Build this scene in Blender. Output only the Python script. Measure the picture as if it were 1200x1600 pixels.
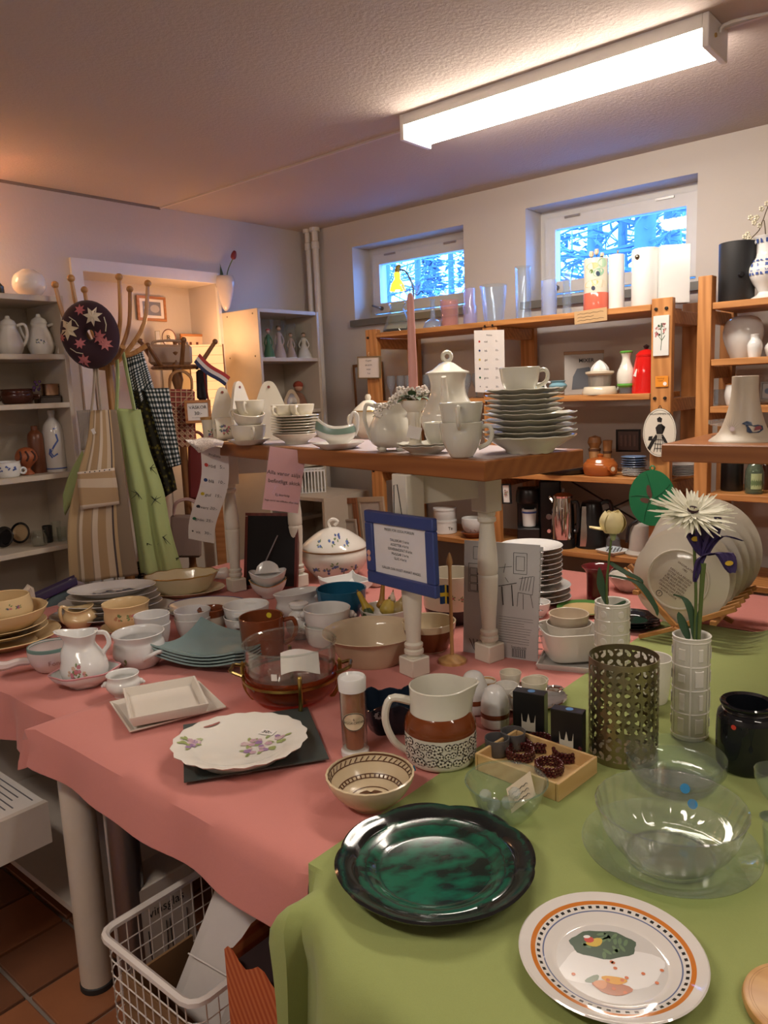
import bpy, math, random
from mathutils import Vector, Matrix
from math import sin, cos, pi, radians, hypot, atan2
for o in list(bpy.data.objects): bpy.data.objects.remove(o)
SC = bpy.context.scene; COL = SC.collection
# ------------------------------------------------------------------ camera
F = 1195.0; H = 1.5
RM = Matrix(((0.7632658677, -0.0714560239, 0.6421209012), (0.6447746571, 0.1474994829, -0.7500063627), (-0.0411200283, 0.9864775412, 0.1586543541)))
cam = bpy.data.cameras.new('camera'); camo = bpy.data.objects.new('camera', cam); COL.objects.link(camo)
camo.matrix_world = Matrix.Translation((0, 0, H)) @ RM.to_4x4()
cam.sensor_fit = 'AUTO'; cam.sensor_width = 36; cam.lens = F / 1600 * 36; cam.clip_start = .02
SC.camera = camo
CAM = Vector((0, 0, H)); YAW = atan2(RM[1][0], RM[0][0])
RIGHT = Vector((cos(YAW), sin(YAW), 0)); AWAY = Vector((-sin(YAW), cos(YAW), 0))
# ------------------------------------------------------------------ world, exposure
W = bpy.data.worlds.new('dusk_sky'); SC.world = W; W.use_nodes = True
bg = W.node_tree.nodes['Background']; bg.inputs[0].default_value = (.10, .34, 1, 1); bg.inputs[1].default_value = 10
SC.view_settings.view_transform = 'Standard'; SC.view_settings.look = 'None'; SC.view_settings.gamma = 1
SC.view_settings.use_curve_mapping = False; SC.view_settings.exposure = 1.0
LAMP_E = 24.0; LAMP_C = (1, .89, .77)          # fluorescent diffusers
WARM_C = (1, .55, .28)
# ------------------------------------------------------------------ pixel rays (photo frame 1200x1600)
def ray(x, y): return RM @ Vector((x - 600, 800 - y, -F))
def V(x, y, z): d = ray(x, y); return CAM + d * ((z - H) / d.z)
def VX(x, y, X): d = ray(x, y); return CAM + d * (X / d.x)
def VY(x, y, Y): d = ray(x, y); return CAM + d * (Y / d.y)
def VP(x, y, p, n): d = ray(x, y); return CAM + d * ((Vector(p) - CAM).dot(n) / d.dot(n))
def mpp(p): return (RM.transposed() @ (Vector(p) - CAM)).z / -F
def cose(p):
    # pixels per metre of a vertical segment at p, relative to a horizontal one
    q = RM.transposed() @ (Vector(p) - CAM); r = RM.transposed() @ (Vector(p) + Vector((0, 0, .05)) - CAM)
    return (F * r.y / -r.z - F * q.y / -q.z) / (.05 * F / -q.z)
# ------------------------------------------------------------------ materials
MC = {}
def _mat(key):
    m = bpy.data.materials.new(key); m.use_nodes = True; nt = m.node_tree
    return m, nt, nt.nodes['Principled BSDF']
def node(nt, t, **k):
    n = nt.nodes.new(t)
    for a, b in k.items():
        if a.startswith('i_'):
            key = a[2:]; n.inputs[int(key) if key.isdigit() else key].default_value = b
        else: setattr(n, a, b)
    return n
def ramp(nt, fac, stops):
    r = nt.nodes.new('ShaderNodeValToRGB'); e = r.color_ramp.elements
    while len(e) > 1: e.remove(e[-1])
    e[0].position = stops[0][0]; e[0].color = (*stops[0][1], 1)
    for p, c in stops[1:]: x = e.new(p); x.color = (*c, 1)
    nt.links.new(fac, r.inputs[0]); return r.outputs[0]
def mix(nt, fac, a, b, t='MIX'):
    n = nt.nodes.new('ShaderNodeMix'); n.data_type = 'RGBA'; n.blend_type = t
    for s, v in ((n.inputs[0], fac), (n.inputs[6], a), (n.inputs[7], b)):
        if hasattr(v, 'links'): nt.links.new(v, s)
        elif isinstance(v, (int, float)): s.default_value = v
        else: s.default_value = (*v, 1)
    return n.outputs[2]
def math_(nt, op, a, b=0.0, c=None):
    n = nt.nodes.new('ShaderNodeMath'); n.operation = op
    for i, v in enumerate((a, b) if c is None else (a, b, c)):
        if hasattr(v, 'links'): nt.links.new(v, n.inputs[i])
        else: n.inputs[i].default_value = v
    return n.outputs[0]
def coord(nt, scale=(1, 1, 1), rot=(0, 0, 0)):
    t = nt.nodes.new('ShaderNodeTexCoord'); m = nt.nodes.new('ShaderNodeMapping')
    m.inputs['Scale'].default_value = scale; m.inputs['Rotation'].default_value = rot
    nt.links.new(t.outputs['Object'], m.inputs[0]); return m.outputs[0]
def xyz(nt, v):
    s = nt.nodes.new('ShaderNodeSeparateXYZ'); nt.links.new(v, s.inputs[0]); return s.outputs
def noise(nt, v, scale, detail=3, rough=.55):
    n = node(nt, 'ShaderNodeTexNoise'); n.inputs['Scale'].default_value = scale; n.inputs['Detail'].default_value = detail
    n.inputs['Roughness'].default_value = rough; nt.links.new(v, n.inputs['Vector']); return n.outputs[0]
def bump(nt, b, h, strength=.2, dist=.002):
    n = nt.nodes.new('ShaderNodeBump'); n.inputs['Strength'].default_value = strength; n.inputs['Distance'].default_value = dist
    nt.links.new(h, n.inputs['Height']); nt.links.new(n.outputs[0], b.inputs['Normal'])
def setb(b, rough=.5, metal=0, coat=0, spec=.5):
    b.inputs['Roughness'].default_value = rough; b.inputs['Metallic'].default_value = metal
    b.inputs['Coat Weight'].default_value = coat; b.inputs['Specular IOR Level'].default_value = spec
def glaze(c, rough=.12, vary=.06):
    k = ('gl', c, rough, vary)
    if k in MC: return MC[k]
    m, nt, b = _mat('glaze'); v = coord(nt); n = noise(nt, v, 9)
    d = tuple(max(0, x * (1 - vary * 2)) for x in c)
    nt.links.new(mix(nt, n, d, c), b.inputs['Base Color']); setb(b, rough); MC[k] = m; return m
def plain(c, rough=.6, metal=0, vary=.1, sc=20, bm=0):
    k = ('pl', c, rough, metal, vary, bm)
    if k in MC: return MC[k]
    m, nt, b = _mat('plain'); v = coord(nt); n = noise(nt, v, sc)
    nt.links.new(mix(nt, n, tuple(x * (1 - vary) for x in c), c), b.inputs['Base Color']); setb(b, rough, metal)
    if bm: bump(nt, b, noise(nt, v, sc * 8), bm)
    MC[k] = m; return m
def wood(c1, c2, axis=0, sc=1.0, rough=.45, knots=True):
    k = ('wd', c1, c2, axis, sc, rough)
    if k in MC: return MC[k]
    m, nt, b = _mat('wood'); s = [22 * sc] * 3; s[axis] = 1.6 * sc
    v = coord(nt, tuple(s)); n = noise(nt, v, 1.6, 5, .6)
    w = node(nt, 'ShaderNodeTexWave'); w.inputs['Scale'].default_value = .9; w.inputs['Distortion'].default_value = 6
    w.bands_direction = 'DIAGONAL'; nt.links.new(v, w.inputs[0])
    f = math_(nt, 'MULTIPLY_ADD', w.outputs[1], .35, math_(nt, 'MULTIPLY', n, .7))
    col = ramp(nt, f, [(.2, c1), (.75, c2)])
    if knots:
        kv = node(nt, 'ShaderNodeTexVoronoi'); kv.inputs['Scale'].default_value = 5; nt.links.new(coord(nt, (1.6, 1.6, 1.6)), kv.inputs[0])
        col = mix(nt, ramp(nt, kv.outputs[0], [(.03, (1, 1, 1)), (.07, (0, 0, 0))]), col, tuple(x * .35 for x in c1))
    nt.links.new(col, b.inputs['Base Color']); setb(b, rough); bump(nt, b, f, .12, .001); MC[k] = m; return m
def cloth(c, c2=None, rough=.95, sc=700):
    k = ('cl', c, c2)
    if k in MC: return MC[k]
    m, nt, b = _mat('cloth'); v = coord(nt); n = noise(nt, v, 3.5, 4); n2 = noise(nt, v, sc, 2)
    col = mix(nt, n, tuple(x * .86 for x in c) if c2 is None else c2, c)
    col = mix(nt, math_(nt, 'MULTIPLY', n2, .35), col, tuple(x * .6 for x in c))
    nt.links.new(col, b.inputs['Base Color']); setb(b, rough, spec=.2); b.inputs['Sheen Weight'].default_value = .15
    h = math_(nt, 'ADD', math_(nt, 'MULTIPLY', n2, .25), math_(nt, 'MULTIPLY', noise(nt, v, 9, 4), 3.0)); bump(nt, b, h, .25, .003); MC[k] = m; return m
def glass(tint=(.93, .97, .95), rough=.0, ior=1.45, body=.04):
    k = ('gs', tint, rough, body)
    if k in MC: return MC[k]
    m = bpy.data.materials.new('clear_glass'); m.use_nodes = True; nt = m.node_tree
    nt.nodes.remove(nt.nodes['Principled BSDF']); out = nt.nodes['Material Output']
    t = node(nt, 'ShaderNodeBsdfTransparent'); t.inputs[0].default_value = (*tint, 1)
    g = node(nt, 'ShaderNodeBsdfGlossy'); g.inputs['Roughness'].default_value = rough + .02
    d = node(nt, 'ShaderNodeBsdfDiffuse'); d.inputs[0].default_value = (*[min(1, x * .9) for x in tint], 1)
    lw = node(nt, 'ShaderNodeLayerWeight'); lw.inputs[0].default_value = .5      # Schlick reflectance, same on both faces of a thin wall
    frs = math_(nt, 'MULTIPLY_ADD', math_(nt, 'POWER', lw.outputs['Facing'], 3.2), .9, ((ior - 1) / (ior + 1)) ** 2)
    a = node(nt, 'ShaderNodeMixShader'); a.inputs[0].default_value = body
    nt.links.new(t.outputs[0], a.inputs[1]); nt.links.new(d.outputs[0], a.inputs[2])
    s = node(nt, 'ShaderNodeMixShader'); nt.links.new(frs, s.inputs[0])
    nt.links.new(a.outputs[0], s.inputs[1]); nt.links.new(g.outputs[0], s.inputs[2]); nt.links.new(s.outputs[0], out.inputs[0])
    MC[k] = m; return m
def emit(c, e):
    m, nt, b = _mat('lit'); b.inputs['Base Color'].default_value = (*c, 1); b.inputs['Emission Color'].default_value = (*c, 1)
    b.inputs['Emission Strength'].default_value = e; return m
def metal(c=(.75, .75, .76), rough=.2): return plain(c, rough, 1, .05)
# ------------------------------------------------------------------ geometry: (verts, faces)
def join(*gs):
    v, f = [], []
    for g in gs:
        o = len(v); v += list(g[0]); f += [tuple(i + o for i in q) for q in g[1]]
    return v, f
def xf(g, loc=(0, 0, 0), rot=(0, 0, 0), s=(1, 1, 1)):
    from mathutils import Euler
    if isinstance(s, (int, float)): s = (s, s, s)
    M = Matrix.Translation(loc) @ Euler(rot).to_matrix().to_4x4() @ Matrix.Diagonal((*s, 1))
    return [tuple(M @ Vector(p)) for p in g[0]], g[1]
def mx(g, M): return [tuple(M @ Vector(p)) for p in g[0]], g[1]
def box(sx, sy, sz, c=(0, 0, 0), bev=.0):
    x, y, z = sx / 2, sy / 2, sz / 2; b = min(bev, x * .9, y * .9, z * .9)
    if b <= 0:
        v = [(i * x, j * y, k * z) for k in (-1, 1) for j in (-1, 1) for i in (-1, 1)]
        f = [(0, 2, 3, 1), (4, 5, 7, 6), (0, 1, 5, 4), (2, 6, 7, 3), (0, 4, 6, 2), (1, 3, 7, 5)]
    else:
        v = []; idx = {}
        for i in (-1, 1):
            for j in (-1, 1):
                for k in (-1, 1):
                    for a in range(3):
                        p = [i * (x - b), j * (y - b), k * (z - b)]; p[a] += (i, j, k)[a] * b
                        idx[i, j, k, a] = len(v); v.append(tuple(p))
        f = []
        for a in range(3):
            o = [q for q in range(3) if q != a]
            for s in (-1, 1):
                def g(u, w):
                    t = [0, 0, 0]; t[a] = s; t[o[0]] = u; t[o[1]] = w; return idx[(*t, a)]
                q = [g(-1, -1), g(1, -1), g(1, 1), g(-1, 1)]; f.append(tuple(q))
            for u in (-1, 1):
                for w in (-1, 1):
                    def e(t_, ax):
                        t = [0, 0, 0]; t[a] = t_; t[o[0]] = u; t[o[1]] = w; return idx[(*t, ax)]
                    f.append((e(-1, o[0]), e(1, o[0]), e(1, o[1]), e(-1, o[1])))
        for i in (-1, 1):
            for j in (-1, 1):
                for k in (-1, 1): f.append((idx[i, j, k, 0], idx[i, j, k, 1], idx[i, j, k, 2]))
    return [(p[0] + c[0], p[1] + c[1], p[2] + c[2]) for p in v], f
def lathe(prof, n=28, sx=1, sy=1, warp=None):
    v, f, rings = [], [], []
    for i, (r, z) in enumerate(prof):
        if r <= 1e-6: rings.append([len(v)]); v.append((0, 0, z))
        else:
            rings.append(list(range(len(v), len(v) + n)))
            for k in range(n):
                a = 2 * pi * k / n; rr, zz = (r, z) if warp is None else warp(r, z, a, i)
                v.append((rr * cos(a) * sx, rr * sin(a) * sy, zz))
    for a, b in zip(rings, rings[1:]):
        for k in range(n):
            k2 = (k + 1) % n
            if len(a) == 1 and len(b) == 1: continue
            if len(a) == 1: f.append((a[0], b[k2], b[k]))
            elif len(b) == 1: f.append((a[k], a[k2], b[0]))
            else: f.append((a[k], a[k2], b[k2], b[k]))
    return v, f
def spl(pts, n=4):
    # Catmull-Rom through points
    P = [Vector(p) for p in pts]; out = []
    for i in range(len(P) - 1):
        a, b, c, d = P[max(i - 1, 0)], P[i], P[i + 1], P[min(i + 2, len(P) - 1)]
        for k in range(n):
            t = k / n; out.append(.5 * (2 * b + (c - a) * t + (2 * a - 5 * b + 4 * c - d) * t * t + (3 * b - a - 3 * c + d) * t ** 3))
    out.append(P[-1]); return out
def tube(pts, r, n=8, smooth=4, flat=1.0, closed=False):
    P = spl(pts, smooth) if smooth > 1 else [Vector(p) for p in pts]
    m = len(P); R = r if isinstance(r, (list, tuple)) else [r] * len(pts)
    v, f = [], []; up = None
    for i, p in enumerate(P):
        t = (P[min(i + 1, m - 1)] - P[max(i - 1, 0)]); t = t.normalized() if t.length > 1e-9 else Vector((0, 0, 1))
        if up is None: up = t.cross(Vector((.3, .9, .2))).normalized()
        up = (up - t * up.dot(t)).normalized(); w = t.cross(up)
        q = i / max(1, m - 1) * (len(R) - 1); a = int(min(q, len(R) - 2)) if len(R) > 1 else 0
        rr = R[a] + (R[min(a + 1, len(R) - 1)] - R[a]) * (q - a)
        for k in range(n):
            an = 2 * pi * k / n; v.append(tuple(p + up * (rr * cos(an)) + w * (rr * flat * sin(an))))
    for i in range(m - 1):
        for k in range(n): k2 = (k + 1) % n; f.append((i * n + k, i * n + k2, (i + 1) * n + k2, (i + 1) * n + k))
    f.append(tuple(range(n - 1, -1, -1))); f.append(tuple(range((m - 1) * n, m * n)))
    return v, f
def prism(out, t, z0=0):
    # outline in xy (ccw), thickness t along z
    n = len(out); v = [(p[0], p[1], z0) for p in out] + [(p[0], p[1], z0 + t) for p in out]
    return v, [tuple(range(n - 1, -1, -1)), tuple(range(n, 2 * n))] + [(i, (i + 1) % n, n + (i + 1) % n, n + i) for i in range(n)]
def sheet(fn, nu, nv, t=0.0):
    # fn(u,v)->Vector; closed thin slab when t>0 (thickness along surface normal)
    g = [[Vector(fn(i / nu, j / nv)) for j in range(nv + 1)] for i in range(nu + 1)]
    v = [tuple(p) for r in g for p in r]; m = nv + 1
    f = [(i * m + j, (i + 1) * m + j, (i + 1) * m + j + 1, i * m + j + 1) for i in range(nu) for j in range(nv)]
    if t:
        N = len(v)
        for i in range(nu + 1):
            for j in range(nv + 1):
                a = g[min(i + 1, nu)][j] - g[max(i - 1, 0)][j]; b = g[i][min(j + 1, nv)] - g[i][max(j - 1, 0)]
                nn = a.cross(b); nn = nn.normalized() if nn.length > 1e-12 else Vector((0, 0, 1)); v.append(tuple(g[i][j] - nn * t))
        f += [tuple(N + q for q in reversed(x)) for x in f]
        per = [(i, 0) for i in range(nu)] + [(nu, j) for j in range(nv)] + [(i, nv) for i in range(nu, 0, -1)] + [(0, j) for j in range(nv, 0, -1)]
        ids = [i * m + j for i, j in per]
        f += [(ids[k], N + ids[k], N + ids[(k + 1) % len(ids)], ids[(k + 1) % len(ids)]) for k in range(len(ids))]
    return v, f
def ball(r, c=(0, 0, 0), n=12, s=(1, 1, 1)):
    pr = [(r * sin(pi * i / (n // 2)), -r * cos(pi * i / (n // 2))) for i in range(n // 2 + 1)]; pr[0] = (0, -r); pr[-1] = (0, r)
    return xf(lathe(pr, n), c, s=s)
# ------------------------------------------------------------------ objects
def mk(name, g, mat, parent=None, loc=(0, 0, 0), rot=(0, 0, 0), smooth=40):
    me = bpy.data.meshes.new(name); me.from_pydata([tuple(p) for p in g[0]], [], g[1]); me.validate()
    if smooth: 
        me.polygons.foreach_set('use_smooth', [True] * len(me.polygons))
        if smooth < 180: me.set_sharp_from_angle(angle=radians(smooth))
    o = bpy.data.objects.new(name, me); COL.objects.link(o); me.materials.append(mat)
    o.location = loc; o.rotation_euler = rot
    if parent is not None: o.parent = parent
    return o
def tag(o, label, cat, group=None):
    o['label'] = label; o['category'] = cat
    if group: o['group'] = group
    return o
def thing(name, label, cat, loc=(0, 0, 0), rz=0, group=None, rot=None):
    o = bpy.data.objects.new(name, None); COL.objects.link(o); o.empty_display_size = .02
    o.location = loc; o.rotation_euler = rot if rot else (0, 0, rz); return tag(o, label, cat, group)
def struct(name, g, mat, parent=None, smooth=40, **k):
    o = mk(name, g, mat, parent, smooth=smooth, **k)
    if parent is None: o['kind'] = 'structure'
    return o
def copytree(root, loc, rz=None, label=None):
    r = root.copy(); COL.objects.link(r); r.location = loc
    if rz is not None: r.rotation_euler = (0, 0, rz)
    if label: r['label'] = label
    for ch in list(root.children):
        c = ch.copy(); COL.objects.link(c); c.parent = r
        for g in list(ch.children): d = g.copy(); COL.objects.link(d); d.parent = c
    return r
def textgeo(s, size, align='CENTER', bold=0, space=1.0):
    cu = bpy.data.curves.new('t', 'FONT'); cu.body = s; cu.size = size; cu.align_x = align; cu.align_y = 'CENTER'; cu.offset = bold
    cu.resolution_u = 2; cu.space_line = space
    ob = bpy.data.objects.new('t', cu); COL.objects.link(ob); bpy.context.view_layer.update()
    me = bpy.data.meshes.new_from_object(ob.evaluated_get(bpy.context.evaluated_depsgraph_get()))
    g = ([tuple(v.co) for v in me.vertices], [tuple(p.vertices) for p in me.polygons])
    bpy.data.objects.remove(ob); bpy.data.curves.remove(cu); bpy.data.meshes.remove(me); return g
INK = plain((.02, .02, .022), .8)
def onfn(g, fn, eps=.0008):
    # map flat (x,y) geometry through a surface function of metres
    v = []
    for x, y, z in g[0]:
        p = Vector(fn(x, y)); a = Vector(fn(x + 1e-3, y)) - p; b = Vector(fn(x, y + 1e-3)) - p
        v.append(tuple(p + a.cross(b).normalized() * (eps + z)))
    return v, g[1]
def disc(r, c=(0, 0), n=10, sx=1.0, rot=0.0):
    return [(c[0] + r * sx * cos(a) * cos(rot) - r * sin(a) * sin(rot), c[1] + r * sx * cos(a) * sin(rot) + r * sin(a) * cos(rot), 0) for a in [2 * pi * k / n for k in range(n)]], [tuple(range(n))]
def frame_axes(o, x, y):
    # matrix with origin o, local x, local y (orthonormalised)
    x = Vector(x).normalized(); y = Vector(y); z = x.cross(y).normalized(); y = z.cross(x)
    return Matrix.Translation(o) @ Matrix((x, y, z)).transposed().to_4x4()
# ================================================================== ROOM
XL, YB, XR, YF, ZC = -3.45, 3.40, 1.9, -1.6, 2.45
def plaster(c, sc=60, st=.3, dist=.003):
    k = ('ps', c, sc)
    if k in MC: return MC[k]
    m, nt, b = _mat('plaster'); v = coord(nt); n = noise(nt, v, 2.2, 3)
    nt.links.new(mix(nt, n, tuple(x * .93 for x in c), c), b.inputs['Base Color']); setb(b, .9, spec=.25)
    bump(nt, b, noise(nt, v, sc, 5, .65), st, dist); MC[k] = m; return m
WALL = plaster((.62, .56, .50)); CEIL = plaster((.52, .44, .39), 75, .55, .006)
TRIMW = plain((.74, .71, .67), .4)
def slab(x0, x1, y0, y1, z0, z1): return box(x1 - x0, y1 - y0, z1 - z0, ((x0 + x1) / 2, (y0 + y1) / 2, (z0 + z1) / 2))
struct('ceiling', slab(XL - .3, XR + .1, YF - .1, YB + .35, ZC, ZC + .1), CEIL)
struct('trim_1', slab(XL, XR, 2.385, 2.397, ZC - .007, ZC), plain((.62, .53, .46), .7))
struct('trim_2', slab(XL, XL + .006, YF, 2.39, ZC - .012, ZC), plain((.25, .2, .17), .8))
# left wall with the walled-up doorway (shallow niche)
N0, N1, NZ, ND = 1.93, 2.70, 2.10, .24
struct('wall_left', join(slab(XL - .3, XL, YF, N0, 0, ZC), slab(XL - .3, XL, N1, YB + .3, 0, ZC), slab(XL - .3, XL, N0, N1, NZ, ZC), slab(XL - .3, XL - ND, N0, N1, 0, NZ)), WALL)
cs = struct('trim_3', join(slab(XL, XL + .018, N0 - .055, N0, 0, NZ + .055), slab(XL, XL + .018, N1, N1 + .02, 0, NZ), slab(XL, XL + .018, N0, N1 + .02, NZ, NZ + .055)), TRIMW)
struct('wall_right', slab(XR, XR + .1, YF, YB, 0, ZC), WALL)
struct('wall_front', slab(XL, XR, YF - .1, YF, 0, ZC), WALL)
# window wall: two shallow basement windows high up
WN = [(-3.07, -2.30, 1.90, 2.31), (-1.94, -1.135, 1.89, 2.325)]; WD = .30
g = []; xs = XL
for (a, b, z0, z1) in WN:
    g += [slab(xs, a, YB, YB + WD, 0, ZC), slab(a, b, YB, YB + WD, 0, z0), slab(a, b, YB, YB + WD, z1, ZC)]; xs = b
g.append(slab(xs, XR, YB, YB + WD, 0, ZC)); struct('wall_back', join(*g), WALL)
SILL = plain((.16, .15, .13), .5)
for i, (a, b, z0, z1) in enumerate(WN):
    w = struct('window_%d' % (i + 1), join(slab(a, b, YB + .15, YB + .21, z0, z0 + .035), slab(a, b, YB + .15, YB + .21, z1 - .035, z1), slab(a, a + .03, YB + .15, YB + .21, z0 + .035, z1 - .035), slab(b - .03, b, YB + .15, YB + .21, z0 + .035, z1 - .035)), TRIMW)
    a2, b2, c2, d2 = a + .034, b - .034, z0 + .04, z1 - .04; t = .055
    mk('sash', join(slab(a2, b2, YB + .13, YB + .18, c2, c2 + t), slab(a2, b2, YB + .13, YB + .18, d2 - t, d2), slab(a2, a2 + t, YB + .13, YB + .18, c2 + t, d2 - t), slab(b2 - t, b2, YB + .13, YB + .18, c2 + t, d2 - t)), TRIMW, w)
    mk('pane', slab(a2 + t, b2 - t, YB + .15, YB + .156, c2 + t, d2 - t), glass((.96, .98, 1), 0, 1.5, .0), w)
    mk('sill', slab(a - .02, b + .02, YB - .025, YB + .15, z0 - .035, z0), SILL, w)
    hx = a + .10
    hb = mk('window_handle', join(xf(lathe([(0, 0), (.012, 0), (.012, .012), (0, .012)], 12), (hx, YB + .13, z0 + .066), (pi / 2, 0, 0)), tube([(hx, YB + .118, z0 + .066), (hx, YB + .10, z0 + .068), (hx - .05, YB + .10, z0 + .085)], .006)), metal((.3, .3, .3), .35), w)
    for q in (.2, .8): mk('hinge', slab(a2 + (b2 - a2) * q - .04, a2 + (b2 - a2) * q + .04, YB + .122, YB + .132, d2 - .012, d2 - .002), metal((.5, .48, .46), .4), w)
# floor of terracotta tiles
GROUT = plain((.30, .25, .21), .95, bm=.3); TC = []
for c in ((.36, .13, .055), (.30, .11, .05), (.42, .16, .07), (.25, .10, .05)):
    m, nt, b = _mat('terracotta'); v = coord(nt); nt.links.new(mix(nt, noise(nt, v, 6, 5), tuple(x * .6 for x in c), c), b.inputs['Base Color']); setb(b, .38); bump(nt, b, noise(nt, v, 30, 4), .15); TC.append(m)
fl = struct('floor', slab(XL - .3, XR, YF, YB + .3, -.1, -.012), GROUT)
TP = .208; tm = []
for c in TC:
    o = mk('tile', box(TP - .012, TP - .012, .012, (0, 0, -.006), .002), c); tm.append(o.data); bpy.data.objects.remove(o)
rnd = random.Random(4); rest = []
for i in range(-18, 18):
    for j in range(-11, 14):
        x = -1.87 + TP * (i + .5); y = .70 + TP * (j + .5)
        if not (XL + .1 < x < XR - .1 and YF + .1 < y < YB - .1): continue
        if -2.75 < x < -.6 and .1 < y < 2.0:
            o = bpy.data.objects.new('tile', tm[rnd.randrange(4)]); COL.objects.link(o); o.parent = fl; o.location = (x, y, rnd.uniform(-.0015, 0)); o.rotation_euler = (rnd.uniform(-.003, .003), rnd.uniform(-.003, .003), 0)
        else: rest.append(box(TP - .012, TP - .012, .012, (x, y, -.006)))
o = mk('tile_field', join(*rest), TC[0], fl); o['kind'] = 'stuff'
# pipes in the corner
for x, y, nm in ((XL + .075, YB - .05, 'thin'), (XL + .135, YB - .05, 'thick')):
    r = .016 if nm == 'thin' else .019
    t = thing('heating_pipe', nm + ' white painted heating pipe running down the room corner', 'pipe', (x, y, 0))
    mk('pipe', lathe([(0, 0), (r, 0), (r, ZC), (0, ZC)], 12), TRIMW, t); mk('collar', lathe([(r, ZC - .02), (r * 1.7, ZC - .02), (r * 1.7, ZC), (r, ZC)], 12), TRIMW, t)
    mk('coupling', lathe([(r, 2.33), (r * 1.3, 2.335), (r * 1.3, 2.37), (r, 2.375)], 12), TRIMW, t)
# ------------------------------------------------------------------ ceiling lamps: the one in view and two added fills
def fluor(x0, x1, y0, y1, label, e):
    t = thing('ceiling_light', label, 'lamp', ((x0 + x1) / 2, (y0 + y1) / 2, ZC)); L = x1 - x0; w = y1 - y0
    mk('housing', join(box(L - .04, w - .014, .028, (0, 0, -.015)), box(.018, w, .085, (-L / 2 + .009, 0, -.0425), .002), box(.018, w, .085, (L / 2 - .009, 0, -.0425), .002), box(L - .037, .006, .036, (0, -w / 2 + .004, -.0185)), box(L - .037, .006, .036, (0, w / 2 - .004, -.0185))), TRIMW, t)
    pr = [(-w / 2 + .008, -.03), (-w / 2 + .010, -.062), (-w / 2 + .03, -.078), (w / 2 - .03, -.078), (w / 2 - .010, -.062), (w / 2 - .008, -.03)]
    d = sheet(lambda u, v: Vector(((u - .5) * (L - .038), *pr[min(5, int(round(v * 5)))])), 1, 5)
    mk('diffuser', d, emit(LAMP_C, e), t, smooth=30)
    for sg in (-1, 1): mk('tube_clip', box(.02, w * .7, .02, (sg * (L / 2 - .06), 0, -.05)), TRIMW, t)
    mk('screw', xf(lathe([(0, 0), (.006, 0), (.006, .004), (0, .004)], 8), (L / 2, -.03, -.045), (0, pi / 2, 0)), metal((.7, .55, .2)), t)
    return t
l1 = fluor(-1.79, -.735, 2.262, 2.425, 'long white fluorescent ceiling light above the shelves by the windows', LAMP_E)
mk('cable', tube([(.53, 0, -.03), (.56, .0, -.012), (.75, .05, -.006), (1.1, .0, -.005)], .004), TRIMW, l1)
fluor(-1.7, -.6, -.45, -.29, 'fluorescent ceiling light over the near end of the room', LAMP_E * .8)  # out of view, added as fill for the near tables
fluor(.35, 1.45, 1.0, 1.16, 'fluorescent ceiling light over the right side of the room', LAMP_E * .6)  # another unseen fixture, added as fill to soften the contrast
# warm wall lamp just left of the bookcase top
t = thing('wall_lamp', 'warm glass wall lamp beside the bookcase', 'lamp', (XL + .02, 1.28, 2.02))
mk('backplate', xf(lathe([(0, 0), (.05, 0), (.045, .015), (0, .02)], 16), (0, 0, 0), (0, pi / 2, 0)), metal((.6, .45, .2)), t)
mk('arm', tube([(.01, 0, 0), (.06, 0, -.02), (.09, 0, .03)], .007), metal((.6, .45, .2)), t)
mk('glass_shade', lathe([(.02, .03), (.05, .05), (.06, .09), (.045, .13), (.03, .14)], 16), emit(WARM_C, 14), t).location = (.09, 0, 0)
# ================================================================== OUTSIDE
BARK = plain((.16, .20, .26), .95, bm=.6); NEEDLE = plain((.20, .27, .33), .9); PALE = plain((.45, .55, .62), .9)
def tree(px, py, Y, hgt, r, label, seed, twigs=26):
    rd = random.Random(seed); p = VY(px, py, Y); t = thing('tree', label, 'tree', (p.x, Y, .9), 0, 'trees outside the windows')
    mk('trunk', tube([(0, 0, 0), (.03, 0, hgt * .5), (-.03, .03, hgt)], [r, r * .85, r * .6], 9), BARK, t)
    gs = []
    for k in range(twigs):
        z = rd.uniform(.15, .95) * hgt; a = rd.uniform(0, 2 * pi); L = rd.uniform(.4, 1.3)
        q = Vector((cos(a) * r * .6, sin(a) * r * .6, z)); d = Vector((cos(a), sin(a), rd.uniform(-.2, .6)))
        m1 = q + d * L * .5 + Vector((0, 0, rd.uniform(-.1, .1))); e = q + d * L
        gs.append(tube([q, m1, e], [r * .22, r * .12, .006], 5, 2))
        for s in range(5):
            b = q.lerp(e, rd.uniform(.3, 1)); dd = (d + Vector((rd.uniform(-1, 1), rd.uniform(-1, 1), rd.uniform(-.8, .5)))).normalized() * rd.uniform(.15, .5)
            gs.append(tube([b, b + dd * .6 + Vector((0, 0, .03)), b + dd], [.009, .006, .003], 4, 1))
    mk('branches', join(*gs), BARK, t)
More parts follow.
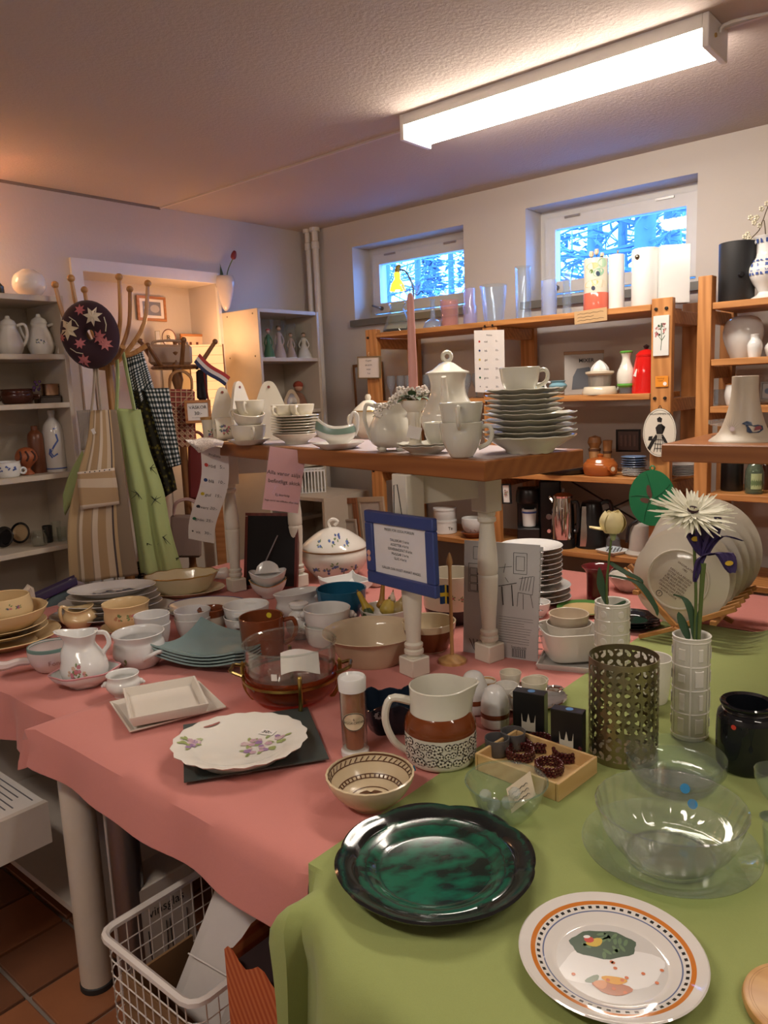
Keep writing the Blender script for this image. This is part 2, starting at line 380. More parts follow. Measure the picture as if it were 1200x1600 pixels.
def spruce(px, py, Y, hgt, w, label, seed, mat=NEEDLE):
    rd = random.Random(seed); p = VY(px, py, Y); t = thing('spruce', label, 'tree', (p.x, Y, .9), 0, 'evergreens outside the windows')
    mk('trunk', tube([(0, 0, 0), (0, 0, hgt)], [.06, .015], 7, 1), BARK, t); vs, fs = [], []
    for k in range(1500):
        z = rd.random() ** .8; R = w * (1 - z) * (.35 + .65 * rd.random()); a = rd.uniform(0, 2 * pi)
        c = Vector((cos(a) * R, sin(a) * R, z * hgt + .1)); L = rd.uniform(.05, .13); d = Vector((cos(a + rd.uniform(-.7, .7)), sin(a + rd.uniform(-.7, .7)), rd.uniform(-.6, .3))) * L
        s = Vector((-sin(a), cos(a), rd.uniform(-.5, .5))) * L * .35; n = len(vs); vs += [tuple(c - s), tuple(c + d), tuple(c + s)]; fs.append((n, n + 1, n + 2))
    o = mk('needles', (vs, fs), mat, t); o['kind'] = 'stuff'
struct('ground', slab(-16, 8, YB + WD, 22, .8, 1.0), plain((.35, .42, .5), .95, bm=.4))
tree(925, 400, 6.2, 5, .07, 'slim bare trunk seen in the larger window behind the patterned vase', 1)
tree(968, 380, 5.8, 5, .04, 'thin bare tree in the larger window above the narrow white vase', 2, 70)
tree(1003, 380, 5.6, 5, .085, 'thick dark trunk in the middle of the larger window', 3, 70)
tree(1045, 380, 6.8, 5.5, .08, 'bare trunk near the right side of the larger window', 6, 60)
tree(600, 430, 7.5, 4.5, .06, 'thin twiggy tree at the left of the smaller window', 4, 60)
tree(650, 420, 8.2, 5, .05, 'thin twiggy tree in the middle of the smaller window', 8, 60)
spruce(705, 430, 7.2, 3.15, .75, 'dark spruce at the right side of the smaller window', 5)
spruce(672, 430, 8.8, 2.6, .55, 'smaller spruce left of the dark spruce in the smaller window', 7)
spruce(870, 430, 6.4, 3.4, .8, 'frosted spruce at the left of the larger window', 9)
spruce(1080, 430, 8.0, 4.2, .9, 'evergreen at the far right of the larger window', 10)
# ================================================================== LARGE FURNITURE
BEIGE = plain((.56, .48, .38), .5); PINE = wood((.36, .14, .036), (.55, .25, .08), 0); PINEV = wood((.36, .14, .036), (.55, .25, .08), 2)
# beige bookcase on the left wall
bx0, bx1, by0, by1 = XL + .01, -3.14, .55, 1.665
bc = thing('bookcase', 'beige open bookcase of white crockery against the left wall', 'bookcase', (bx0, by0, 0))
def lp(name, x0, x1, y0, y1, z0, z1, m, par, o): return mk(name, xf(box(x1 - x0, y1 - y0, z1 - z0, bev=.002), ((x0 + x1) / 2 - o[0], (y0 + y1) / 2 - o[1], (z0 + z1) / 2)), m, par)
LZ = [1.935, 1.70, 1.50, 1.205, .90, .30]
for i, z in enumerate(LZ): lp('shelf_board', bx0, bx1, by0 + .02, by1 - .02, z - .022, z, BEIGE, bc, (bx0, by0))
lp('side_panel', bx0, bx1, by1 - .02, by1, 0, 1.94, BEIGE, bc, (bx0, by0)); lp('side_panel', bx0, bx1, by0, by0 + .02, 0, 1.94, BEIGE, bc, (bx0, by0))
lp('back_panel', bx0 - .006, bx0, by0, by1, 0, 1.93, BEIGE, bc, (bx0, by0))
# small corner bookcase
cx0, cx1, cy0, cy1 = XL + .01, -3.14, 2.72, 3.17
cb = thing('corner_bookcase', 'small beige bookcase with dolls standing in the room corner', 'bookcase', (cx0, cy0, 0))
CZ = [1.945, 1.69, 1.405, 1.10, .8, .45, .06]
for z in CZ: lp('shelf_board', cx0, cx1 - .004, cy0 + .018, cy1 - .018, z - .02, z, BEIGE, cb, (cx0, cy0))
for y in (cy0, cy1 - .018): lp('side_panel', cx0, cx1, y, y + .018, 0, 1.945, BEIGE, cb, (cx0, cy0))
lp('back_panel', cx0 - .006, cx0, cy0, cy1, 0, 1.94, BEIGE, cb, (cx0, cy0))
for (yy, zz) in ((.0, 1.92), (.0, 1.70)):
    for x in (.05, .26): mk('screw_cap', xf(lathe([(0, 0), (.005, 0), (.004, .002), (0, .002)], 8), (x, 0, zz), (pi / 2, 0, 0)), plain((.15, .13, .1)), cb)
# pine shelf under the windows
SY0, SY1 = 3.0, 3.37; SXS = [(-2.645, -2.57), (-1.94, -1.865), (-1.165, -1.085)]; SZ = [1.78, 1.44, 1.10, .77, .30]
ps = thing('pine_shelf', 'knotty pine shelf unit with glassware on top below the windows', 'shelf', (-2.645, SY0, 0))
po = (-2.645, SY0)
for i, (a, b) in enumerate(SXS):
    for (y0, y1) in ((SY0, SY0 + .032), (SY1 - .032, SY1)): 
        pp = lp('post', a, b, y0, y1, 0, 1.80 if i != 1 else 1.77, PINEV, ps, po)
        if y0 == SY0:
            for z in SZ[:4]:
                for dx in ((.018, .058) if i else (.018,)): mk('bolt', xf(lathe([(0, 0), (.007, 0), (.006, .006), (0, .007)], 8), (a + dx - po[0], -.0, z - .02), (pi / 2, 0, 0)), plain((.03, .025, .02), .4, .5), ps)
    for z in SZ: lp('cross_rail', a + .01, b - .01, SY0 + .032, SY1 - .032, z - .075, z - .024, PINE, ps, po)
for z in SZ:
    for a, b in ((-2.645, -1.9), (-1.9, -1.085)):
        e0 = .076 if a < -2 else 0; e1 = .081 if b > -1.5 else 0
        lp('shelf_board', a + e0, b - e1, SY0 - .006, SY0 + .18, z - .024, z, PINE, ps, po); lp('shelf_board', a + e0, b - e1, SY0 + .186, SY1 - .035, z - .024, z, PINE, ps, po)
mk('brace', join(tube([(.85, .36, .75), (1.5, .36, 1.08)], .004, 6, 1), tube([(.85, .365, 1.08), (1.5, .365, .75)], .004, 6, 1)), plain((.05, .04, .035), .5), ps)
# right pine shelf
r0, r1 = 2.98, 3.3; RX0, RX1 = -.985, .35; RZ = [1.762, 1.558, 1.385, 1.058, .72, .3]
rs = thing('pine_shelf', 'second pine shelf unit with vases at the right of the window wall', 'shelf', (RX0, r0, 0)); ro = (RX0, r0)
for x in (RX0, RX1 - .05):
    for y in (r0, r1 - .05): lp('post', x, x + .05, y, y + .05, 0, 1.86, PINEV, rs, ro)
for z in RZ:
    lp('shelf_board', RX0 + .052, RX1 - .05, r0 + .002, r1, z - .024, z, PINE, rs, ro)
    lp('cross_rail', RX0 + .012, RX0 + .04, r0 + .05, r1 - .05, z - .07, z - .024, PINE, rs, ro)
mk('brace', tube([(.12, .3, 1.0), (.5, .3, 1.54)], .012, 4, 1), PINE, rs)
# ------------------------------------------------------------------ tables with cloths
T = .72
def table(name, label, x0, x1, y0, y1, legs, top=.70):
    t = thing(name, label, 'table', ((x0 + x1) / 2, (y0 + y1) / 2, 0)); cx, cy = (x0 + x1) / 2, (y0 + y1) / 2
    mk('table_top', box(x1 - x0, y1 - y0, .03, (0, 0, top - .005), .003), plain((.6, .57, .52), .5), t)
    for x, y, r, m in legs:
        g = mk('leg', lathe([(0, .012), (r * .98, .012), (r, .02), (r, top - .015), (0, top - .015)], 24), m, t); g.location = (x - cx, y - cy, 0)
        f = mk('foot', lathe([(0, 0), (r * 1.06, 0), (r * 1.06, .014), (r * .9, .02), (0, .02)], 24), plain((.02, .02, .02), .6), g)
    return t
LEGW = plain((.66, .58, .48), .35); LEGG = metal((.42, .42, .44), .3)
table('folding_table', 'table with white round legs under the middle pink cloth', -1.83, -.90, .80, 2.85, [(-1.765, .835, .041, LEGW), (-1.0, .9, .041, LEGW), (-1.735, 2.45, .041, LEGW), (-1.0, 2.45, .041, LEGW)], .70)
table('side_table', 'table under the left pink cloth beside the coat stand', -2.86, -1.86, .86, 2.58, [(-2.75, .95, .03, LEGG), (-2.75, 2.45, .03, LEGG), (-1.95, 2.45, .03, LEGG)], .70)
table('display_table', 'table under the green cloth', -.76, .54, .78, 2.40, [(-.70, .86, .03, LEGG), (.45, .86, .03, LEGG), (-.70, 2.3, .03, LEGG), (.45, 2.3, .03, LEGG)], .70)
def drape(x0, x1, y0, y1, z, dl, dr, df, db, r=.022, st=.03, wave=.012, wl=.16, seed=1, flare=.10, extra=None, cf=1.6):
    rd = random.Random(seed); ph = [rd.uniform(0, 6) for _ in range(6)]
    def ax(a, b, d0, d1):
        n = max(2, int((b - a) / st)); L = [a + (b - a) * i / n for i in range(n + 1)]
        for d, sg in ((d0, -1), (d1, 1)):
            if d > 0:
                k = max(3, int(d / (st * .6))); e = [(a if sg < 0 else b) + sg * d * (i + 1) / k for i in range(k)]
                L = e[::-1] + L if sg < 0 else L + e
        return L
    def bend(d):
        if d <= 0: return 0, 0
        q = r * pi / 2
        if d < q: return r * sin(d / r), r * (1 - cos(d / r))
        return r + (d - q) * flare, r + (d - q) * (1 - flare * flare / 2)
    SX, SY = ax(x0, x1, dl, dr), ax(y0, y1, df, db); v = []
    for s in SX:
        for q in SY:
            a = max(x0 - s, s - x1, 0); b = max(y0 - q, q - y1, 0); bxx = min(max(s, x0), x1); byy = min(max(q, y0), y1)
            sx = -1 if s < x0 else 1; sy = -1 if q < y0 else 1
            if a and b:
                d = max(a, b) + .25 * min(a, b); o, dn = bend(d); an = atan2(b, a); fl = 1 + cf * min(a, b) / max(a, b)
                p = [bxx + sx * o * cos(an) * fl, byy + sy * o * sin(an) * fl, z - dn]
            elif a or b:
                d = a or b; o, dn = bend(d); w = wave * min(1, d / .12) * (sin((q if a else s) * 2 * pi / wl + ph[0]) + .6 * sin((q if a else s) * 2 * pi / (wl * .57) + ph[1]))
                p = [bxx + (sx * (o + w) if a else 0), byy + (sy * (o + w) if b else 0), z - dn + .15 * w]
            else:
                p = [s, q, z + .0012 * sin(s * 9 + ph[2]) * sin(q * 8 + ph[3])]
            if extra: p = extra(p, a, b, s, q)
            v.append(tuple(p))
    m = len(SY); f = [(i * m + j, (i + 1) * m + j, (i + 1) * m + j + 1, i * m + j + 1) for i in range(len(SX) - 1) for j in range(m - 1)]
    n0 = len(v); v += [(p[0], p[1], p[2] - .0025) for p in v]
    f += [tuple(n0 + k for k in reversed(q)) for q in f]
    I = len(SX) - 1; J = m - 1
    ids = [i * m for i in range(I)] + [I * m + j for j in range(J)] + [i * m + J for i in range(I, 0, -1)] + [j for j in range(J, 0, -1)]
    f += [(ids[k], ids[(k + 1) % len(ids)], n0 + ids[(k + 1) % len(ids)], n0 + ids[k]) for k in range(len(ids))]
    return v, f
PINK = cloth((.66, .25, .215)); GREEN = cloth((.335, .385, .13), (.285, .335, .11))
tag(mk('tablecloth', drape(-2.87, -1.80, .855, 2.6, T - .002, .08, 0, .15, .1, seed=3, wave=.016, wl=.22), PINK), 'dusty pink tablecloth on the left table below the aprons', 'tablecloth', 'pink tablecloths')
def c2(p, a, b, s, q):
    if b > 0 and q < 1 and not a: p[2] -= .03 * max(0, (s + 1.75) / .85) * min(1, b / .1); p[1] -= .018 * min(1, b / .12)
    return p
tag(mk('tablecloth', drape(-1.82, -.865, .80, 2.86, T, .09, 0, .105, .1, seed=5, wave=.008, wl=.42, extra=c2), PINK), 'dusty pink tablecloth on the middle table in front of the wire basket', 'tablecloth', 'pink tablecloths')
def c3(p, a, b, s, q):
    # raised step under the cloth at the back right
    if not a and not b:
        k = max(0, min(1, (q - 2.0) / .3)) * max(0, min(1, (s + .62) / .14)); k = k * k * (3 - 2 * k); p[2] += .05 * k + .004 * k * sin(s * 30)
    if q < 1.3: p[1] -= .28 * max(0, p[0] + .78) * (1 if q < .73 else 1 - (q - .73) / .57)
    if a and s < 0 and q > .775 and not b: p[0] = -.80 - a; p[2] = T + .0035
    return p
tag(mk('tablecloth', drape(-.80, .56, .73, 2.42, T + .003, .075, .3, .48, .0, seed=8, r=.05, wave=.022, wl=.33, flare=.09, extra=c3, cf=.45), GREEN), 'olive green tablecloth hanging down at the front of the right table', 'tablecloth')
table('rear_table', 'narrow table under the rear pink cloth before the shelves', -.88, .54, 2.46, 2.84, [(-.8, 2.52, .03, LEGG), (.45, 2.52, .03, LEGG), (-.8, 2.78, .03, LEGG), (.45, 2.78, .03, LEGG)], .70)
tag(mk('tablecloth', drape(-.90, .56, 2.44, 2.86, T, 0, .1, 0, .1, seed=15, wave=.01), PINK), 'dusty pink tablecloth strip behind the plate rack', 'tablecloth', 'pink tablecloths')
# ------------------------------------------------------------------ tier: wooden top on white turned legs
ZT = 1.325; TA = radians(167.5); TU = Vector((cos(TA), sin(TA), 0)); TV = Vector((-TU.y, TU.x, 0)) * -1
if TV.y < 0: TV = -TV
A0 = V(757, 721, ZT)
TIERW = wood((.22, .07, .018), (.32, .115, .032), 0, .7, .35, False); WLEG = plain((.74, .70, .60), .35)
tt = thing('tier_table', 'brown wooden display top on white turned legs standing on the pink cloth', 'table', (A0.x, A0.y, T), atan2(TU.y, TU.x))
def tl(u, w): q = TU * u + TV * w; return u, (-w if Vector((-TU.y, TU.x, 0)).dot(TV) < 0 else w)
sgn = -1 if Vector((-TU.y, TU.x, 0)).dot(TV) < 0 else 1
mk('table_top', box(1.46, .36, .048, (.73, sgn * .18, ZT - T - .024), .003), TIERW, tt)
mk('paper_liner', box(1.40, .30, .0006, (.73, sgn * .19, ZT - T + .0003)), plain((.5, .42, .42), .8), tt)
ht = ZT - .048 - T
lf = V(648, 1052, T); lr = V(765, 1030, T); lb = V(370, 922, T); lc = V(467, 915, T)
def turned(h):
    r = .026
    return [(0, .0), (.03, 0), (.03, .052), (.02, .055), (.021, .06), (.027, .066), (.027, .076), (.022, .08), (.026, .086), (.026, .094), (.02, .10), (.021, .13), (.026, .20), (.0285, .26), (.0285, .268), (.026, .272), (.0285, .277), (.029, .29), (.028, .33), (.022, .40), (.02, .43), (.026, .436), (.026, .446), (.022, .45), (.025, .456), (.025, .464), (.02, .468)]
Mi = tt.matrix_world
for p in (lf, lr, lb, lc):
    d = p - A0; u = d.dot(TU); w = d.dot(TV); lo = (u, sgn * w, 0); k = ht / .60
    pr = [(r, z * k) for r, z in turned(ht)]
    L = mk('leg', lathe([(0, .05 * k)] + pr[3:] + [(0, .468 * k)], 20), WLEG, tt, lo)
    mk('foot_block', box(.062, .062, .055 * k, (0, 0, .0275 * k), .003), WLEG, L); mk('top_block', box(.062, .062, ht - .466 * k, (0, 0, (ht + .466 * k) / 2), .003), WLEG, L)
dl = [(p - A0) for p in (lf, lr, lb, lc)]; uu = [d.dot(TU) for d in dl]; ww = [d.dot(TV) for d in dl]
for (i, j) in ((0, 1), (2, 3)):
    a = Vector((uu[i], sgn * ww[i], 0)); b = Vector((uu[j], sgn * ww[j], 0)); c = (a + b) / 2; d = b - a
    mk('apron_rail', xf(box(d.length - .05, .018, .085, bev=.002), (c.x, c.y, ht - .0425), (0, 0, atan2(d.y, d.x))), WLEG, tt)
# right tier (only its corner is in view)
q0 = V(1033, 694, 1.33); q1 = V(1200, 696, 1.33)
t2 = thing('tier_table', 'second brown wooden display top at the right carrying the duck lamp base', 'table', (q0.x, q0.y, T + .003))
mk('table_top', box(.75, .42, .045, (.375, .21, 1.33 - T - .0255), .003), TIERW, t2)
for x, y in ((.62, .06), (.62, .36), (.30, .37)): L = mk('leg', lathe([(0, 0.0)] + turned(.56)[1:] + [(.02, .56), (0, .56)], 20), WLEG, t2, (x, y, .0))
# ================================================================== CROCKERY HELPERS
WHITE = glaze((.80, .77, .70)); WHITEC = glaze((.78, .78, .76)); CREAM = glaze((.76, .68, .52)); TAN = glaze((.72, .54, .30)); GREYW = glaze((.70, .69, .68)); IVORY = glaze((.80, .74, .60))
BROWN = glaze((.20, .055, .02), .08); BLACKG = glaze((.012, .012, .014), .1); TEAL = glaze((.22, .33, .33), .15); BLUE = glaze((.02, .13, .24), .08)
GOLD = metal((.75, .52, .18), .25); SILVER = metal((.8, .8, .8), .12); BLACKP = plain((.012, .012, .013), .3); PAPER = plain((.80, .76, .72), .85)
GL = glass(); GLB = glass((.90, .95, 1.0), 0, 1.45, .05); GLC = glass((.95, .97, .95), 0, 1.5, .02)
class Pot:
    """a thing placed by the photo pixel of its front base edge; lengths given in photo pixels at its depth"""
    def __init__(s, name, label, cat, xc, yb, z, wb, group=None, rz=0.0, at=None, single=False, tilt=None):
        if at is None:
            p = V(xc, yb, z); r = wb / 2 * mpp(p); d = Vector((p.x, p.y, 0)).normalized(); p = p + d * r
        else: p = Vector(at)
        s.p = p; s.m = mpp(p); s.k = s.m / cose(p); s.z = z
        yaw = atan2(p.y, p.x) - pi / 2 + rz
        s.o = thing(name, label, cat, p, 0, group, rot=(tilt[0], tilt[1], yaw) if tilt else (0, 0, yaw))
    def pf(s, prof): return [(r * s.m, h * s.k) for r, h in prof]
    def add(s, name, g, mat, par=None, **k): return mk(name, g, mat, par or s.o, **k)
    def lat(s, name, prof, mat, n=28, t=0, par=None, warp=None, sx=1, sy=1, z0=0, **k):
        P = s.pf(prof)
        if t: P = shell(P, t * s.m)
        return s.add(name, xf(lathe(P, n, sx, sy, warp), (0, 0, z0 * s.k)), mat, par, **k)
    def tub(s, name, pts, r, mat, par=None, n=8, flat=1.0, ang=0, smooth=4):
        # pts: (outward px, height px) in the vertical plane at angle ang (0 = right in the photo)
        P = [(a * s.m * cos(ang), a * s.m * sin(ang), h * s.k) for a, h in pts]
        R = [q * s.m for q in r] if isinstance(r, (list, tuple)) else r * s.m
        return s.add(name, tube(P, R, n, smooth, flat), mat, par)
    def world(s, h): return Vector((s.p.x, s.p.y, s.p.z + h * s.k))
def shell(P, t):
    # closed wall: outer profile P (bottom to rim) then inward offset back to the axis
    inn = [(max(r - t, .0), z) for r, z in P]
    zb = P[0][1] + t; Q = [(r, max(z, zb)) for r, z in inn if r > 0]
    rim = P[-1]; out = list(P) + [(rim[0] - t * .5, rim[1] + t * .35)] + [q for q in reversed(Q)] + [(0, zb)]
    if P[0][0] > 0: out = [(0, P[0][1])] + out
    return out
def curve(pts, n=4): return [(max(0, p.x), p.y) for p in spl([(a, b, 0) for a, b in pts], n)]
def scal(nw, amp, frm, zamp=0): return lambda r, z, a, i: (r * (1 + (amp * cos(nw * a) if r > frm else 0)), z + (zamp * cos(nw * a) if r > frm else 0))
def platep(R, h, rw=.62, t=None):
    t = t or max(.0025, h * .12)
    return [(0, .0), (R * rw * .9, 0), (R * rw * .93, -.0 + .002), (R * rw, h * .25), (R * .97, h * .93), (R, h), (R * .985, h + t * .5), (R * .95, h * .93 + t * .4), (R * rw * 1.0, h * .25 + t), (R * rw * .92, t), (0, t)]
def cupp(rb, rt, h, t=.0022, flare=.3):
    return shell(curve([(rb * .82, 0), (rb, h * .06), (rb + (rt - rb) * .55, h * .35), (rt * .97, h * .75), (rt, h)], 3), t)
def posy(fn, spots, cols, size, seed=1, leaf=None):
    """printed flowers: spots of (u,v) metres on surface fn; returns {material: geo}"""
    rd = random.Random(seed); G = {}
    for (u, v) in spots:
        for k in range(rd.randint(3, 5)):
            cu, cv = u + rd.uniform(-1, 1) * size, v + rd.uniform(-1, 1) * size; c = rd.choice(cols); s = size * rd.uniform(.35, .6)
            for q in range(5):
                a = 2 * pi * q / 5 + k; G.setdefault(c, []).append(onfn(disc(s * .55, (cu + s * .6 * cos(a), cv + s * .6 * sin(a)), 6), fn))
        if leaf:
            for k in range(4):
                a = rd.uniform(0, 2 * pi); G.setdefault(leaf, []).append(onfn(disc(size * .3, (u + size * 1.3 * cos(a), v + size * 1.3 * sin(a)), 6, 2.2, a), fn, .0006))
    return {m: join(*gs) for m, gs in G.items()}
def around(prof):
    """surface of a lathe: u = arc metres from the side facing the camera, v = height"""
    def fn(u, v):
        for (r0, z0), (r1, z1) in zip(prof, prof[1:]):
            if z0 <= v <= z1 and z1 > z0: r = r0 + (r1 - r0) * (v - z0) / (z1 - z0); break
        else: r = prof[-1][0] if v > prof[-1][1] else prof[0][0]
        a = -pi / 2 + u / max(r, 1e-3); return (r * cos(a), r * sin(a), v)
    return fn
def prints(par, G, name='flower_print'):
    for m, g in G.items(): mk(name, g, m, par, smooth=0)['kind'] = 'stuff'
def dye(c): return plain(c, .35)
ROSE, LILAC, LEAF, NAVY, DUSKY = dye((.55, .16, .18)), dye((.33, .20, .40)), dye((.18, .26, .10)), dye((.06, .11, .35)), dye((.10, .12, .22))
def handle(P, a, h0, h1, out, r, mat, ang=0.0, ri0=0, name='handle', flat=1.0):
    """C handle from (radius a, height h1) round to (radius ri0 or a, height h0)"""
    b = ri0 or a; m = (h0 + h1) / 2
    return P.tub(name, [(a, h1), (a + out * .75, h1 + (h1 - h0) * .06), (a + out, m + (h1 - h0) * .18), (a + out * .72, h0 + (h1 - h0) * .25), (b, h0)], r, mat, ang=ang, flat=flat)
def plates(n, centre, R, h, dz, mat, name, label_top, label_rest, cat, group, rw=.62, warp=None, jit=.002, seed=0, ns=36, rots=0):
    """a stack of separate plates that share one mesh; centre = Vector at the underside"""
    rd = random.Random(seed); me = None; out = []
    for k in range(n):
        lab = label_top if k == n - 1 else label_rest
        if me is None:
            o = mk(name, lathe(platep(R, h, rw), ns, warp=warp), mat); me = o.data
        else: o = bpy.data.objects.new(name, me); COL.objects.link(o)
        o.location = (centre[0] + rd.uniform(-jit, jit), centre[1] + rd.uniform(-jit, jit), centre[2] + k * dz); o.rotation_euler = (0, 0, rd.uniform(0, 6) * rots); tag(o, lab, cat, group); out.append(o)
    return out
def cup(xc, yb, z, wb, wt, h, label, mat=WHITE, ang=0.0, hd=True, group=None, name='cup', ribs=0, at=None, rs=3, hh=(.25, .85), out=None, tilt=None):
    P = Pot(name, label, 'cup', xc, yb, z, wb, group, at=at, tilt=tilt)
    P.lat('body', curve([(wb * .42, 0), (wb * .5, h * .06), (wb * .5 + (wt - wb) * .33, h * .42), (wt * .48, h * .8), (wt * .5, h)], 3), mat, t=2.2, warp=scal(ribs, .018, 0) if ribs else None)
    if hd:
        o = out or wt * .26
        handle(P, wt * .44, h * hh[0], h * hh[1], o, rs, mat, ang, wb * .5 + (wt - wb) * .25)
    return P
# ================================================================== ON THE TIER TABLE
Z = ZT + .0008
# white fluted service at the right end
b = Pot('tmp', 'x', 'x', 827, 711, Z, 94); ctr = b.p.copy(); m = b.m; bpy.data.objects.remove(b.o)
PW = glaze((.70, .68, .58)); wv = scal(12, .012, .05, .0012)
lo = plates(1, ctr, 71 * m, 26 * b.k, 0, PW, 'soup_plate', 'deep pale plate at the bottom of the tall stack on the wooden top', '', 'plate', 'pale plates of the tall stack', .55, wv)
lo += plates(4, ctr + Vector((0, 0, 23 * b.k)), 72 * m, 11 * b.k, 9.2 * b.k, PW, 'dinner_plate', 'uppermost of the wide plates in the tall stack at the tier corner', 'wide pale scalloped plate in the lower half of the tall stack', 'plate', 'pale plates of the tall stack', .6, wv)
lo += plates(5, ctr + Vector((-.012, -.004, 57 * b.k)), 60 * m, 10 * b.k, 7.8 * b.k, PW, 'saucer', 'pale saucer under the cup on top of the tall stack', 'small pale saucer in the upper half of the tall stack', 'saucer', 'pale saucers of the tall stack', .6, wv)
topz = ctr.z + 57 * b.k + 4 * 7.8 * b.k + 3 * b.k
q = V(812, 634, topz); cup(0, 0, topz, 40, 62, 41, 'pale ribbed cup standing on the tall stack of plates', PW, .15, at=(ctr.x - .02, ctr.y - .008, topz), ribs=10, rs=3.2)
c1_ = cup(722, 716, Z, 37, 67, 54, 'pale ribbed cup at the very edge of the wooden top below another cup', PW, -.1, ribs=10, rs=3.6)
cup(0, 0, 0, 37, 67, 54, 'pale ribbed cup nested in the front cup by the candle', PW, -pi / 2 - .1, at=c1_.world(31), ribs=10, rs=3.6)
b = Pot('tmp', 'x', 'x', 664, 711, Z, 62); sc_ = b.p.copy(); m = b.m; bpy.data.objects.remove(b.o)
plates(2, sc_, 43 * m, 13 * b.k, 3.5 * b.k, PW, 'saucer', 'upper of two pale saucers under the candle holder', 'lower of two pale saucers under the candle holder', 'saucer', 'saucers under the candle holder', .6, wv)
zs = sc_.z + 9 * b.k
cup(0, 0, 0, 34, 54, 38, 'pale cup with handle to the front between candle holder and nested cups', PW, -pi / 2 + .05, at=(sc_.x + .028, sc_.y + .036, zs), ribs=10)
# candle holder with wreath and candle
P = Pot('candle_holder', 'white ornate column candle holder with a price tag', 'candle holder', 647, 693, Z, 20, at=(sc_.x - .022, sc_.y - .012, zs))
P.lat('column', [(0, 0), (15, 0), (15, 3), (10, 8), (9.5, 45), (12, 50), (11, 56), (18, 64), (20, 70), (20, 74), (16, 74), (14, 66), (0, 66)], IVORY, 24, warp=lambda r, z, a, i: (r * (1 + (.05 * cos(8 * a) if 3 < i < 6 else 0)), z))
mk('price_tag', mx(box(.036, .0008, .032), Matrix.Translation((-.002, -.024, .042)) @ Matrix.Rotation(.25, 4, 'Y')), PAPER, P.o)
mk('tag_string', tube([(.0, -.022, .058), (0, -.018, .075), (.004, -.016, .095)], .0006, 5), PAPER, P.o)
ch_top = P.world(66)
P2 = Pot('candle', 'tall pink taper candle in the white column holder', 'candle', 0, 0, 0, 0, at=ch_top)
P2.lat('wax', [(0, 0), (7.2, 0), (7.0, 60), (5.2, 165), (3, 172), (0, 172)], plain((.72, .35, .30), .45), 16); P2.lat('wick', [(0, 171), (.6, 171), (.5, 178), (0, 178)], INK, 6)
P3 = Pot('candle_wreath', 'small wreath of white blossom and green leaves around the pink candle', 'wreath', 0, 0, 0, 0, at=P.world(74.5))
rd = random.Random(12); LFM = plain((.05, .12, .035), .5); BLS = plain((.80, .74, .66), .7)
mk('ring', lathe([(.014, 0), (.019, .004), (.014, .008), (.0105, .004), (.014, 0)], 18), plain((.12, .16, .05)), P3.o)
for k in range(12):
    a = k * pi / 6 + rd.uniform(-.2, .2); L = rd.uniform(.025, .042); M = Matrix.Rotation(a, 4, 'Z') @ Matrix.Translation((.014, 0, .004)) @ Matrix.Rotation(-rd.uniform(-.3, .6), 4, 'Y')
    mk('leaf', mx(sheet(lambda u, v: Vector((u * L, (v - .5) * L * .55 * sin(pi * min(1, u * .95 + .05)), .006 * sin(pi * u))), 4, 2, .0006), M), LFM, P3.o)
for k in range(40):
    if k < 22: a = rd.uniform(0, 2 * pi); c = Vector((cos(a) * rd.uniform(.012, .04), sin(a) * rd.uniform(.012, .04), rd.uniform(.008, .03)))
    else: u = (k - 22) / 18; c = Vector((-.03 - .075 * u, -.01 + rd.uniform(-.012, .012), .01 - .045 * u + rd.uniform(-.01, .012)))
    gs = [ball(.0042, (c.x + .0052 * cos(q * 1.2566), c.y + .003 * sin(q), c.z + .0052 * sin(q * 1.2566)), 6) for q in range(5)]
    mk('blossom', join(*gs), BLS, P3.o)
mk('twig', tube([(-.012, 0, .006), (-.05, -.01, .004), (-.11, -.012, -.04)], .0012, 5), plain((.2, .2, .08)), P3.o)
# coffee pot
p = V(703, 706, Z) + Vector((-.03, .09, 0)); P = Pot('coffee_pot', 'tall pale angular coffee pot with ring knob behind the cups', 'coffee pot', 0, 0, 0, 0, at=(V(702, 690, Z).x, V(702, 690, Z).y, Z), rz=.2)
oct_ = lambda r, z, a, i: (r * (1 - .045 * (1 - abs(cos(4 * a)))), z)
P.lat('body', curve([(24, 0), (27, 4), (40, 20), (44, 38), (38, 56), (29, 72), (27, 90), (31, 106)], 3), PW, 32, 2, warp=oct_)
P.lat('lid', [(0, 105), (34, 105), (34, 107), (24, 111), (12, 120), (6, 123), (0, 123)], PW, 32, warp=oct_)
P.add('knob', xf(lathe([(4 * P.m, -2 * P.m), (8 * P.m, -3 * P.m), (10 * P.m, 0), (8 * P.m, 3 * P.m), (4 * P.m, 2 * P.m), (4 * P.m, -2 * P.m)], 14), (0, 0, 131 * P.k), (pi / 2, 0, 0)), PW)
P.tub('spout', [(36, 46), (48, 60), (49, 82), (55, 100)], [9, 7, 5, 4], PW, ang=-pi / 2 - .3); handle(P, 30, 36, 98, 34, 4, PW, 1.3, 38)
# fluted cream jug with feet
P = Pot('milk_jug', 'pale fluted milk jug on small feet beside the candle holder', 'jug', 612, 706, Z, 40)
fl_ = lambda r, z, a, i: (r * (1 + .025 * cos(14 * a)) + (.012 * max(0, cos(a)) ** 6 if i > 14 and i < 22 else 0), z)
P.lat('body', curve([(20, 6), (30, 14), (34, 32), (27, 50), (22, 60), (25, 74)], 4), PW, 36, 1.8, warp=fl_)
for a in (.6, 2.5, 4.0, 5.4): P.add('foot', ball(5 * P.m, (21 * P.m * cos(a), 21 * P.m * sin(a), 4 * P.k), 8, (1.3, 1, .9)), PW)
handle(P, 24, 18, 70, 16, 3, PW, pi, 31)
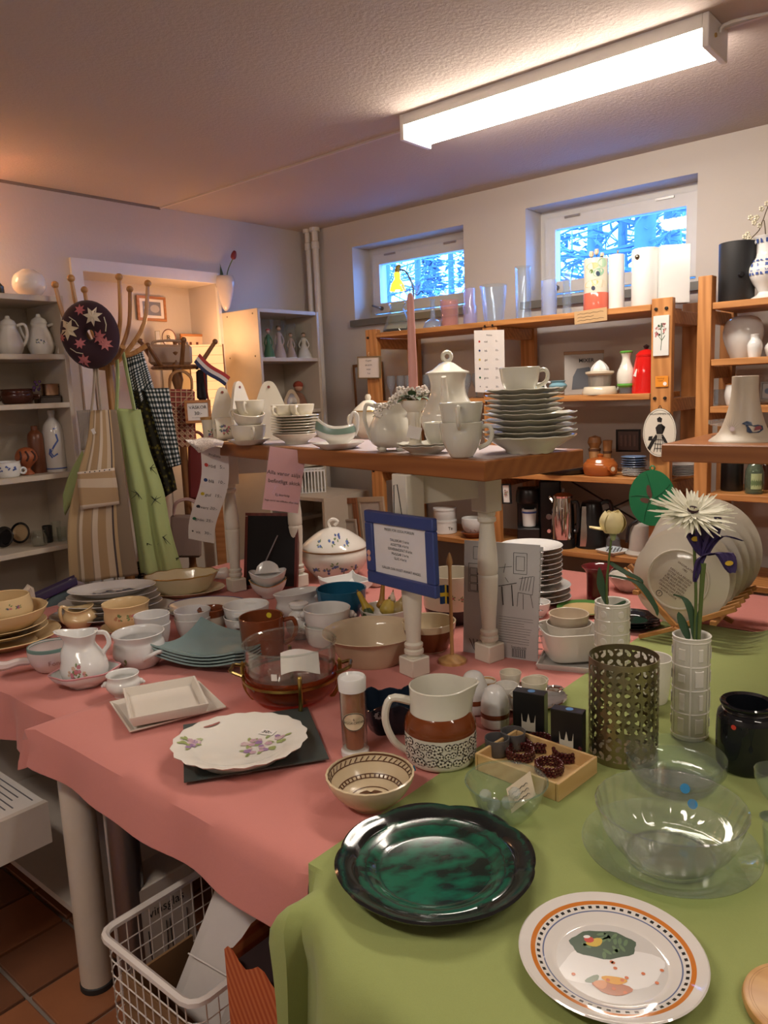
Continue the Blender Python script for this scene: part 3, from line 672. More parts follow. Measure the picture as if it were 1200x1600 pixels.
# lidded sugar bowl
P = Pot('sugar_bowl', 'cream lidded sugar bowl with gold line behind the milk jug', 'bowl', 568, 690, Z, 30, at=V(572, 684, Z) + Vector((-.0, .02, 0)))
P.lat('body', curve([(15, 0), (20, 6), (26, 22), (22, 38), (20, 42)], 3), IVORY, t=1.8); P.lat('lid', [(0, 41), (23, 41), (24, 43), (19, 48), (8, 57), (4, 58), (5, 63), (3, 67), (0, 67)], IVORY, 24); P.lat('gold_line', [(23.3, 40.6), (24.4, 41.5), (23.3, 42.4)], GOLD, 24)
for a in (pi, 0): handle(P, 21, 14, 34, 11, 2.4, IVORY, a)
# gravy boat with its saucer
P = Pot('saucer', 'white saucer under the green-edged gravy boat', 'saucer', 529, 703, Z, 54); PS = P
P.lat('dish', [(0, 0), (24, 0), (26, 1), (40, 9), (41, 10), (39, 10), (25, 3.5), (0, 3.5)], WHITE, 36)
P = Pot('gravy_boat', 'white gravy boat with green leaf border on a saucer', 'gravy boat', 0, 0, 0, 0, at=PS.world(3.6))
def boat(r, z, a, i, lo=.0):
    k = max(0, (z - lo)); return (r * (1 + .22 * max(0, cos(a)) ** 2 * (z > .018)), z + (.016 * max(0, cos(a)) ** 3 - .006 * sin(a) ** 2) * (z / .05))
pr = curve([(13, 0), (15, 4), (26, 14), (28, 26), (25, 34)], 4)
P.lat('body', pr, WHITE, 32, 1.6, warp=boat, sx=-1, sy=.75)
bnd = P.pf([(28.6, 22), (28.2, 27), (26.4, 32)])
P.add('leaf_border', lathe(bnd, 32, -1, .75, boat), plain((.20, .30, .24), .3)); P.tub('handle', [(20, 34), (24, 50), (31, 48), (31, 30), (26, 16)], 2.6, WHITE, flat=1.5)
# left plate stack with two cups
b = Pot('tmp', 'x', 'x', 463, 695, Z, 52); c = b.p.copy(); bpy.data.objects.remove(b.o)
plates(1, c, 37 * b.m, 16 * b.k, 0, IVORY, 'soup_plate', 'deep cream plate at the bottom of the stack by the pink notice', '', 'plate', 'cream plates by the pink notice', .5)
plates(7, c + Vector((0, 0, 14 * b.k)), 38 * b.m, 5 * b.k, 4.2 * b.k, IVORY, 'saucer', 'uppermost cream saucer under the two cups above the pink notice', 'cream saucer in the stack above the pink notice', 'saucer', 'cream saucers above the pink notice', .6)
zt_ = c.z + (14 + 6 * 4.2 + 1.5) * b.k
cup(0, 0, 0, 24, 40, 20, 'cream cup on the saucer stack, right one of the two', IVORY, -pi / 2 - .35, at=(c.x + .025, c.y + .012, zt_), rs=2.2)
cup(0, 0, 0, 24, 38, 20, 'cream cup on the saucer stack, left one of the two', IVORY, pi + .9, at=(c.x - .036, c.y - .018, zt_), rs=2.2)
# cups and saucer at the left end
P = Pot('saucer', 'cream saucer under the pile of cups at the left end of the tier', 'saucer', 390, 696, Z, 40); s_ = P
P.lat('dish', [(0, 0), (18, 0), (20, 1), (33, 8), (34, 9), (32, 9), (20, 3), (0, 3)], IVORY, 32)
ca = cup(0, 0, 0, 38, 56, 27, 'wide cream cup standing on the saucer at the left end of the tier', IVORY, -pi / 2 + .2, at=s_.world(3.2), rs=2)
cup(0, 0, 0, 30, 50, 23, 'cream cup lying tilted on the lowest cup of the pile', IVORY, pi - .6, at=ca.world(25) + RIGHT * .0, rs=2, tilt=(.25, .1))
cup(0, 0, 0, 30, 46, 25, 'topmost cream cup of the pile at the left end of the tier', IVORY, -pi / 2 - .3, at=ca.world(40) + RIGHT * .008 + AWAY * .02, rs=2)
# wall plaques / salt boxes
def arch(w, h, n=10): return [(-w / 2, 0), (w / 2, 0), (w / 2, h * .5)] + [(w / 2 * cos(t) ** 1.0 * (1 - .25 * sin(2 * t)), h * .5 + h * .5 * sin(t)) for t in [pi * i / (2 * n) for i in range(1, n)]] + [(0, h)] + [(-w / 2 * cos(t) * (1 - .25 * sin(2 * t)), h * .5 + h * .5 * sin(t)) for t in [pi * (n - i) / (2 * n) for i in range(1, n)]] + [(-w / 2, h * .5)]
for (x, y, w, h, back, rz, lab, kind) in ((350, 690, 38, 84, .06, .1, 'cream wall salt box with arched back and open tray', 1), (377, 690, 22, 92, .10, .9, 'narrow cream arched plaque seen almost edge on', 0), (421, 690, 52, 92, .11, -.05, 'wide cream arched wall plaque behind the cups', 0)):
    p = V(x, y, Z) + AWAY * back * .6; P = Pot('wall_plaque', lab, 'plaque', 0, 0, 0, 0, at=(p.x, p.y, Z), rz=rz)
    g = xf(prism(arch(w * P.m * (1.0 if kind or w > 30 else 2.2), h * P.k), .012), (0, 0, 0), (pi / 2, 0, 0)); P.add('plate', xf(g, rot=(-.08, 0, 0)), IVORY)
    P.add('hole', xf(lathe([(0, 0), (2.2 * P.m, 0), (2.2 * P.m, .001), (0, .001)], 10), (0, -.0135 + .08 * h * .9 * P.k, h * .9 * P.k), (pi / 2 - .08, 0, 0)), plain((.25, .06, .04)))
    if kind: P.add('tray', join(box(w * P.m, .03, .004, (0, -.02, .05), .001), box(w * P.m, .004, .02, (0, -.034, .058), .001)), IVORY)
# rose canister lying, rose cup
P = Pot('canister', 'cream canister with a rose bouquet lying on its side', 'canister', 356, 690, Z, 30, rz=.15); pr = curve([(17, 0), (18.5, 4), (18.5, 46), (15, 50)], 3)
P.add('jar', xf(lathe(shell(P.pf(pr), .002), 28), (-.045, .0, 18.6 * P.m), (0, pi / 2, 0)), IVORY)
fn = lambda u, v: (u - .012, -18.6 * P.m * cos(v / (18.6 * P.m)), 18.6 * P.m + 18.6 * P.m * sin(v / (18.6 * P.m)))
prints(P.o, posy(fn, [(-.008, .004), (.006, .008), (0, -.006)], [ROSE, DUSKY], .009, 3, LEAF))
P = Pot('rose_mug', 'cream mug with rose bouquet and wooden lid at the tier end', 'mug', 330, 690, Z, 20); pr = curve([(10, 0), (11, 3), (12, 28), (13, 34)], 2); P.lat('body', pr, IVORY, t=1.5)
P.lat('lid', [(0, 34), (14, 34), (14, 38), (0, 38)], wood((.3, .15, .04), (.5, .28, .09), 0), 20); prints(P.o, posy(around(P.pf(pr)), [(0, .02), (.002, .034)], [ROSE, DUSKY], .008, 5, LEAF))
# doily hanging over the end
dq = [V(350, 689, Z), VP(290, 688, V(330, 692, Z), AWAY), VP(310, 709, V(330, 692, Z), AWAY), V(347, 700, Z)]
def doily(u, v):
    a = dq[0].lerp(dq[1], u); b = dq[3].lerp(dq[2], u); p = a.lerp(b, v); return p + Vector((0, 0, .003 + .012 * sin(pi * min(1, u * 1.3)) * (1 - .3 * v))) + AWAY * (.006 * sin(u * 11 + v * 4))
lace, nt, bb = _mat('lace'); vv = node(nt, 'ShaderNodeTexVoronoi'); vv.inputs['Scale'].default_value = 130; nt.links.new(coord(nt), vv.inputs[0])
nt.links.new(ramp(nt, vv.outputs[0], [(.25, (.45, .36, .33)), (.5, (.8, .74, .68))]), bb.inputs['Base Color']); setb(bb, .9); bump(nt, bb, vv.outputs[0], .6, .002)
tag(mk('doily', sheet(doily, 14, 10, .001), lace), 'white lace doily hanging over the left end of the tier', 'doily')
# ------------------------------------------------------------------ notices
def price_list(name, label, fn, w, h, mat=PAPER):
    o = mk(name, sheet(lambda u, v: fn((u - .5) * w, (v - .5) * h), 6, 14, .0005), mat); tag(o, label, 'price list', 'coloured dot price lists')
    mk('heading', onfn(xf(textgeo('Prislista', h * .035), (0, h * .42, 0)), fn), INK, o, smooth=0)
    for i, (c, a, b) in enumerate((((.6, .05, .04), 'röd', '5:-'), ((.02, .06, .2), 'blå', '10:-'), ((.65, .5, .03), 'gul', '15:-'), ((.02, .03, .05), 'svart', '20:-'), ((.02, .15, .06), 'grön', '25:-'), ((.03, .03, .03), 'vit', '30:-'))):
        y = h * (.32 - i * .145); mk('dot', onfn(disc(h * (.018 if i < 5 else .009), (-w * .33, y), 10), fn), plain(c, .6), o, smooth=0)
        mk('lettering', onfn(xf(textgeo(a, h * .045), (-w * .12, y - .001, 0)), fn), INK, o, smooth=0); mk('lettering', onfn(xf(textgeo(b, h * .045), (w * .25, y + h * .005, 0)), fn), INK, o, smooth=0)
    return o
pa, pb = VP(336, 697, A0 + TU * 1.40 - TV * .012, TV), VP(320, 846, A0 + TU * 1.40 - TV * .012, TV); L = (pa - pb).length; cx_ = (pa + pb) / 2; yd = (pa - pb).normalized(); xd = (RIGHT * .9 + Vector((0, 0, -.14))).normalized()
xd = (xd - yd * xd.dot(yd)).normalized(); zd = xd.cross(yd)
mq = mpp(cx_)
price_list('price_list', 'curled white price list with coloured dots hanging from the tier end', lambda x, y: cx_ + xd * (x + .017 * (sin(y / L * 5.6 + .5))) + yd * y + zd * (.012 + .010 * sin(y / L * 5 + 1.0)), 42 * mq, L)
# pink notice
pq = VP(450, 702, A0 - TV * .014, TV); n = Vector((pq.x, pq.y, 0)).normalized(); q = [VP(x, y, pq - n * .012, n) for x, y in ((422, 700), (478, 702), (466, 806), (409, 792))]
tc = (q[0] + q[1]) / 2; bcn = (q[2] + q[3]) / 2; yd2 = (tc - bcn).normalized(); xd2 = ((q[1] - q[0]) + (q[2] - q[3])).normalized(); xd2 = (xd2 - yd2 * xd2.dot(yd2)).normalized(); zd2 = xd2.cross(yd2); c0 = (tc + bcn) / 2; wq = (q[1] - q[0]).length * 1.02; hq = (tc - bcn).length
fnp = lambda x, y: c0 + xd2 * x + yd2 * y + zd2 * (.004 + .007 * (sin((y / hq) * 4) * .7 + x / wq * sin(y / hq * 3)))
o = tag(mk('notice', sheet(lambda u, v: fnp((u - .5) * wq, (v - .5) * hq), 8, 14, .0006), plain((.72, .40, .40), .8)), 'pink paper notice taped to the front of the wooden tier', 'notice')
mk('plastic_sleeve', sheet(lambda u, v: fnp((u - .5) * wq * 1.1, (v - .49) * hq * 1.06) + zd2 * .0025, 8, 14), glass((.97, .97, .97), .05, 1.35, .03), o)
for s, y, z in (('Alla varor säljs i', .10, .088), ('befintligt skick', -.03, .088), ('Ej återköp', -.24, .055), ('Inga varor tas tillbaka efter köp', -.34, .042)):
    mk('lettering', onfn(xf(textgeo(s, hq * z), (wq * .01, y * hq, 0)), fnp, .0012), INK, o, smooth=0)
# blue framed price sign on the near leg
pc = lf - TV * .052; fr = [VP(x, y, pc, TV) for x, y in ((573, 796), (680, 811), (684, 935), (577, 908))]
xa = ((fr[1] - fr[0]) + (fr[2] - fr[3])) / 2; ya = ((fr[0] - fr[3]) + (fr[1] - fr[2])) / 2; cc = sum(fr, Vector()) / 4; fw, fh = xa.length, ya.length
M = frame_axes(cc, xa, ya); t = thing('framed_sign', 'blue framed porcelain price sign hanging on the near white leg', 'sign'); t.matrix_world = M
FB = plain((.035, .06, .22), .4); bw = fw * .115
for nm, g in (('frame_rail', box(fw, bw, .018, (0, fh / 2 - bw / 2, 0), .003)), ('frame_rail', box(fw, bw, .018, (0, -fh / 2 + bw / 2, 0), .003)), ('frame_stile', box(bw, fh - 2 * bw, .018, (-fw / 2 + bw / 2, 0, 0), .003)), ('frame_stile', box(bw, fh - 2 * bw, .018, (fw / 2 - bw / 2, 0, 0), .003))): mk(nm, g, FB, t)
sh = mk('price_sheet', box(fw - 2 * bw, fh - 2 * bw, .002, (0, 0, 0)), plain((.78, .76, .76), .8), t)
for s, y in (('PRISER FÖR UDDA PORSLIN', .27), ('TALLRIKAR 5 kr/st', .14), ('ASSIETTER 4 kr/st', .08), ('SERVERINGSFAT 8 kr/st', .02), ('MUGGAR 3 kr/st', -.04), ('GLAS 4 kr/st', -.10), ('GÄLLER DÄR INGET ANNAT ANGES', -.25)): mk('lettering', xf(textgeo(s, fh * .05), (0, y * fh, .0016)), INK, sh, smooth=0)
for y in (-.08, -.16): mk('sticker', xf(lathe([(0, 0), (.008, 0), (.008, .0008), (0, .0008)], 12), (-fw / 2 + bw * .45, y * fh, .009)), plain((.7, .35, .25)), t)
mk('hanger_wire', tube([(-.018, fh / 2, 0), (-.008, fh / 2 + .075, .004), (.006, fh / 2 + .078, .004), (.014, fh / 2, 0)], .0013, 5, 1), INK, t)
# ================================================================== ON THE PINK CLOTHS
BEI = glaze((.74, .55, .30), .16)
# stack of mustard-cream bowls at the left edge
b = Pot('tmp', 'x', 'x', 12, 1022, T, 110); c = b.p.copy(); m = b.m; k = b.k; bpy.data.objects.remove(b.o)
plates(1, c, 80 * m, 16 * k, 0, BEI, 'plate', 'wide mustard cream plate at the bottom of the stack at the left edge', '', 'plate', 'mustard cream dishes', .6, scal(24, .006, .08))
plates(2, c + Vector((-.02, 0, 12 * k)), 66 * m, 11 * k, 8 * k, BEI, 'plate', 'upper mustard cream side plate below the deep dish at the left edge', 'lower mustard cream side plate below the deep dish at the left edge', 'plate', 'mustard cream dishes', .6, scal(24, .006, .06))
P = Pot('deep_dish', 'deep mustard cream dish carrying a bowl at the left edge of the table', 'dish', 0, 0, 0, 0, at=c + Vector((-.012, 0, 26 * k))); P.lat('dish', curve([(42, 0), (46, 3), (60, 14), (68, 28)], 3), BEI, 36, 2.5, warp=scal(24, .008, .05)); dd = P
P = Pot('bowl', 'small mustard cream bowl with floral sprigs on top of the left stack', 'bowl', 0, 0, 0, 0, at=dd.world(4) + RIGHT * .01); pr = curve([(26, 0), (31, 3), (42, 18), (41, 34), (39, 44)], 3)
P.lat('body', pr, BEI, 32, 2.5); prints(P.o, posy(around(P.pf(pr)), [(-.02, .072), (.016, .075), (.045, .07)], [ROSE, DUSKY], .006, 7, LEAF))
# fondue pan
FON = glaze((.66, .56, .54), .15); P = Pot('fondue_pan', 'pale pink fondue pan with green rim and stub handle', 'pan', 84, 1051, T, 44); pr = curve([(22, 0), (26, 4), (33, 16), (35, 28), (34, 36)], 3)
P.lat('pan', pr, FON, 36, 2.5); P.lat('rim_band', [(34.4, 30), (34.8, 34), (34.2, 37.2), (32.6, 37.6), (31.4, 34)], plain((.16, .28, .26), .25), 36)
P.tub('handle', [(32, 18), (48, 20), (64, 18), (78, 20), (82, 20)], [6, 6.5, 7, 8.5, 6], FON, ang=pi + .1)
fp = around(P.pf(pr)); mk('lettering', onfn(xf(textgeo('Fondue', 11 * P.m), (10 * P.m, 17 * P.k, 0)), fp), plain((.35, .2, .18)), P.o, smooth=0)
# water jug in its basin
P = Pot('wash_basin', 'small pink-rimmed basin under the pitcher', 'dish', 136, 1078, T, 50); fl2 = lambda r, z, a, i: (r * (1 + .05 * cos(6 * a)), z)
pr = curve([(24, 0), (27, 3), (44, 13), (51, 23)], 3); P.lat('dish', pr, WHITEC, 36, 2, warp=fl2, sy=.8); P.lat('pink_rim', [(50.5, 21.5), (51.6, 23.6), (50, 24.4), (48, 23)], plain((.62, .30, .32), .3), 36, warp=fl2, sy=.8); ba = P
P = Pot('pitcher', 'white rose-painted pitcher standing in its small basin', 'jug', 0, 0, 0, 0, at=ba.world(3)); pr = curve([(24, 0), (28, 4), (36, 22), (30, 44), (20, 60), (21, 70), (25, 80)], 3)
def jugw(r, z, a, i): return (r * (1 + .22 * max(0, cos(a - pi)) ** 4 * max(0, z - .07) / .03), z + .010 * max(0, cos(a - pi)) ** 2 * (z > .07) - .006 * abs(sin(a)) * (z > .08))
P.lat('body', pr, WHITEC, 32, 2, warp=jugw); P.tub('handle', [(20, 76), (36, 74), (40, 58), (30, 44), (32, 32)], 4, WHITEC, ang=-.25, flat=.8)
prints(P.o, posy(around(P.pf(pr)), [(-.036, .045), (-.022, .06), (-.01, .05)], [dye((.55, .2, .25)), ROSE, dye((.6, .42, .3))], .009, 9, LEAF))
# small mustard creamer, mustard cup and saucer
P = Pot('creamer', 'small mustard cream jug with wavy lip behind the pitcher', 'jug', 125, 984, T, 34); P.lat('body', curve([(16, 0), (22, 8), (24, 16), (19, 24), (21, 30)], 3), BEI, 28, 2, warp=lambda r, z, a, i: (r * (1 + .16 * max(0, cos(a)) ** 3 * (z > .03)), z + (.006 * cos(2 * a)) * (z > .035))); handle(P, 18, 8, 34, 9, 2.6, BEI, pi + .3)
P = Pot('saucer', 'mustard cream saucer under the big floral cup', 'saucer', 201, 993, T, 44); P.lat('dish', [(0, 0), (22, 0), (24, 1), (38, 9), (40, 11), (37, 10.5), (22, 3.5), (0, 3.5)], BEI, 32); sp = P
P = Pot('floral_cup', 'big mustard cream cup with red sprigs and wavy lip', 'cup', 0, 0, 0, 0, at=sp.world(3.6)); pr = curve([(22, 0), (26, 4), (34, 18), (33, 32), (36, 42)], 3); P.lat('body', pr, BEI, 36, 2.2, warp=scal(9, .012, .045)); prints(P.o, posy(around(P.pf(pr)), [(-.03, .058), (.015, .06), (.05, .055)], [ROSE, dye((.5, .2, .1))], .009, 4, LEAF))
# pale nested cups
def bowlset(name, xc, yb, wb, wt, h, n, dz, mat, labs, cat, grp, t=2, z=T, warp=None, extra=None):
    P0 = None
    for i in range(n):
        P = Pot(name, labs[i], cat, xc, yb, z, wb, grp) if i == 0 else Pot(name, labs[i], cat, 0, 0, 0, 0, grp, at=P0.world(dz * i))
        P.m, P.k = (P0.m, P0.k) if P0 else (P.m, P.k); P0 = P0 or P
        P.lat('body', curve([(wb * .46, 0), (wb * .5, h * .08), (wb * .5 + (wt - wb) * .32, h * .5), (wt * .49, h * .9), (wt * .5, h)], 3), mat, 32, t, warp=warp)
        if extra: extra(P, i)
    return P0
bowlset('cup', 242, 1016, 40, 55, 36, 2, 14, GREYW, ['lower of two nested grey-white cups beside the mustard cup', 'upper of two nested grey-white cups beside the mustard cup'], 'cup', 'nested grey-white cups')
bowlset('cup', 304, 1000, 42, 57, 30, 2, 11, GREYW, ['lower of two nested grey-white cups behind the square plates', 'upper of two nested grey-white cups behind the square plates'], 'cup', 'nested grey-white cups')
# soup bowl with loop handles
P = Pot('soup_bowl', 'grey-white soup bowl with loop handle and leaf motif', 'bowl', 221, 1046, T, 52); P.lat('body', curve([(26, 0), (30, 4), (40, 18), (38, 34), (36, 40), (40, 50)], 3), GREYW, 36, 2.5)
for a in (-pi / 2 + .55, pi / 2 + .5): P.add('loop_handle', tube([(39 * P.m * cos(a + d), 39 * P.m * sin(a + d), hh * P.k) if abs(d) > .3 else (50 * P.m * cos(a + d), 50 * P.m * sin(a + d), hh * P.k) for d, hh in ((-.42, 18), (-.28, 25), (0, 28), (.28, 25), (.42, 18))], 3.2 * P.m), GREYW)
prints(P.o, {LEAF: onfn(disc(.006, (-.045, .03), 8, 2, 1.3), around(P.pf([(30, 4), (40, 18), (38, 34)])), .002)}, 'leaf_print')
# lion head bowl
def lion(P, r, h, mat, s=5):
    for a in (pi - .15, -.15): P.add('lion_head', join(ball(s * P.m, (r * P.m * cos(a), r * P.m * sin(a), h * P.k), 10), ball(s * .55 * P.m, ((r + s * .9) * P.m * cos(a), (r + s * .9) * P.m * sin(a), (h - s * .35) * P.k), 8)), mat)
P = Pot('lion_bowl', 'tiny white lion-head bowl beside the white trays', 'bowl', 195, 1092, T, 30); P.lat('body', curve([(15, 0), (16, 3), (25, 14), (26, 22), (23, 27), (25, 34)], 3), WHITEC, 32, 2.2); lion(P, 26, 20, WHITEC)
# oval platters
def oval(R, rs, h, rw=.7): return lathe(platep(R, h, rw), 40, 1, rs)
p = V(168, 972, T) + AWAY * .075; m = mpp(p); GPL = glaze((.66, .64, .62), .15)
for i, (R, dz, dx, lab) in enumerate(((95, 0, .0, 'lowest and widest oval platter of the stack below the aprons'), (78, 9, -.01, 'second oval platter from the bottom of the stack below the aprons'), (76, 17, -.012, 'third oval platter from the bottom of the stack below the aprons'), (68, 26, .0, 'fourth oval platter from the bottom of the stack below the aprons'), (66, 35, .0, 'topmost oval platter with bird motif below the aprons'))):
    o = tag(mk('oval_platter', oval(R * m, .66, 10 * m), GPL), lab, 'platter', 'oval platters below the aprons'); o.location = p + RIGHT * dx + Vector((0, 0, dz * m * 1.05)); o.rotation_euler = (0, 0, YAW + .25)
fn = lambda u, v: (u, v, .0042); prints(o, posy(fn, [(-.05, -.005), (-.02, .012), (.02, -.008), (.05, .012)], [DUSKY, dye((.25, .25, .3))], .015, 2, dye((.2, .22, .2))))
# cream scalloped bowl on platter
p = V(280, 934, T) + AWAY * .06; m = mpp(p)
o = tag(mk('oval_platter', oval(66 * m, .7, 9 * m), glaze((.72, .62, .42))), 'cream oval platter under the scalloped bowl', 'platter'); o.location = p; o.rotation_euler = (0, 0, YAW)
P = Pot('scalloped_bowl', 'oval cream bowl with scalloped gold edge in front of the green apron', 'bowl', 0, 0, 0, 0, at=p + Vector((0, 0, 5 * m))); P.m = P.k = m
P.lat('bowl', curve([(38, 0), (42, 4), (50, 16), (56, 26)], 3), glaze((.74, .63, .40)), 44, 2.5, warp=scal(11, .02, .06, .0015), sy=.68); P.lat('gold_edge', [(55.6, 25.4), (57, 26.6), (55.4, 27.6)], GOLD, 44, warp=scal(11, .02, .06, .0015), sy=.68)
# two oval platters with blue line
p = V(318, 968, T) + AWAY * .07; m = mpp(p)
for i, lab in enumerate(('lower of two cream oval platters behind the nested cups', 'upper cream oval platter with blue edge line behind the nested cups')):
    o = tag(mk('oval_platter', oval(63 * m, .72, 9 * m), glaze((.74, .70, .62))), lab, 'platter', 'cream platters with blue line'); o.location = p + Vector((.004 * i, 0, i * 7 * m)); o.rotation_euler = (0, 0, YAW - .1)
    mk('blue_line', lathe([(60.5 * m, 9 * m), (61.5 * m, 9.6 * m), (62.5 * m, 9.9 * m)], 40, 1, .72), plain((.10, .10, .22), .3), o)
# crock, gratin dishes, brown mug, sauce boats
P = Pot('crock', 'small stoneware crock with a brown glazed rim behind the gratin dishes', 'crock', 333, 992, T, 32); P.lat('body', curve([(16, 0), (18, 4), (21, 16), (19, 28), (21, 36)], 3), glaze((.50, .42, .34)), 28, 2); P.lat('glazed_rim', [(19.4, 26), (21.6, 36), (20, 37.5), (17, 33), (17, 28)], BROWN, 28)
def tabs(P, i):
    for a in (-pi / 2 - .25, pi / 2 - .25): P.add('tab_handle', xf(box(22 * P.m, 12 * P.m, 4 * P.k, bev=.001), (37 * P.m * cos(a), 37 * P.m * sin(a), 20 * P.k), (0, 0, a + pi / 2)), WHITEC)
bowlset('gratin_dish', 388, 995, 56, 72, 26, 2, 16, WHITEC, ['lower of two stacked white tab-handled gratin dishes', 'upper of two stacked white tab-handled gratin dishes'], 'dish', 'white gratin dishes', extra=tabs)
P = Pot('brown_mug', 'brown glazed mug with a yellow dot inside the rim', 'mug', 413, 1030, T, 56); P.lat('body', curve([(28, 0), (31, 3), (34, 30), (35, 58)], 3), BROWN, 32, 2.4); handle(P, 33, 14, 50, 20, 3.6, BROWN, -.15)
P.add('dot_sticker', xf(disc(4.5 * P.m, n=12), (12 * P.m, 29.5 * P.m, 50 * P.k), (pi / 2, 0, -.35)), plain((.75, .62, .03), .6), smooth=0)
def boat2(P, mat, s=1.0):
    w = lambda r, z, a, i: (r * (1 + .3 * abs(cos(a)) ** 3 * (z > .012)), z + .014 * s * abs(cos(a)) ** 2 * (z / .04))
    return w
PSB = None
for i, lab in enumerate(('lower white sauce boat with gold edge before the black frame', 'upper white wavy sauce boat before the black frame')):
    P = Pot('sauce_boat', lab, 'sauce boat', 421, 936, T, 30, 'stacked sauce boats') if i == 0 else Pot('sauce_boat', lab, 'sauce boat', 0, 0, 0, 0, 'stacked sauce boats', at=PSB.world(14)); PSB = PSB or P
    P.lat('bowl', curve([(13, 0), (15, 3), (22, 12), (25, 20)], 4), WHITEC, 36, 1.8, warp=boat2(P, 0), sx=.9, sy=1.05)
    if i == 0: P.lat('gold_edge', [(24.6, 19.5), (25.6, 20.6), (24.4, 21)], GOLD, 36, warp=boat2(P, 0), sx=.9, sy=1.05)
    else: P.add('lip', sheet(lambda u, v: Vector(((u - .5) * 40 * P.m, 12 * P.m + 6 * P.m * v, (20 + 18 * v * sin(pi * u) ** .5) * P.k)), 10, 4, .002), WHITEC)
P = Pot('gravy_jug', 'white gravy jug with long oval mouth behind the spice jar', 'jug', 466, 972, T, 40); P.lat('body', curve([(19, 0), (20, 3), (30, 16), (27, 30), (32, 42)], 3), WHITEC, 36, 2, warp=lambda r, z, a, i: (r * (1 + .14 * abs(cos(a)) ** 4 * (z > .04)), z + .006 * cos(a) * (z > .04)), sy=.7); handle(P, 28, 10, 34, 12, 3, WHITEC, -.2)
P = Pot('spice_jar', 'round white spice jar with pierced cap', 'jar', 470, 1000, T, 28); P.lat('body', curve([(13, 0), (15, 3), (22, 18), (18, 34), (11, 42), (11, 46)], 3) + [(0, 46)], WHITEC, 28); P.lat('cap', [(11, 44), (15, 48), (15, 53), (12, 55), (0, 55)], WHITEC, 24)
bowlset('ramekin', 514, 1014, 64, 74, 30, 2, 24, WHITEC, ['lower of two stacked white lion-head ramekins', 'upper of two stacked white lion-head ramekins'], 'ramekin', 'lion-head ramekins', extra=lambda P, i: lion(P, 38, 20, WHITEC, 6))
P = Pot('blue_bowl', 'deep petrol blue glazed bowl', 'bowl', 536, 976, T, 48); P.lat('body', curve([(23, 0), (25, 3), (36, 24), (39, 50)], 3), BLUE, 36, 2.4)
# square white bowl
p = V(540, 930, T) + AWAY * .04; P = Pot('square_bowl', 'white square bowl with raised corners below the tureen', 'bowl', 0, 0, 0, 0, at=p, rz=.5)
sq = lambda r, z, a, i: (r / max(abs(cos(a)), abs(sin(a))), z + (.012 * (max(abs(cos(a)), abs(sin(a))) < .78) * (z > .015)))
P.lat('bowl', [(18, 0), (30, 8), (32, 20)], WHITEC, 40, 2, warp=sq, smooth=30)
# bowl of gourds
P = Pot('handled_bowl', 'white ribbed bowl with tab handle holding the gourds', 'bowl', 603, 989, T, 50); P.lat('bowl', curve([(26, 0), (28, 3), (36, 18), (39, 32)], 3), glaze((.66, .62, .55)), 40, 2.2, warp=scal(30, .012, 0)); P.add('tab_handle', box(20 * P.m, 14 * P.m, 4 * P.k, (-14 * P.m, -42 * P.m, 27 * P.k), .001), WHITEC); gb = P
for i, (x, y, hh, L, r, tl_, cc, lab) in enumerate(((-22, -8, 24, 34, 8, -.45, (.62, .42, .04), 'yellow crooked-neck gourd at the left of the white bowl'), (-6, 2, 30, 34, 6.5, .12, (.45, .22, .03), 'orange-brown gourd standing tall in the white bowl'), (2, -16, 24, 22, 10, .2, (.60, .44, .08), 'plump yellow gourd in the middle of the white bowl'), (14, -14, 22, 26, 10, .5, (.34, .24, .08), 'brown-green gourd at the front of the white bowl'), (24, 2, 26, 32, 8.5, .35, (.38, .22, .06), 'brown gourd at the right of the white bowl'), (-24, -20, 22, 12, 7, -.2, (.05, .09, .03), 'dark green gourd at the left rim of the white bowl'), (10, 8, 38, 14, 5, .2, (.70, .55, .42), 'pale small gourd on top of the white bowl'))):
    q = gb.p + (RIGHT * x + AWAY * y) * gb.m + Vector((0, 0, (hh - 2) * gb.k)); L *= 1.2; r *= 1.25; g = Pot('gourd', lab, 'gourd', 0, 0, 0, 0, 'gourds in the white bowl', at=q, tilt=(-.2, tl_))
    g.lat('fruit', curve([(0, 0), (r * .8, r * .4), (r, r), (r * .55, r * 2), (r * .42, L * .8), (r * .3, L), (0, L)], 3), plain(cc, .4, vary=.5, sc=40), 16); g.lat('stem', [(0, L - 1), (r * .16, L - 1), (r * .13, L + 4), (0, L + 4)], plain((.2, .14, .05)), 6)
# big beige mixing bowl and the brown/cream bowl behind
P = Pot('mixing_bowl', 'large glossy beige mixing bowl standing by the near white leg', 'bowl', 0, 0, T, 0, at=V(582, 1030, T)); P.lat('bowl', curve([(48, 0), (51, 4), (62, 26), (69, 40), (77, 45)], 3), glaze((.64, .52, .36), .1), 44, 2.6)
P = Pot('two_tone_bowl', 'cream bowl with dark brown outside behind the near white leg', 'bowl', 672, 1022, T, 50); P.lat('bowl', curve([(25, 0), (28, 3), (38, 24), (42, 44)], 3), glaze((.72, .60, .40)), 36, 2.6); P.lat('brown_glaze', [(28.6, 3), (32.5, 10), (38.4, 23.5), (40.5, 34), (40, 34)], BROWN, 36)
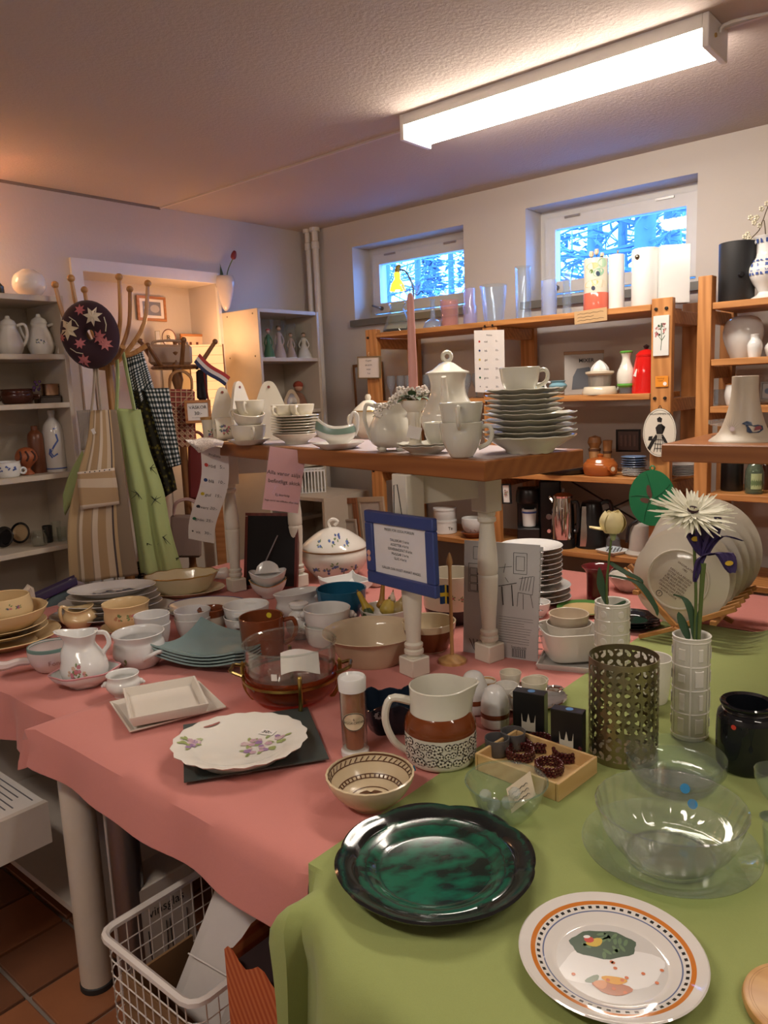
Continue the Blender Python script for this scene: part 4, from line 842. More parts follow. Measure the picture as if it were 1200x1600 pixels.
# black casserole with cream band and flowers
P = Pot('casserole', 'black bowl with cream floral band half hidden by the small flag', 'bowl', 708, 978, T, 66); P.lat('bowl', curve([(33, 0), (37, 4), (44, 22), (44, 40)], 3), BLACKG, 36, 2.4); pr = [(44.6, 24), (45, 46), (43, 74)]; P.lat('cream_band', pr + [(41, 74), (41, 30)], CREAM, 36); prints(P.o, posy(around(P.pf(pr)), [(-.03, .095), (.0, .10), (.03, .095)], [LEAF, ROSE], .006, 8, LEAF))
# flag on turned stand
P = Pot('table_flag', 'small wooden table flagpole with blue and yellow flag', 'flag', 707, 1042, T, 44); FW = wood((.42, .22, .08), (.58, .34, .14), 2, 1, .4, False)
P.lat('base', [(0, 0), (22, 0), (22, 4), (12, 9), (5, 12), (0, 12)], FW, 28); P.lat('pole', [(0, 10), (3, 10), (2.6, 146), (5, 152), (4.4, 157), (1.5, 166), (0, 168)], FW, 12)
flg = lambda u, v: Vector((-(.002 + .028 * u) , .006 * sin(u * 5), .17 + .055 * v + .004 * u)); mk('flag_cloth', sheet(flg, 10, 4, .0006), cloth((.015, .05, .16)), P.o)
mk('flag_cross', join(xf(sheet(lambda u, v: flg(u, .4 + .2 * v) + Vector((0, -.0012, 0)), 10, 1)), sheet(lambda u, v: flg(.3 + .18 * u, v) + Vector((0, -.0012, 0)), 1, 4)), plain((.7, .5, .03), .7), P.o)
# blue flowered tureen
P = Pot('tureen', 'white lidded soup tureen with blue flower sprigs below the tier', 'tureen', 525, 908, T, 62); pr = curve([(30, 0), (34, 4), (46, 18), (52, 34), (49, 46)], 3); P.lat('body', pr, WHITE, 44, 2.4)
pl = curve([(50, 45), (51, 48), (44, 56), (24, 70), (8, 76), (0, 77)], 3); ld = P.lat('lid', [(0, 45)] + pl, WHITE, 44); P.lat('gold_line', [(50, 44), (52, 46.5), (50, 47.5)], plain((.3, .2, .1), .3, .6), 44, par=ld)
P.add('knob', xf(tube([(-5 * P.m, 0, 0), (-7 * P.m, 0, 8 * P.m), (0, 0, 13 * P.m), (7 * P.m, 0, 9 * P.m), (2 * P.m, 0, 3 * P.m)], 2.8 * P.m), (0, 0, 76 * P.k)), WHITE, ld); lion(P, 50, 38, WHITE, 5)
prints(P.o, posy(around(P.pf(pr)), [(-.085, .055), (-.035, .048), (.035, .055), (.085, .06), (.0, .075)], [NAVY, dye((.12, .2, .45))], .011, 6, LEAF));
prints(ld, posy(around(P.pf(sorted(pl, key=lambda q: q[1]))), [(-.06, 58 * P.k), (-.01, 60 * P.k), (.05, 58 * P.k), (.015, 66 * P.k)], [NAVY, dye((.12, .2, .45))], .009, 3, LEAF))
P = Pot('butter_dish', 'tiny white lidded dish beside the tureen', 'dish', 588, 918, T, 22); P.lat('dish', curve([(9, 0), (11, 2), (14, 10), (12, 16)], 3) + [(0, 20)], WHITE, 20); P.lat('knob', [(0, 19), (3, 20), (4, 23), (0, 26)], WHITE, 12)
# black backed frame leaning under the tier, photo frame
c = V(420, 925, T); n = Vector((c.x, c.y, 0)).normalized(); xx = (RIGHT * .96 + AWAY * -.28).normalized(); zz = (Vector((0, 0, 1)) + AWAY * .22 + xx * .06).normalized(); M = frame_axes(c + AWAY * .05, xx, zz); m = mpp(c)
t = thing('picture_frame', 'large black backed picture frame with red edge leaning under the tier', 'picture frame'); t.matrix_world = M
w_, h_ = 84 * m, 118 * m; mk('backing', box(w_, h_, .006, (0, h_ / 2, .004)), plain((.008, .007, .008), .9), t); RF = wood((.10, .015, .012), (.16, .03, .02), 1, 1, .4, False)
for g in (box(w_ + .02, .012, .016, (0, h_, 0)), box(w_ + .02, .012, .016, (0, .006, 0)), box(.012, h_ - .018, .016, (-w_ / 2 - .004, h_ / 2, 0)), box(.012, h_ - .018, .016, (w_ / 2 + .004, h_ / 2, 0))): mk('frame_strip', g, RF, t)
mk('support_strut', tube([(.03, h_ * .72, .01), (-.045, .02, .05)], .003, 6, 1), metal((.3, .3, .3), .4), t)
# shell-shaped dish lying behind
P = Pot('hand_dish', 'long cream hand-shaped dish with blue sprigs behind the far white leg', 'dish', 338, 916, T, 30, at=V(338, 905, T) + AWAY * .02)
P.add('body', xf(lathe(curve([(0, 0), (5, 6), (8, 30), (14, 48), (15, 62), (0, 70)], 3), 16), (-.075, 0, .028), (0, pi / 2 + .12, 0), (.0019, .0015, .0019)), WHITE); P.add('foot', box(.07, .03, .02, (.02, 0, .010), .004), WHITE)
# ------------------------------------------------------------------ square plates, trays, big plate, tray
def pillow(w, h, sag, th, n=10):
    def f(u, v):
        x, y = (u - .5) * 2, (v - .5) * 2; e = .12 * (abs(x) ** 2) * (abs(y) ** 2); return Vector((x * w / 2 * (1 + e - .05 * (1 - y * y) * -abs(x)), y * h / 2 * (1 + e), sag * (max(abs(x), abs(y)) ** 3 * .5 + (x * x * y * y) * .8)))
    return sheet(f, n, n, th)
cs_ = [V(x, y, T + .05) for x, y in ((230, 1023), (353, 1037), (423, 981), (299, 983))]; ct = sum(cs_, Vector()) / 4; ex = (cs_[1] - cs_[0]).length; ey = (cs_[3] - cs_[0]).length
Mq = frame_axes(Vector((ct.x, ct.y, T + .004)), (cs_[1] - cs_[0]), (cs_[3] - cs_[0])); me = None
for i, lab in enumerate(('lowest of the four teal square plates', 'second teal square plate from the bottom', 'third teal square plate from the bottom', 'topmost teal square plate with a paper sticker')):
    if me is None: o = mk('square_plate', pillow(ex * .98, ey * .98, .036, .005), TEAL); me = o.data
    else: o = bpy.data.objects.new('square_plate', me); COL.objects.link(o)
    o.matrix_world = Mq; o.location += RIGHT * .022; o.location.z = T + .0055 + .0095 * i; tag(o, lab, 'plate', 'teal square plates')
mk('price_sticker', xf(box(.022, .016, .0006), (ex * .36, ey * .18, .010), (0, -.25, .3)), PAPER, o)
def tray(w, h, d, th=.004, fl=.01, rim=0.0):
    o = [(-w / 2, -h / 2), (w / 2, -h / 2), (w / 2, h / 2), (-w / 2, h / 2)]
    def ring(s, z, k=0): return [(x - (s if x > 0 else -s), y - (s if y > 0 else -s), z) for x, y in o]
    L = [ring(fl, 0), ring(0, d), ring(-rim, d + .001), ring(-rim, d + .003), ring(th, d + .003), ring(fl + th, th)]
    v = [p for r in L for p in r]; f = [(3, 2, 1, 0)]
    for a in range(len(L) - 1): f += [(a * 4 + i, a * 4 + (i + 1) % 4, a * 4 + 4 + (i + 1) % 4, a * 4 + 4 + i) for i in range(4)]
    e = (len(L) - 1) * 4; f.append((e, e + 1, e + 2, e + 3)); return v, f
def quadM(pix, z):
    q = [V(x, y, z) for x, y in pix]; c = sum(q, Vector()) / 4; xa = ((q[1] - q[0]) + (q[2] - q[3])) / 2; ya = ((q[3] - q[0]) + (q[2] - q[1])) / 2
    return frame_axes(c, xa, ya), xa.length, ya.length
def placed(name, pix, z, gfn, mat, label, cat, smooth=30, group=None):
    M, w, h = quadM(pix, z); o = mk(name, gfn(w, h), mat, smooth=smooth); M = M.copy(); o.matrix_world = M; tag(o, label, cat, group); return o, w, h
TW = glaze((.74, .68, .60), .18)
placed('white_tray', ((196, 1150), (342, 1114), (322, 1066), (178, 1102)), T, lambda w, h: tray(w, h, .008, .004, .012), TW, 'flat white rectangular tray under the deeper white dish', 'tray')
placed('rectangular_dish', ((207, 1136), (328, 1116), (305, 1068), (190, 1092)), T + .018, lambda w, h: tray(w, h, .022, .005, .008), TW, 'deeper white rectangular dish standing on the flat white tray', 'dish')
DT = plain((.055, .075, .07), .35)
o, w, h = placed('square_tray', ((282, 1232), (512, 1192), (483, 1112), (292, 1138)), T, lambda w, h: tray(w, h, .009, .003, .02), DT, 'dark grey-green square tray under the flowered cake plate', 'tray')
P = Pot('cake_plate', 'white scalloped cake plate with lilac flowers and pierced handle', 'plate', 379, 1208, T + .004, 130, rz=-.28)
def ck(r, z, a, i): return (r * (1 + (.02 * cos(20 * a) + .035 * cos(2 * a) if r > 95 * P.m else .0)), z)
pl_ = P.lat('plate', [(0, 0), (64, 0), (66, 4), (72, 14), (98, 22), (101, 25), (97, 25), (72, 18), (66, 15), (0, 13.5)], WHITE, 80, warp=ck)
zt_ = 13.8 * P.k; ff = lambda u, v: (u, v, P.k * ((lambda r: 13.9 + 1.6 * r / 66 if r < 66 else 15.5 + .5 * (r - 66) if r < 72 else 18.6 + .27 * (r - 72))(hypot(u, v) / P.m))); cm = P.m
prints(pl_, posy(ff, [((12) * cm, 6 * cm), (34 * cm, 14 * cm), (40 * cm, -14 * cm), (58 * cm, 22 * cm), (22 * cm, -22 * cm), (-78 * cm, 4 * cm), (-74 * cm, -10 * cm), (-80 * cm, -4 * cm)], [dye((.55, .36, .42)), LILAC, dye((.62, .48, .48))], 10 * cm, 5, dye((.32, .38, .14))))
M_ = Matrix.Translation((-62 * cm, 58 * cm, 22 * P.k)) @ Matrix.Rotation(.75, 4, 'Z'); mk('pierced_handle', mx(disc(15 * cm, n=14, sx=1)[0:2], M_ @ Matrix.Diagonal((1, .4, 1, 1))), plain((.32, .12, .10), .8), pl_, smooth=0)
tg = mk('price_sticker', xf(box(25 * cm, 16 * cm, .0012), (34 * cm, 40 * cm, zt_ + .0035), (0, 0, -.3)), PAPER, pl_); mk('lettering', xf(textgeo('30:-', 12 * cm, bold=.0004), (34 * cm, 40 * cm, zt_ + .0044), (0, 0, -.3)), INK, pl_, smooth=0)
# amber glass casserole in brass stand
P = Pot('glass_casserole', 'amber and clear glass casserole in a brass stand', 'casserole', 459, 1112, T, 110, rz=.2); AMB = glass((.74, .27, .09), 0, 1.45, .07)
P.lat('amber_bowl', curve([(50, 8), (60, 10), (70, 22), (72, 46)], 3), AMB, 44, 1.5); P.lat('clear_dish', curve([(48, 30), (60, 32), (69, 50), (70, 84), (72, 88)], 3), GLC, 44, 1.5)
P.lat('rim', [(71, 86.5), (73.6, 88), (71.6, 90), (70, 88)], GL, 44)
for a in (-.35, pi / 2 - .2, pi - .35, -pi / 2 - .05):
    P.tub('brass_leg', [(60, 0), (66, 6), (74, 22), (76, 52), (73, 58)], 3.2, metal((.40, .28, .08), .28), ang=a, flat=.4)
P.lat('brass_ring', [(74, 36), (76, 36), (76, 40), (74, 40), (74, 36)], metal((.40, .28, .08), .28), 44)
for a in (-.35, pi - .35): P.add('brass_handle', tube([(75 * P.m * cos(a + d), 75 * P.m * sin(a + d), 44 * P.k) if abs(d) > .2 else (92 * P.m * cos(a + d), 92 * P.m * sin(a + d), 50 * P.k) for d in (-.28, -.16, 0, .16, .28)], 3 * P.m), metal((.25, .18, .07), .3))
P.add('price_sticker', xf(box(9 * P.m, .0005, 10 * P.m), (-38 * P.m, -60 * P.m, 58 * P.k), (0, 0, -.56)), PAPER); gc = P
P = Pot('paper_slip', 'white paper slip lying inside the amber glass casserole', 'paper', 0, 0, 0, 0, at=gc.world(33) + AWAY * .03 + RIGHT * .02); P.add('sheet', sheet(lambda u, v: Vector(((u - .5) * .10, (v - .5) * .07, .010 + .035 * v + .008 * sin(u * 4))), 8, 5, .0006), PAPER)
# egg cup tube
P = Pot('egg_cup_tube', 'clear tube of stacked brown egg cups with white cap', 'tube', 556, 1188, T, 44); P.lat('foot', [(0, 0), (22, 0), (22, 8), (19, 11), (0, 11)], WHITEC, 28); P.lat('clear_tube', [(20, 10), (20.5, 104), (19.6, 104), (19, 11)], GLC, 28)
for i in range(4): P.lat('egg_cup', [(0, 12 + i * 4), (14, 12 + i * 4), (15.5, 34 + i * 4), (18.3, 50 + i * 15), (18.3, 62 + i * 14), (16, 62 + i * 14), (0, 45 + i * 14)], glaze((.36, .12, .04), .3), 24)
P.lat('cap', [(21.5, 100), (22, 118), (20.5, 120), (18, 116), (0, 116), (0, 103), (21, 100)], WHITEC, 28); fnl = around(P.pf([(20.9, 10), (21, 104)])); lb_ = P.add('oval_label', onfn(([(18.5 * P.m * cos(a), 58 * P.k + 15 * P.m * sin(a), 0) for a in [2 * pi * q / 24 for q in range(24)]] + [(0, 58 * P.k, 0)], [(24, q, (q + 1) % 24) for q in range(24)]), fnl, .0004), plain((.72, .62, .42), .5), smooth=0)
mk('lettering', onfn(xf(textgeo('6\nÄGGKOPPAR', 5.6 * P.m), (0, 59 * P.k, 0)), fnl, .001), INK, lb_, smooth=0)
mk('label_border', onfn(join(*[(([((18 + d) * P.m * cos(a), 58 * P.k + (14.4 + d) * P.m * sin(a), 0) for d, a in ((0, a0), (0, a1), (-1.2, a1), (-1.2, a0))]), [(0, 1, 2, 3)]) for a0, a1 in [(2 * pi * q / 30, 2 * pi * (q + 1) / 30) for q in range(30)]]), fnl, .001), INK, lb_, smooth=0)
# dark sculpted dish
P = Pot('sculpted_dish', 'dark blue glazed hand-built dish with a daisy stud behind the pitcher', 'dish', 612, 1150, T, 70); rg = random.Random(3); DBL = glaze((.012, .020, .035), .06)
P.lat('dish', curve([(33, 0), (37, 3), (44, 22), (48, 44)], 3), DBL, 44, 3, warp=lambda r, z, a, i: (r * (1 + .05 * sin(5 * a) + .03 * sin(11 * a)), z + (.008 * sin(3 * a) + .004 * sin(9 * a)) * (z > .03)))
st = P.add('flower_stud', xf(lathe([(0, 0), (.011, 0), (.011, .003), (.008, .005), (0, .005)], 20), (-18 * P.m, -41 * P.m, 36 * P.k), (pi / 2 + .2, 0, -.3)), DBL)
mk('daisy', join(*[xf(disc(.0026, n=8, sx=1.8), (-18 * P.m + .0062 * cos(a), -41 * P.m - .0062, 36 * P.k + .0062 * sin(a)), (pi / 2, 0, 0)) for a in [q * pi / 4 for q in range(8)]]), plain((.4, .45, .5), .3), st, smooth=0)
# flower band pitcher
PITW = glaze((.72, .70, .60), .12); P = Pot('pitcher', 'cream pitcher with brown ring and black flower band', 'jug', 690, 1205, T, 84, rz=.0); pr = [(42, 0), (50, 3), (55, 14), (55.5, 44), (52, 60), (48, 72)]
P.lat('body', [(0, 0)] + curve([(44, 0), (52, 4), (55, 14), (55.5, 50)], 3) + curve([(54.5, 56), (47, 74)], 1) + [(46, 76), (46, 108), (46.5, 114), (44.5, 115), (43, 110), (43, 20), (0, 8)], PITW, 44, warp=lambda r, z, a, i: (r * (1 + .34 * max(0, cos(a)) ** 14 * max(0, min(1, (z / P.k - 92) / 22))), z + .006 * max(0, cos(a)) ** 10 * (z / P.k > 108)))
P.lat('brown_ring', curve([(55.8, 53), (54.6, 62), (50, 72), (46.6, 77)], 3), glaze((.20, .05, .013), .08), 44); P.lat('dark_line', [(55.9, 50), (56.1, 53.5), (55.7, 55)], BROWN, 44)
handle(P, 45, 14, 92, 40, [7, 6, 6, 6, 5], PITW, pi + .1, 52); fnb = around(P.pf([(52, 4), (55.6, 14), (56, 50)])); rg = random.Random(6); gs = []; gw = []
for i in range(24):
    a = (i - 12) * 10.0 + rg.uniform(-2, 2)
    for hgt in (17, 30, 41):
        u = (a + rg.uniform(-3, 3)) * P.m; v = (hgt + rg.uniform(-2, 2)) * P.k; s = rg.uniform(3.6, 5) * P.m
        if abs(u) > 75 * P.m: continue
        gs.append(onfn(disc(s * 1.35, (u, v), 10), fnb, .0004))
        for q in range(5): an = q * 1.2566 + i; gw.append(onfn(disc(s * .44, (u + s * .72 * cos(an), v + s * .72 * sin(an)), 7), fnb, .0010))
P.add('flower_band', join(*gs), plain((.03, .02, .02), .25), smooth=0); P.add('petals', join(*gw), plain((.72, .70, .60), .25), smooth=0)
# ethnic bowl
P = Pot('patterned_bowl', 'cream stoneware bowl with brown ring pattern inside', 'bowl', 581, 1272, T, 64); STN = glaze((.68, .55, .36), .2); wn = lambda r, z, a, i: (r * (1 + (.006 * cos(26 * a) if z > .035 else 0)), z)
P.lat('bowl', [(0, 0)] + curve([(31, 0), (33, 3), (52, 18), (65, 36), (69, 48)], 3) + [(66, 49)] + curve([(64, 42), (52, 22), (34, 9), (0, 6)], 3), STN, 52, warp=wn); BRP = plain((.10, .035, .012), .3)
def rin(t): c_ = [(66, 48), (64, 42), (52, 22), (34, 9), (0, 6)]; return c_
for (r0, z0, r1, z1, nm) in ((64.9, 46.5, 64.2, 43.8, 0), (61.2, 37.0, 60.4, 35.6, 0), (51, 21.2, 50, 20, 0), (46.5, 17, 45.5, 16.2, 0), (33, 9.0, 31.4, 8.6, 0)): P.lat('ring_print', [(r0, z0 + .7), (r1, z1 + .7)], BRP, 52)
gs = []
for q in range(40):
    a = 2 * pi * q / 40; gs.append(tube([(r * P.m * cos(a + d), r * P.m * sin(a + d), (z + .6) * P.k) for r, z, d in ((64, 42.8, 0), (61.3, 37.4, .09))], .9 * P.m, 4, 1)); gs.append(tube([(r * P.m * cos(a), r * P.m * sin(a), (z + .5) * P.k) for r, z in ((50, 20, ), (46.5, 17))], 1.3 * P.m, 4, 1))
gs += [onfn(disc(10 * P.m, (14 * P.m * cos(a), 14 * P.m * sin(a)), 8, 1.6, a), lambda u, v: (u, v, 7.6 * P.k), 0) for a in [q * pi / 3 for q in range(6)]]
o = P.add('pattern_print', join(*gs), BRP); o['kind'] = 'stuff'; P.tub('blue_sticker', [(66, 40), (74, 42)], 5, plain((.02, .22, .45), .5), n=4, flat=.1, ang=.25, smooth=1)
# silver tray with egg cups
P = Pot('silver_tray', 'oval silver tray with looped handle holding the egg cups', 'tray', 812, 1140, T, 110, rz=.1, at=V(812, 1096, T))
P.lat('tray', [(0, 0), (56, 0), (60, 2), (70, 8), (73, 9), (71, 10), (60, 4), (0, 2.4)], SILVER, 60, warp=scal(36, .012, .1, .0006), sy=.78)
for a in (.55, pi + .55): P.add('loop_handle', tube([(66 * P.m * cos(a + d) * k_, 52 * P.m * sin(a + d) * k_, 8 * P.k) for d, k_ in ((-.2, 1), (-.14, 1.16), (0, 1.22), (.14, 1.16), (.2, 1))], 2.4 * P.m), SILVER)
tz = T + 2.6 * P.k
for (x, y, w, h, mt, lab, kk) in ((761, 1093, 30, 30, wood((.5, .26, .08), (.62, .36, .14), 2, 1, .4, False), 'egg cup with bare wooden outside at the back of the silver tray', 1), (798, 1078, 34, 28, IVORY, 'cream egg cup at the far edge of the silver tray', 0), (792, 1108, 38, 38, WHITE, 'white egg cup in the middle of the silver tray', 0), (840, 1088, 34, 28, IVORY, 'ribbed cream egg cup at the right rear of the tray', 0), (835, 1105, 40, 42, IVORY, 'taller cream egg cup at the right of the tray', 0), (816, 1124, 38, 40, WHITE, 'white egg cup with gold line at the front of the tray', 2)):
    p = V(x, y, tz); P = Pot('egg_cup', lab, 'egg cup', 0, 0, 0, 0, 'egg cups on the silver tray', at=p); P.lat('cup', curve([(w * .3, 0), (w * .34, h * .1), (w * .40, h * .4), (w * .48, h * .8), (w * .5, h)], 3), mt, 24, 1.8)
    if kk == 1: P.lat('white_lining', [(w * .50, h), (w * .46, h + 1.5), (w * .41, h * .8), (w * .34, h * .4), (0, h * .3)], WHITE, 24)
    if kk == 2: P.lat('gold_line', [(w * .498, h * .92), (w * .506, h * .95), (w * .5, h * .97)], GOLD, 24)
for (x, y, lab) in ((741, 1118, 'domed white salt shaker with brown band at the left of the tray'), (774, 1140, 'domed white pepper shaker with brown band at the front of the tray')):
    P = Pot('shaker', lab, 'shaker', 0, 0, 0, 0, 'domed shakers', at=V(x, y - 8, tz)); P.lat('dome', curve([(22, 16), (22.5, 22), (21, 40), (14, 56), (6, 61), (0, 61.5)], 3), WHITEC, 24); P.lat('brown_band', [(22.4, 15), (23, 17), (23, 21), (22.4, 22.5)], BROWN, 24); P.lat('base', [(0, 0), (20, 0), (22, 3), (22, 15), (0, 16)], WHITEC, 24)
# wooden box with its contents
bxp = ((876, 1252), (935, 1206), (804, 1165), (739, 1204)); M, w, h = quadM(bxp, T + .004); BW = wood((.58, .36, .14), (.68, .46, .21), 0, .8, .5, False)
t = thing('wooden_box', 'shallow open wooden box with napkin rings and black boxes', 'box'); t.matrix_world = M; hb = .036
mk('bottom', box(w - .01, h - .01, .004, (0, 0, .004)), BW, t)
for g in (box(w, .006, hb, (0, -h / 2 + .003, hb / 2), .001), box(w, .006, hb, (0, h / 2 - .003, hb / 2), .001), box(.006, h - .013, hb, (-w / 2 + .003, 0, hb / 2), .001), box(.006, h - .013, hb, (w / 2 - .003, 0, hb / 2), .001)): mk('side_board', g, BW, t)
BXZ = T + .0105
for (x, y, lab, rr) in ((829, 1158, 'black candle box with white crown nearer the silver tray', 0), (888, 1186, 'black candle box with white crown at the right of the wooden box', 0)):
    p = V(x, y - 12, BXZ) ; P = Pot('crown_box', lab, 'box', 0, 0, 0, 0, 'black boxes with crowns', at=p, rz=-.3); P.add('carton', box(50 * P.m, 20 * P.m, 66 * P.k, (0, 0, 33 * P.k), .001), BLACKP)
    cr = [(-11, 0), (11, 0), (11, 26), (9, 14), (3, 13), (0, 27), (-3, 13), (-9, 14), (-11, 26)]; P.add('crown_print', xf(prism([(a * P.m, b * P.k) for a, b in cr], .0006), (0, -10.2 * P.m, 8 * P.k), (pi / 2, 0, 0)), plain((.7, .66, .55), .5)); P.add('seal_sticker', xf(disc(6 * P.m, n=12), (2 * P.m, 0, 66.4 * P.k)), plain((.12, .3, .62), .5), smooth=0)
for (x, y, lab) in ((802, 1172, 'smoky grey tealight glass in the corner of the wooden box'), (777, 1182, 'smoky grey tealight glass at the left of the wooden box')):
    P = Pot('tealight_glass', lab, 'glass', 0, 0, 0, 0, 'smoky tealight glasses', at=V(x, y - 4, BXZ)); P.lat('glass', [(15, 0), (18, 3), (19.5, 26)], plain((.10, .10, .105), .3), 24, 1.6); P.lat('wax', [(0, 8), (17, 8), (17, 4), (0, 4)], plain((.06, .02, .02), .4), 20)
GAR = glaze((.075, .015, .015), .08)
for (x, y, lab) in ((843, 1172, 'dark red beaded ring at the back of the wooden box'), (813, 1188, 'dark red beaded ring at the left of the wooden box'), (886, 1188, 'dark red beaded ring at the right of the wooden box'), (858, 1210, 'dark red beaded ring at the front of the wooden box')):
    P = Pot('beaded_ring', lab, 'ring', 0, 0, 0, 0, 'beaded rings', at=V(x, y - 4, BXZ)); rg = random.Random(x)
    for lay in range(3):
        gs = [ball(3.4 * P.m, ((20 + rg.uniform(-1, 1)) * P.m * cos(a), (20 + rg.uniform(-1, 1)) * P.m * sin(a), (3 + lay * 5.2 + rg.uniform(-.6, .6)) * P.k), 6) for a in [2 * pi * q / 22 + lay * .16 for q in range(22)]]
        P.add('bead_row', join(*gs), GAR)['kind'] = 'stuff'
# spiral cookbook
q = [V(724, 1018, T), V(850, 1036, T)]; bx_ = (q[1] - q[0]).normalized(); up = (Vector((0, 0, 1)) + AWAY * .10).normalized(); Wd = (q[1] - q[0]).length; Hd = 172 * mpp(q[0]) * 1.02; M = frame_axes(q[0], bx_, up)
t = thing('spiral_cookbook', 'white spiral-bound cookbook with kitchen line drawing standing behind the leg', 'book'); t.matrix_world = M
mk('cover', box(Wd * .93, Hd, .003, (Wd * .465, Hd / 2, 0), .0005), plain((.55, .55, .55), .5), t); mk('back_cover', mx(box(Wd * .9, Hd * .97, .003, (Wd * .45, Hd * .49, 0)), Matrix.Rotation(-.16, 4, 'X')), plain((.5, .5, .5), .5), t)
for i in range(17): mk('spiral_ring', xf(lathe([(.006, -.0009), (.0078, 0), (.006, .0009), (.006, -.0009)], 10), (Wd * .95, Hd * (.06 + i * .055), 0), (pi / 2, 0, 0)), metal((.6, .6, .6), .25), t)
rg = random.Random(2); gs = []
def ln(x0, y0, x1, y1, r=.0007): gs.append(tube([(x0 * Wd, y0 * Hd, .002), (x1 * Wd, y1 * Hd, .002)], r, 3, 1))
def rc(x0, y0, x1, y1): ln(x0, y0, x1, y0); ln(x1, y0, x1, y1); ln(x1, y1, x0, y1); ln(x0, y1, x0, y0)
for i in range(3):
    for j in range(3): rc(.08 + i * .1, .56 + j * .07, .17 + i * .1, .62 + j * .07)
rc(.06, .55, .40, .80); rc(.12, .84, .34, .95); rc(.62, .74, .78, .92); rc(.65, .77, .75, .89); ln(.44, .62, .66, .66, .0012); ln(.48, .62, .50, .46, .0016); ln(.6, .64, .62, .46, .0016)
for k in range(4): ln(.70 + .035 * k, .60, .73 + .035 * k, .72)
for a in ((.68, .58, .85, .57), (.68, .58, .67, .46), (.74, .57, .745, .44), (.83, .57, .86, .46), (.69, .70, .86, .73), (.85, .57, .87, .73), (.5, .74, .52, .82), (.44, .78, .60, .80), (.52, .70, .56, .66)): ln(*a)
for k in range(11): ln(.45, .36 - k * .022, .45 + rg.uniform(.30, .42), .355 - k * .022, .0004)
for k in range(5): ln(.16, .02, .08 + .05 * k, .13, .0012)
rc(.62, .02, .78, .09)
for k in range(7): ln(.635 + k * .022, .025, .635 + k * .022, .085, .0011)
mk('line_drawing', join(*gs), INK, t)['kind'] = 'stuff'; mk('lettering', xf(textgeo('Svenska kök', Hd * .028), (Wd * .7, Hd * .105, .002)), INK, t, smooth=0)
# plate stack behind the cookbook
b = Pot('tmp', 'x', 'x', 838, 950, T, 74); c = b.p.copy(); bpy.data.objects.remove(b.o)
plates(3, c, 53 * b.m, 10 * b.k, 9 * b.k, WHITEC, 'dinner_plate', 'uppermost of the three widest plates under the stack beside the cookbook', 'wide white plate at the foot of the stack beside the cookbook', 'plate', 'white plates beside the cookbook', .62)
plates(8, c + Vector((-.022, 0, 27 * b.k)), 49 * b.m, 8 * b.k, 7.4 * b.k, WHITEC, 'plate', 'topmost white plate of the stack beside the cookbook', 'white plate in the stack beside the cookbook', 'plate', 'white plates beside the cookbook', .62)
P = Pot('bowl', 'white bowl half hidden by the spiral binding of the cookbook', 'bowl', 836, 968, T, 26, at=V(838, 962, T)); P.lat('bowl', curve([(12, 0), (14, 2), (20, 12), (22, 22)], 3), WHITEC, 28, 1.8)
# tray, square dish, two beige bowls
placed('serving_tray', ((842, 1046), (932, 1052), (930, 1016), (858, 1008)), T, lambda w, h: tray(w * 1.06, h * 1.1, .014, .004, .006), glaze((.60, .58, .55)), 'pale grey tray under the white oven dish', 'tray')
P = Pot('oven_dish', 'white rounded square oven dish with two beige bowls inside', 'dish', 888, 1040, T + .012, 74, rz=.3, at=V(889, 1024, T + .012)); sq2 = lambda r, z, a, i: (r / (abs(cos(a)) ** 4 + abs(sin(a)) ** 4) ** .25, z)
P.lat('dish', curve([(32, 0), (35, 3), (40, 22), (45, 44)], 3), WHITE, 48, 2.4, warp=sq2); od = P
bb = glaze((.62, .52, .40), .25); P = Pot('beige_bowl', 'lower of two nested beige bowls in the white oven dish', 'bowl', 0, 0, 0, 0, 'nested beige bowls', at=od.world(20)); P.lat('bowl', curve([(20, 0), (23, 3), (32, 18), (35, 32)], 3), glaze((.68, .62, .54)), 36, 2); 
P = Pot('beige_bowl', 'upper of two nested beige bowls in the white oven dish', 'bowl', 0, 0, 0, 0, 'nested beige bowls', at=od.world(34)); P.lat('bowl', curve([(18, 0), (21, 3), (28, 16), (31, 32)], 3), bb, 36, 2)
P = Pot('leaf_plate', 'tan plate with green leaf rim behind the beige bowls', 'plate', 905, 968, T, 50, at=V(912, 955, T)); P.lat('plate', P and [(0, 0), (28, 0), (40, 5), (41, 6.5), (27, 3), (0, 2.5)], glaze((.62, .46, .22)), 36); P.lat('leaf_rim', [(33, 4.6), (41, 7.2), (41.6, 6.2)], plain((.08, .22, .05), .3), 36)
P = Pot('red_vase', 'dark red flared vase behind the rose', 'vase', 0, 0, 0, 0, at=V(934, 938, T)); P.lat('vase', curve([(16, 0), (17, 3), (17, 36), (19, 46), (25, 53)], 3), glaze((.14, .015, .02), .12), 32, 2)
# ================================================================== ON THE GREEN CLOTH
G = T + .0035
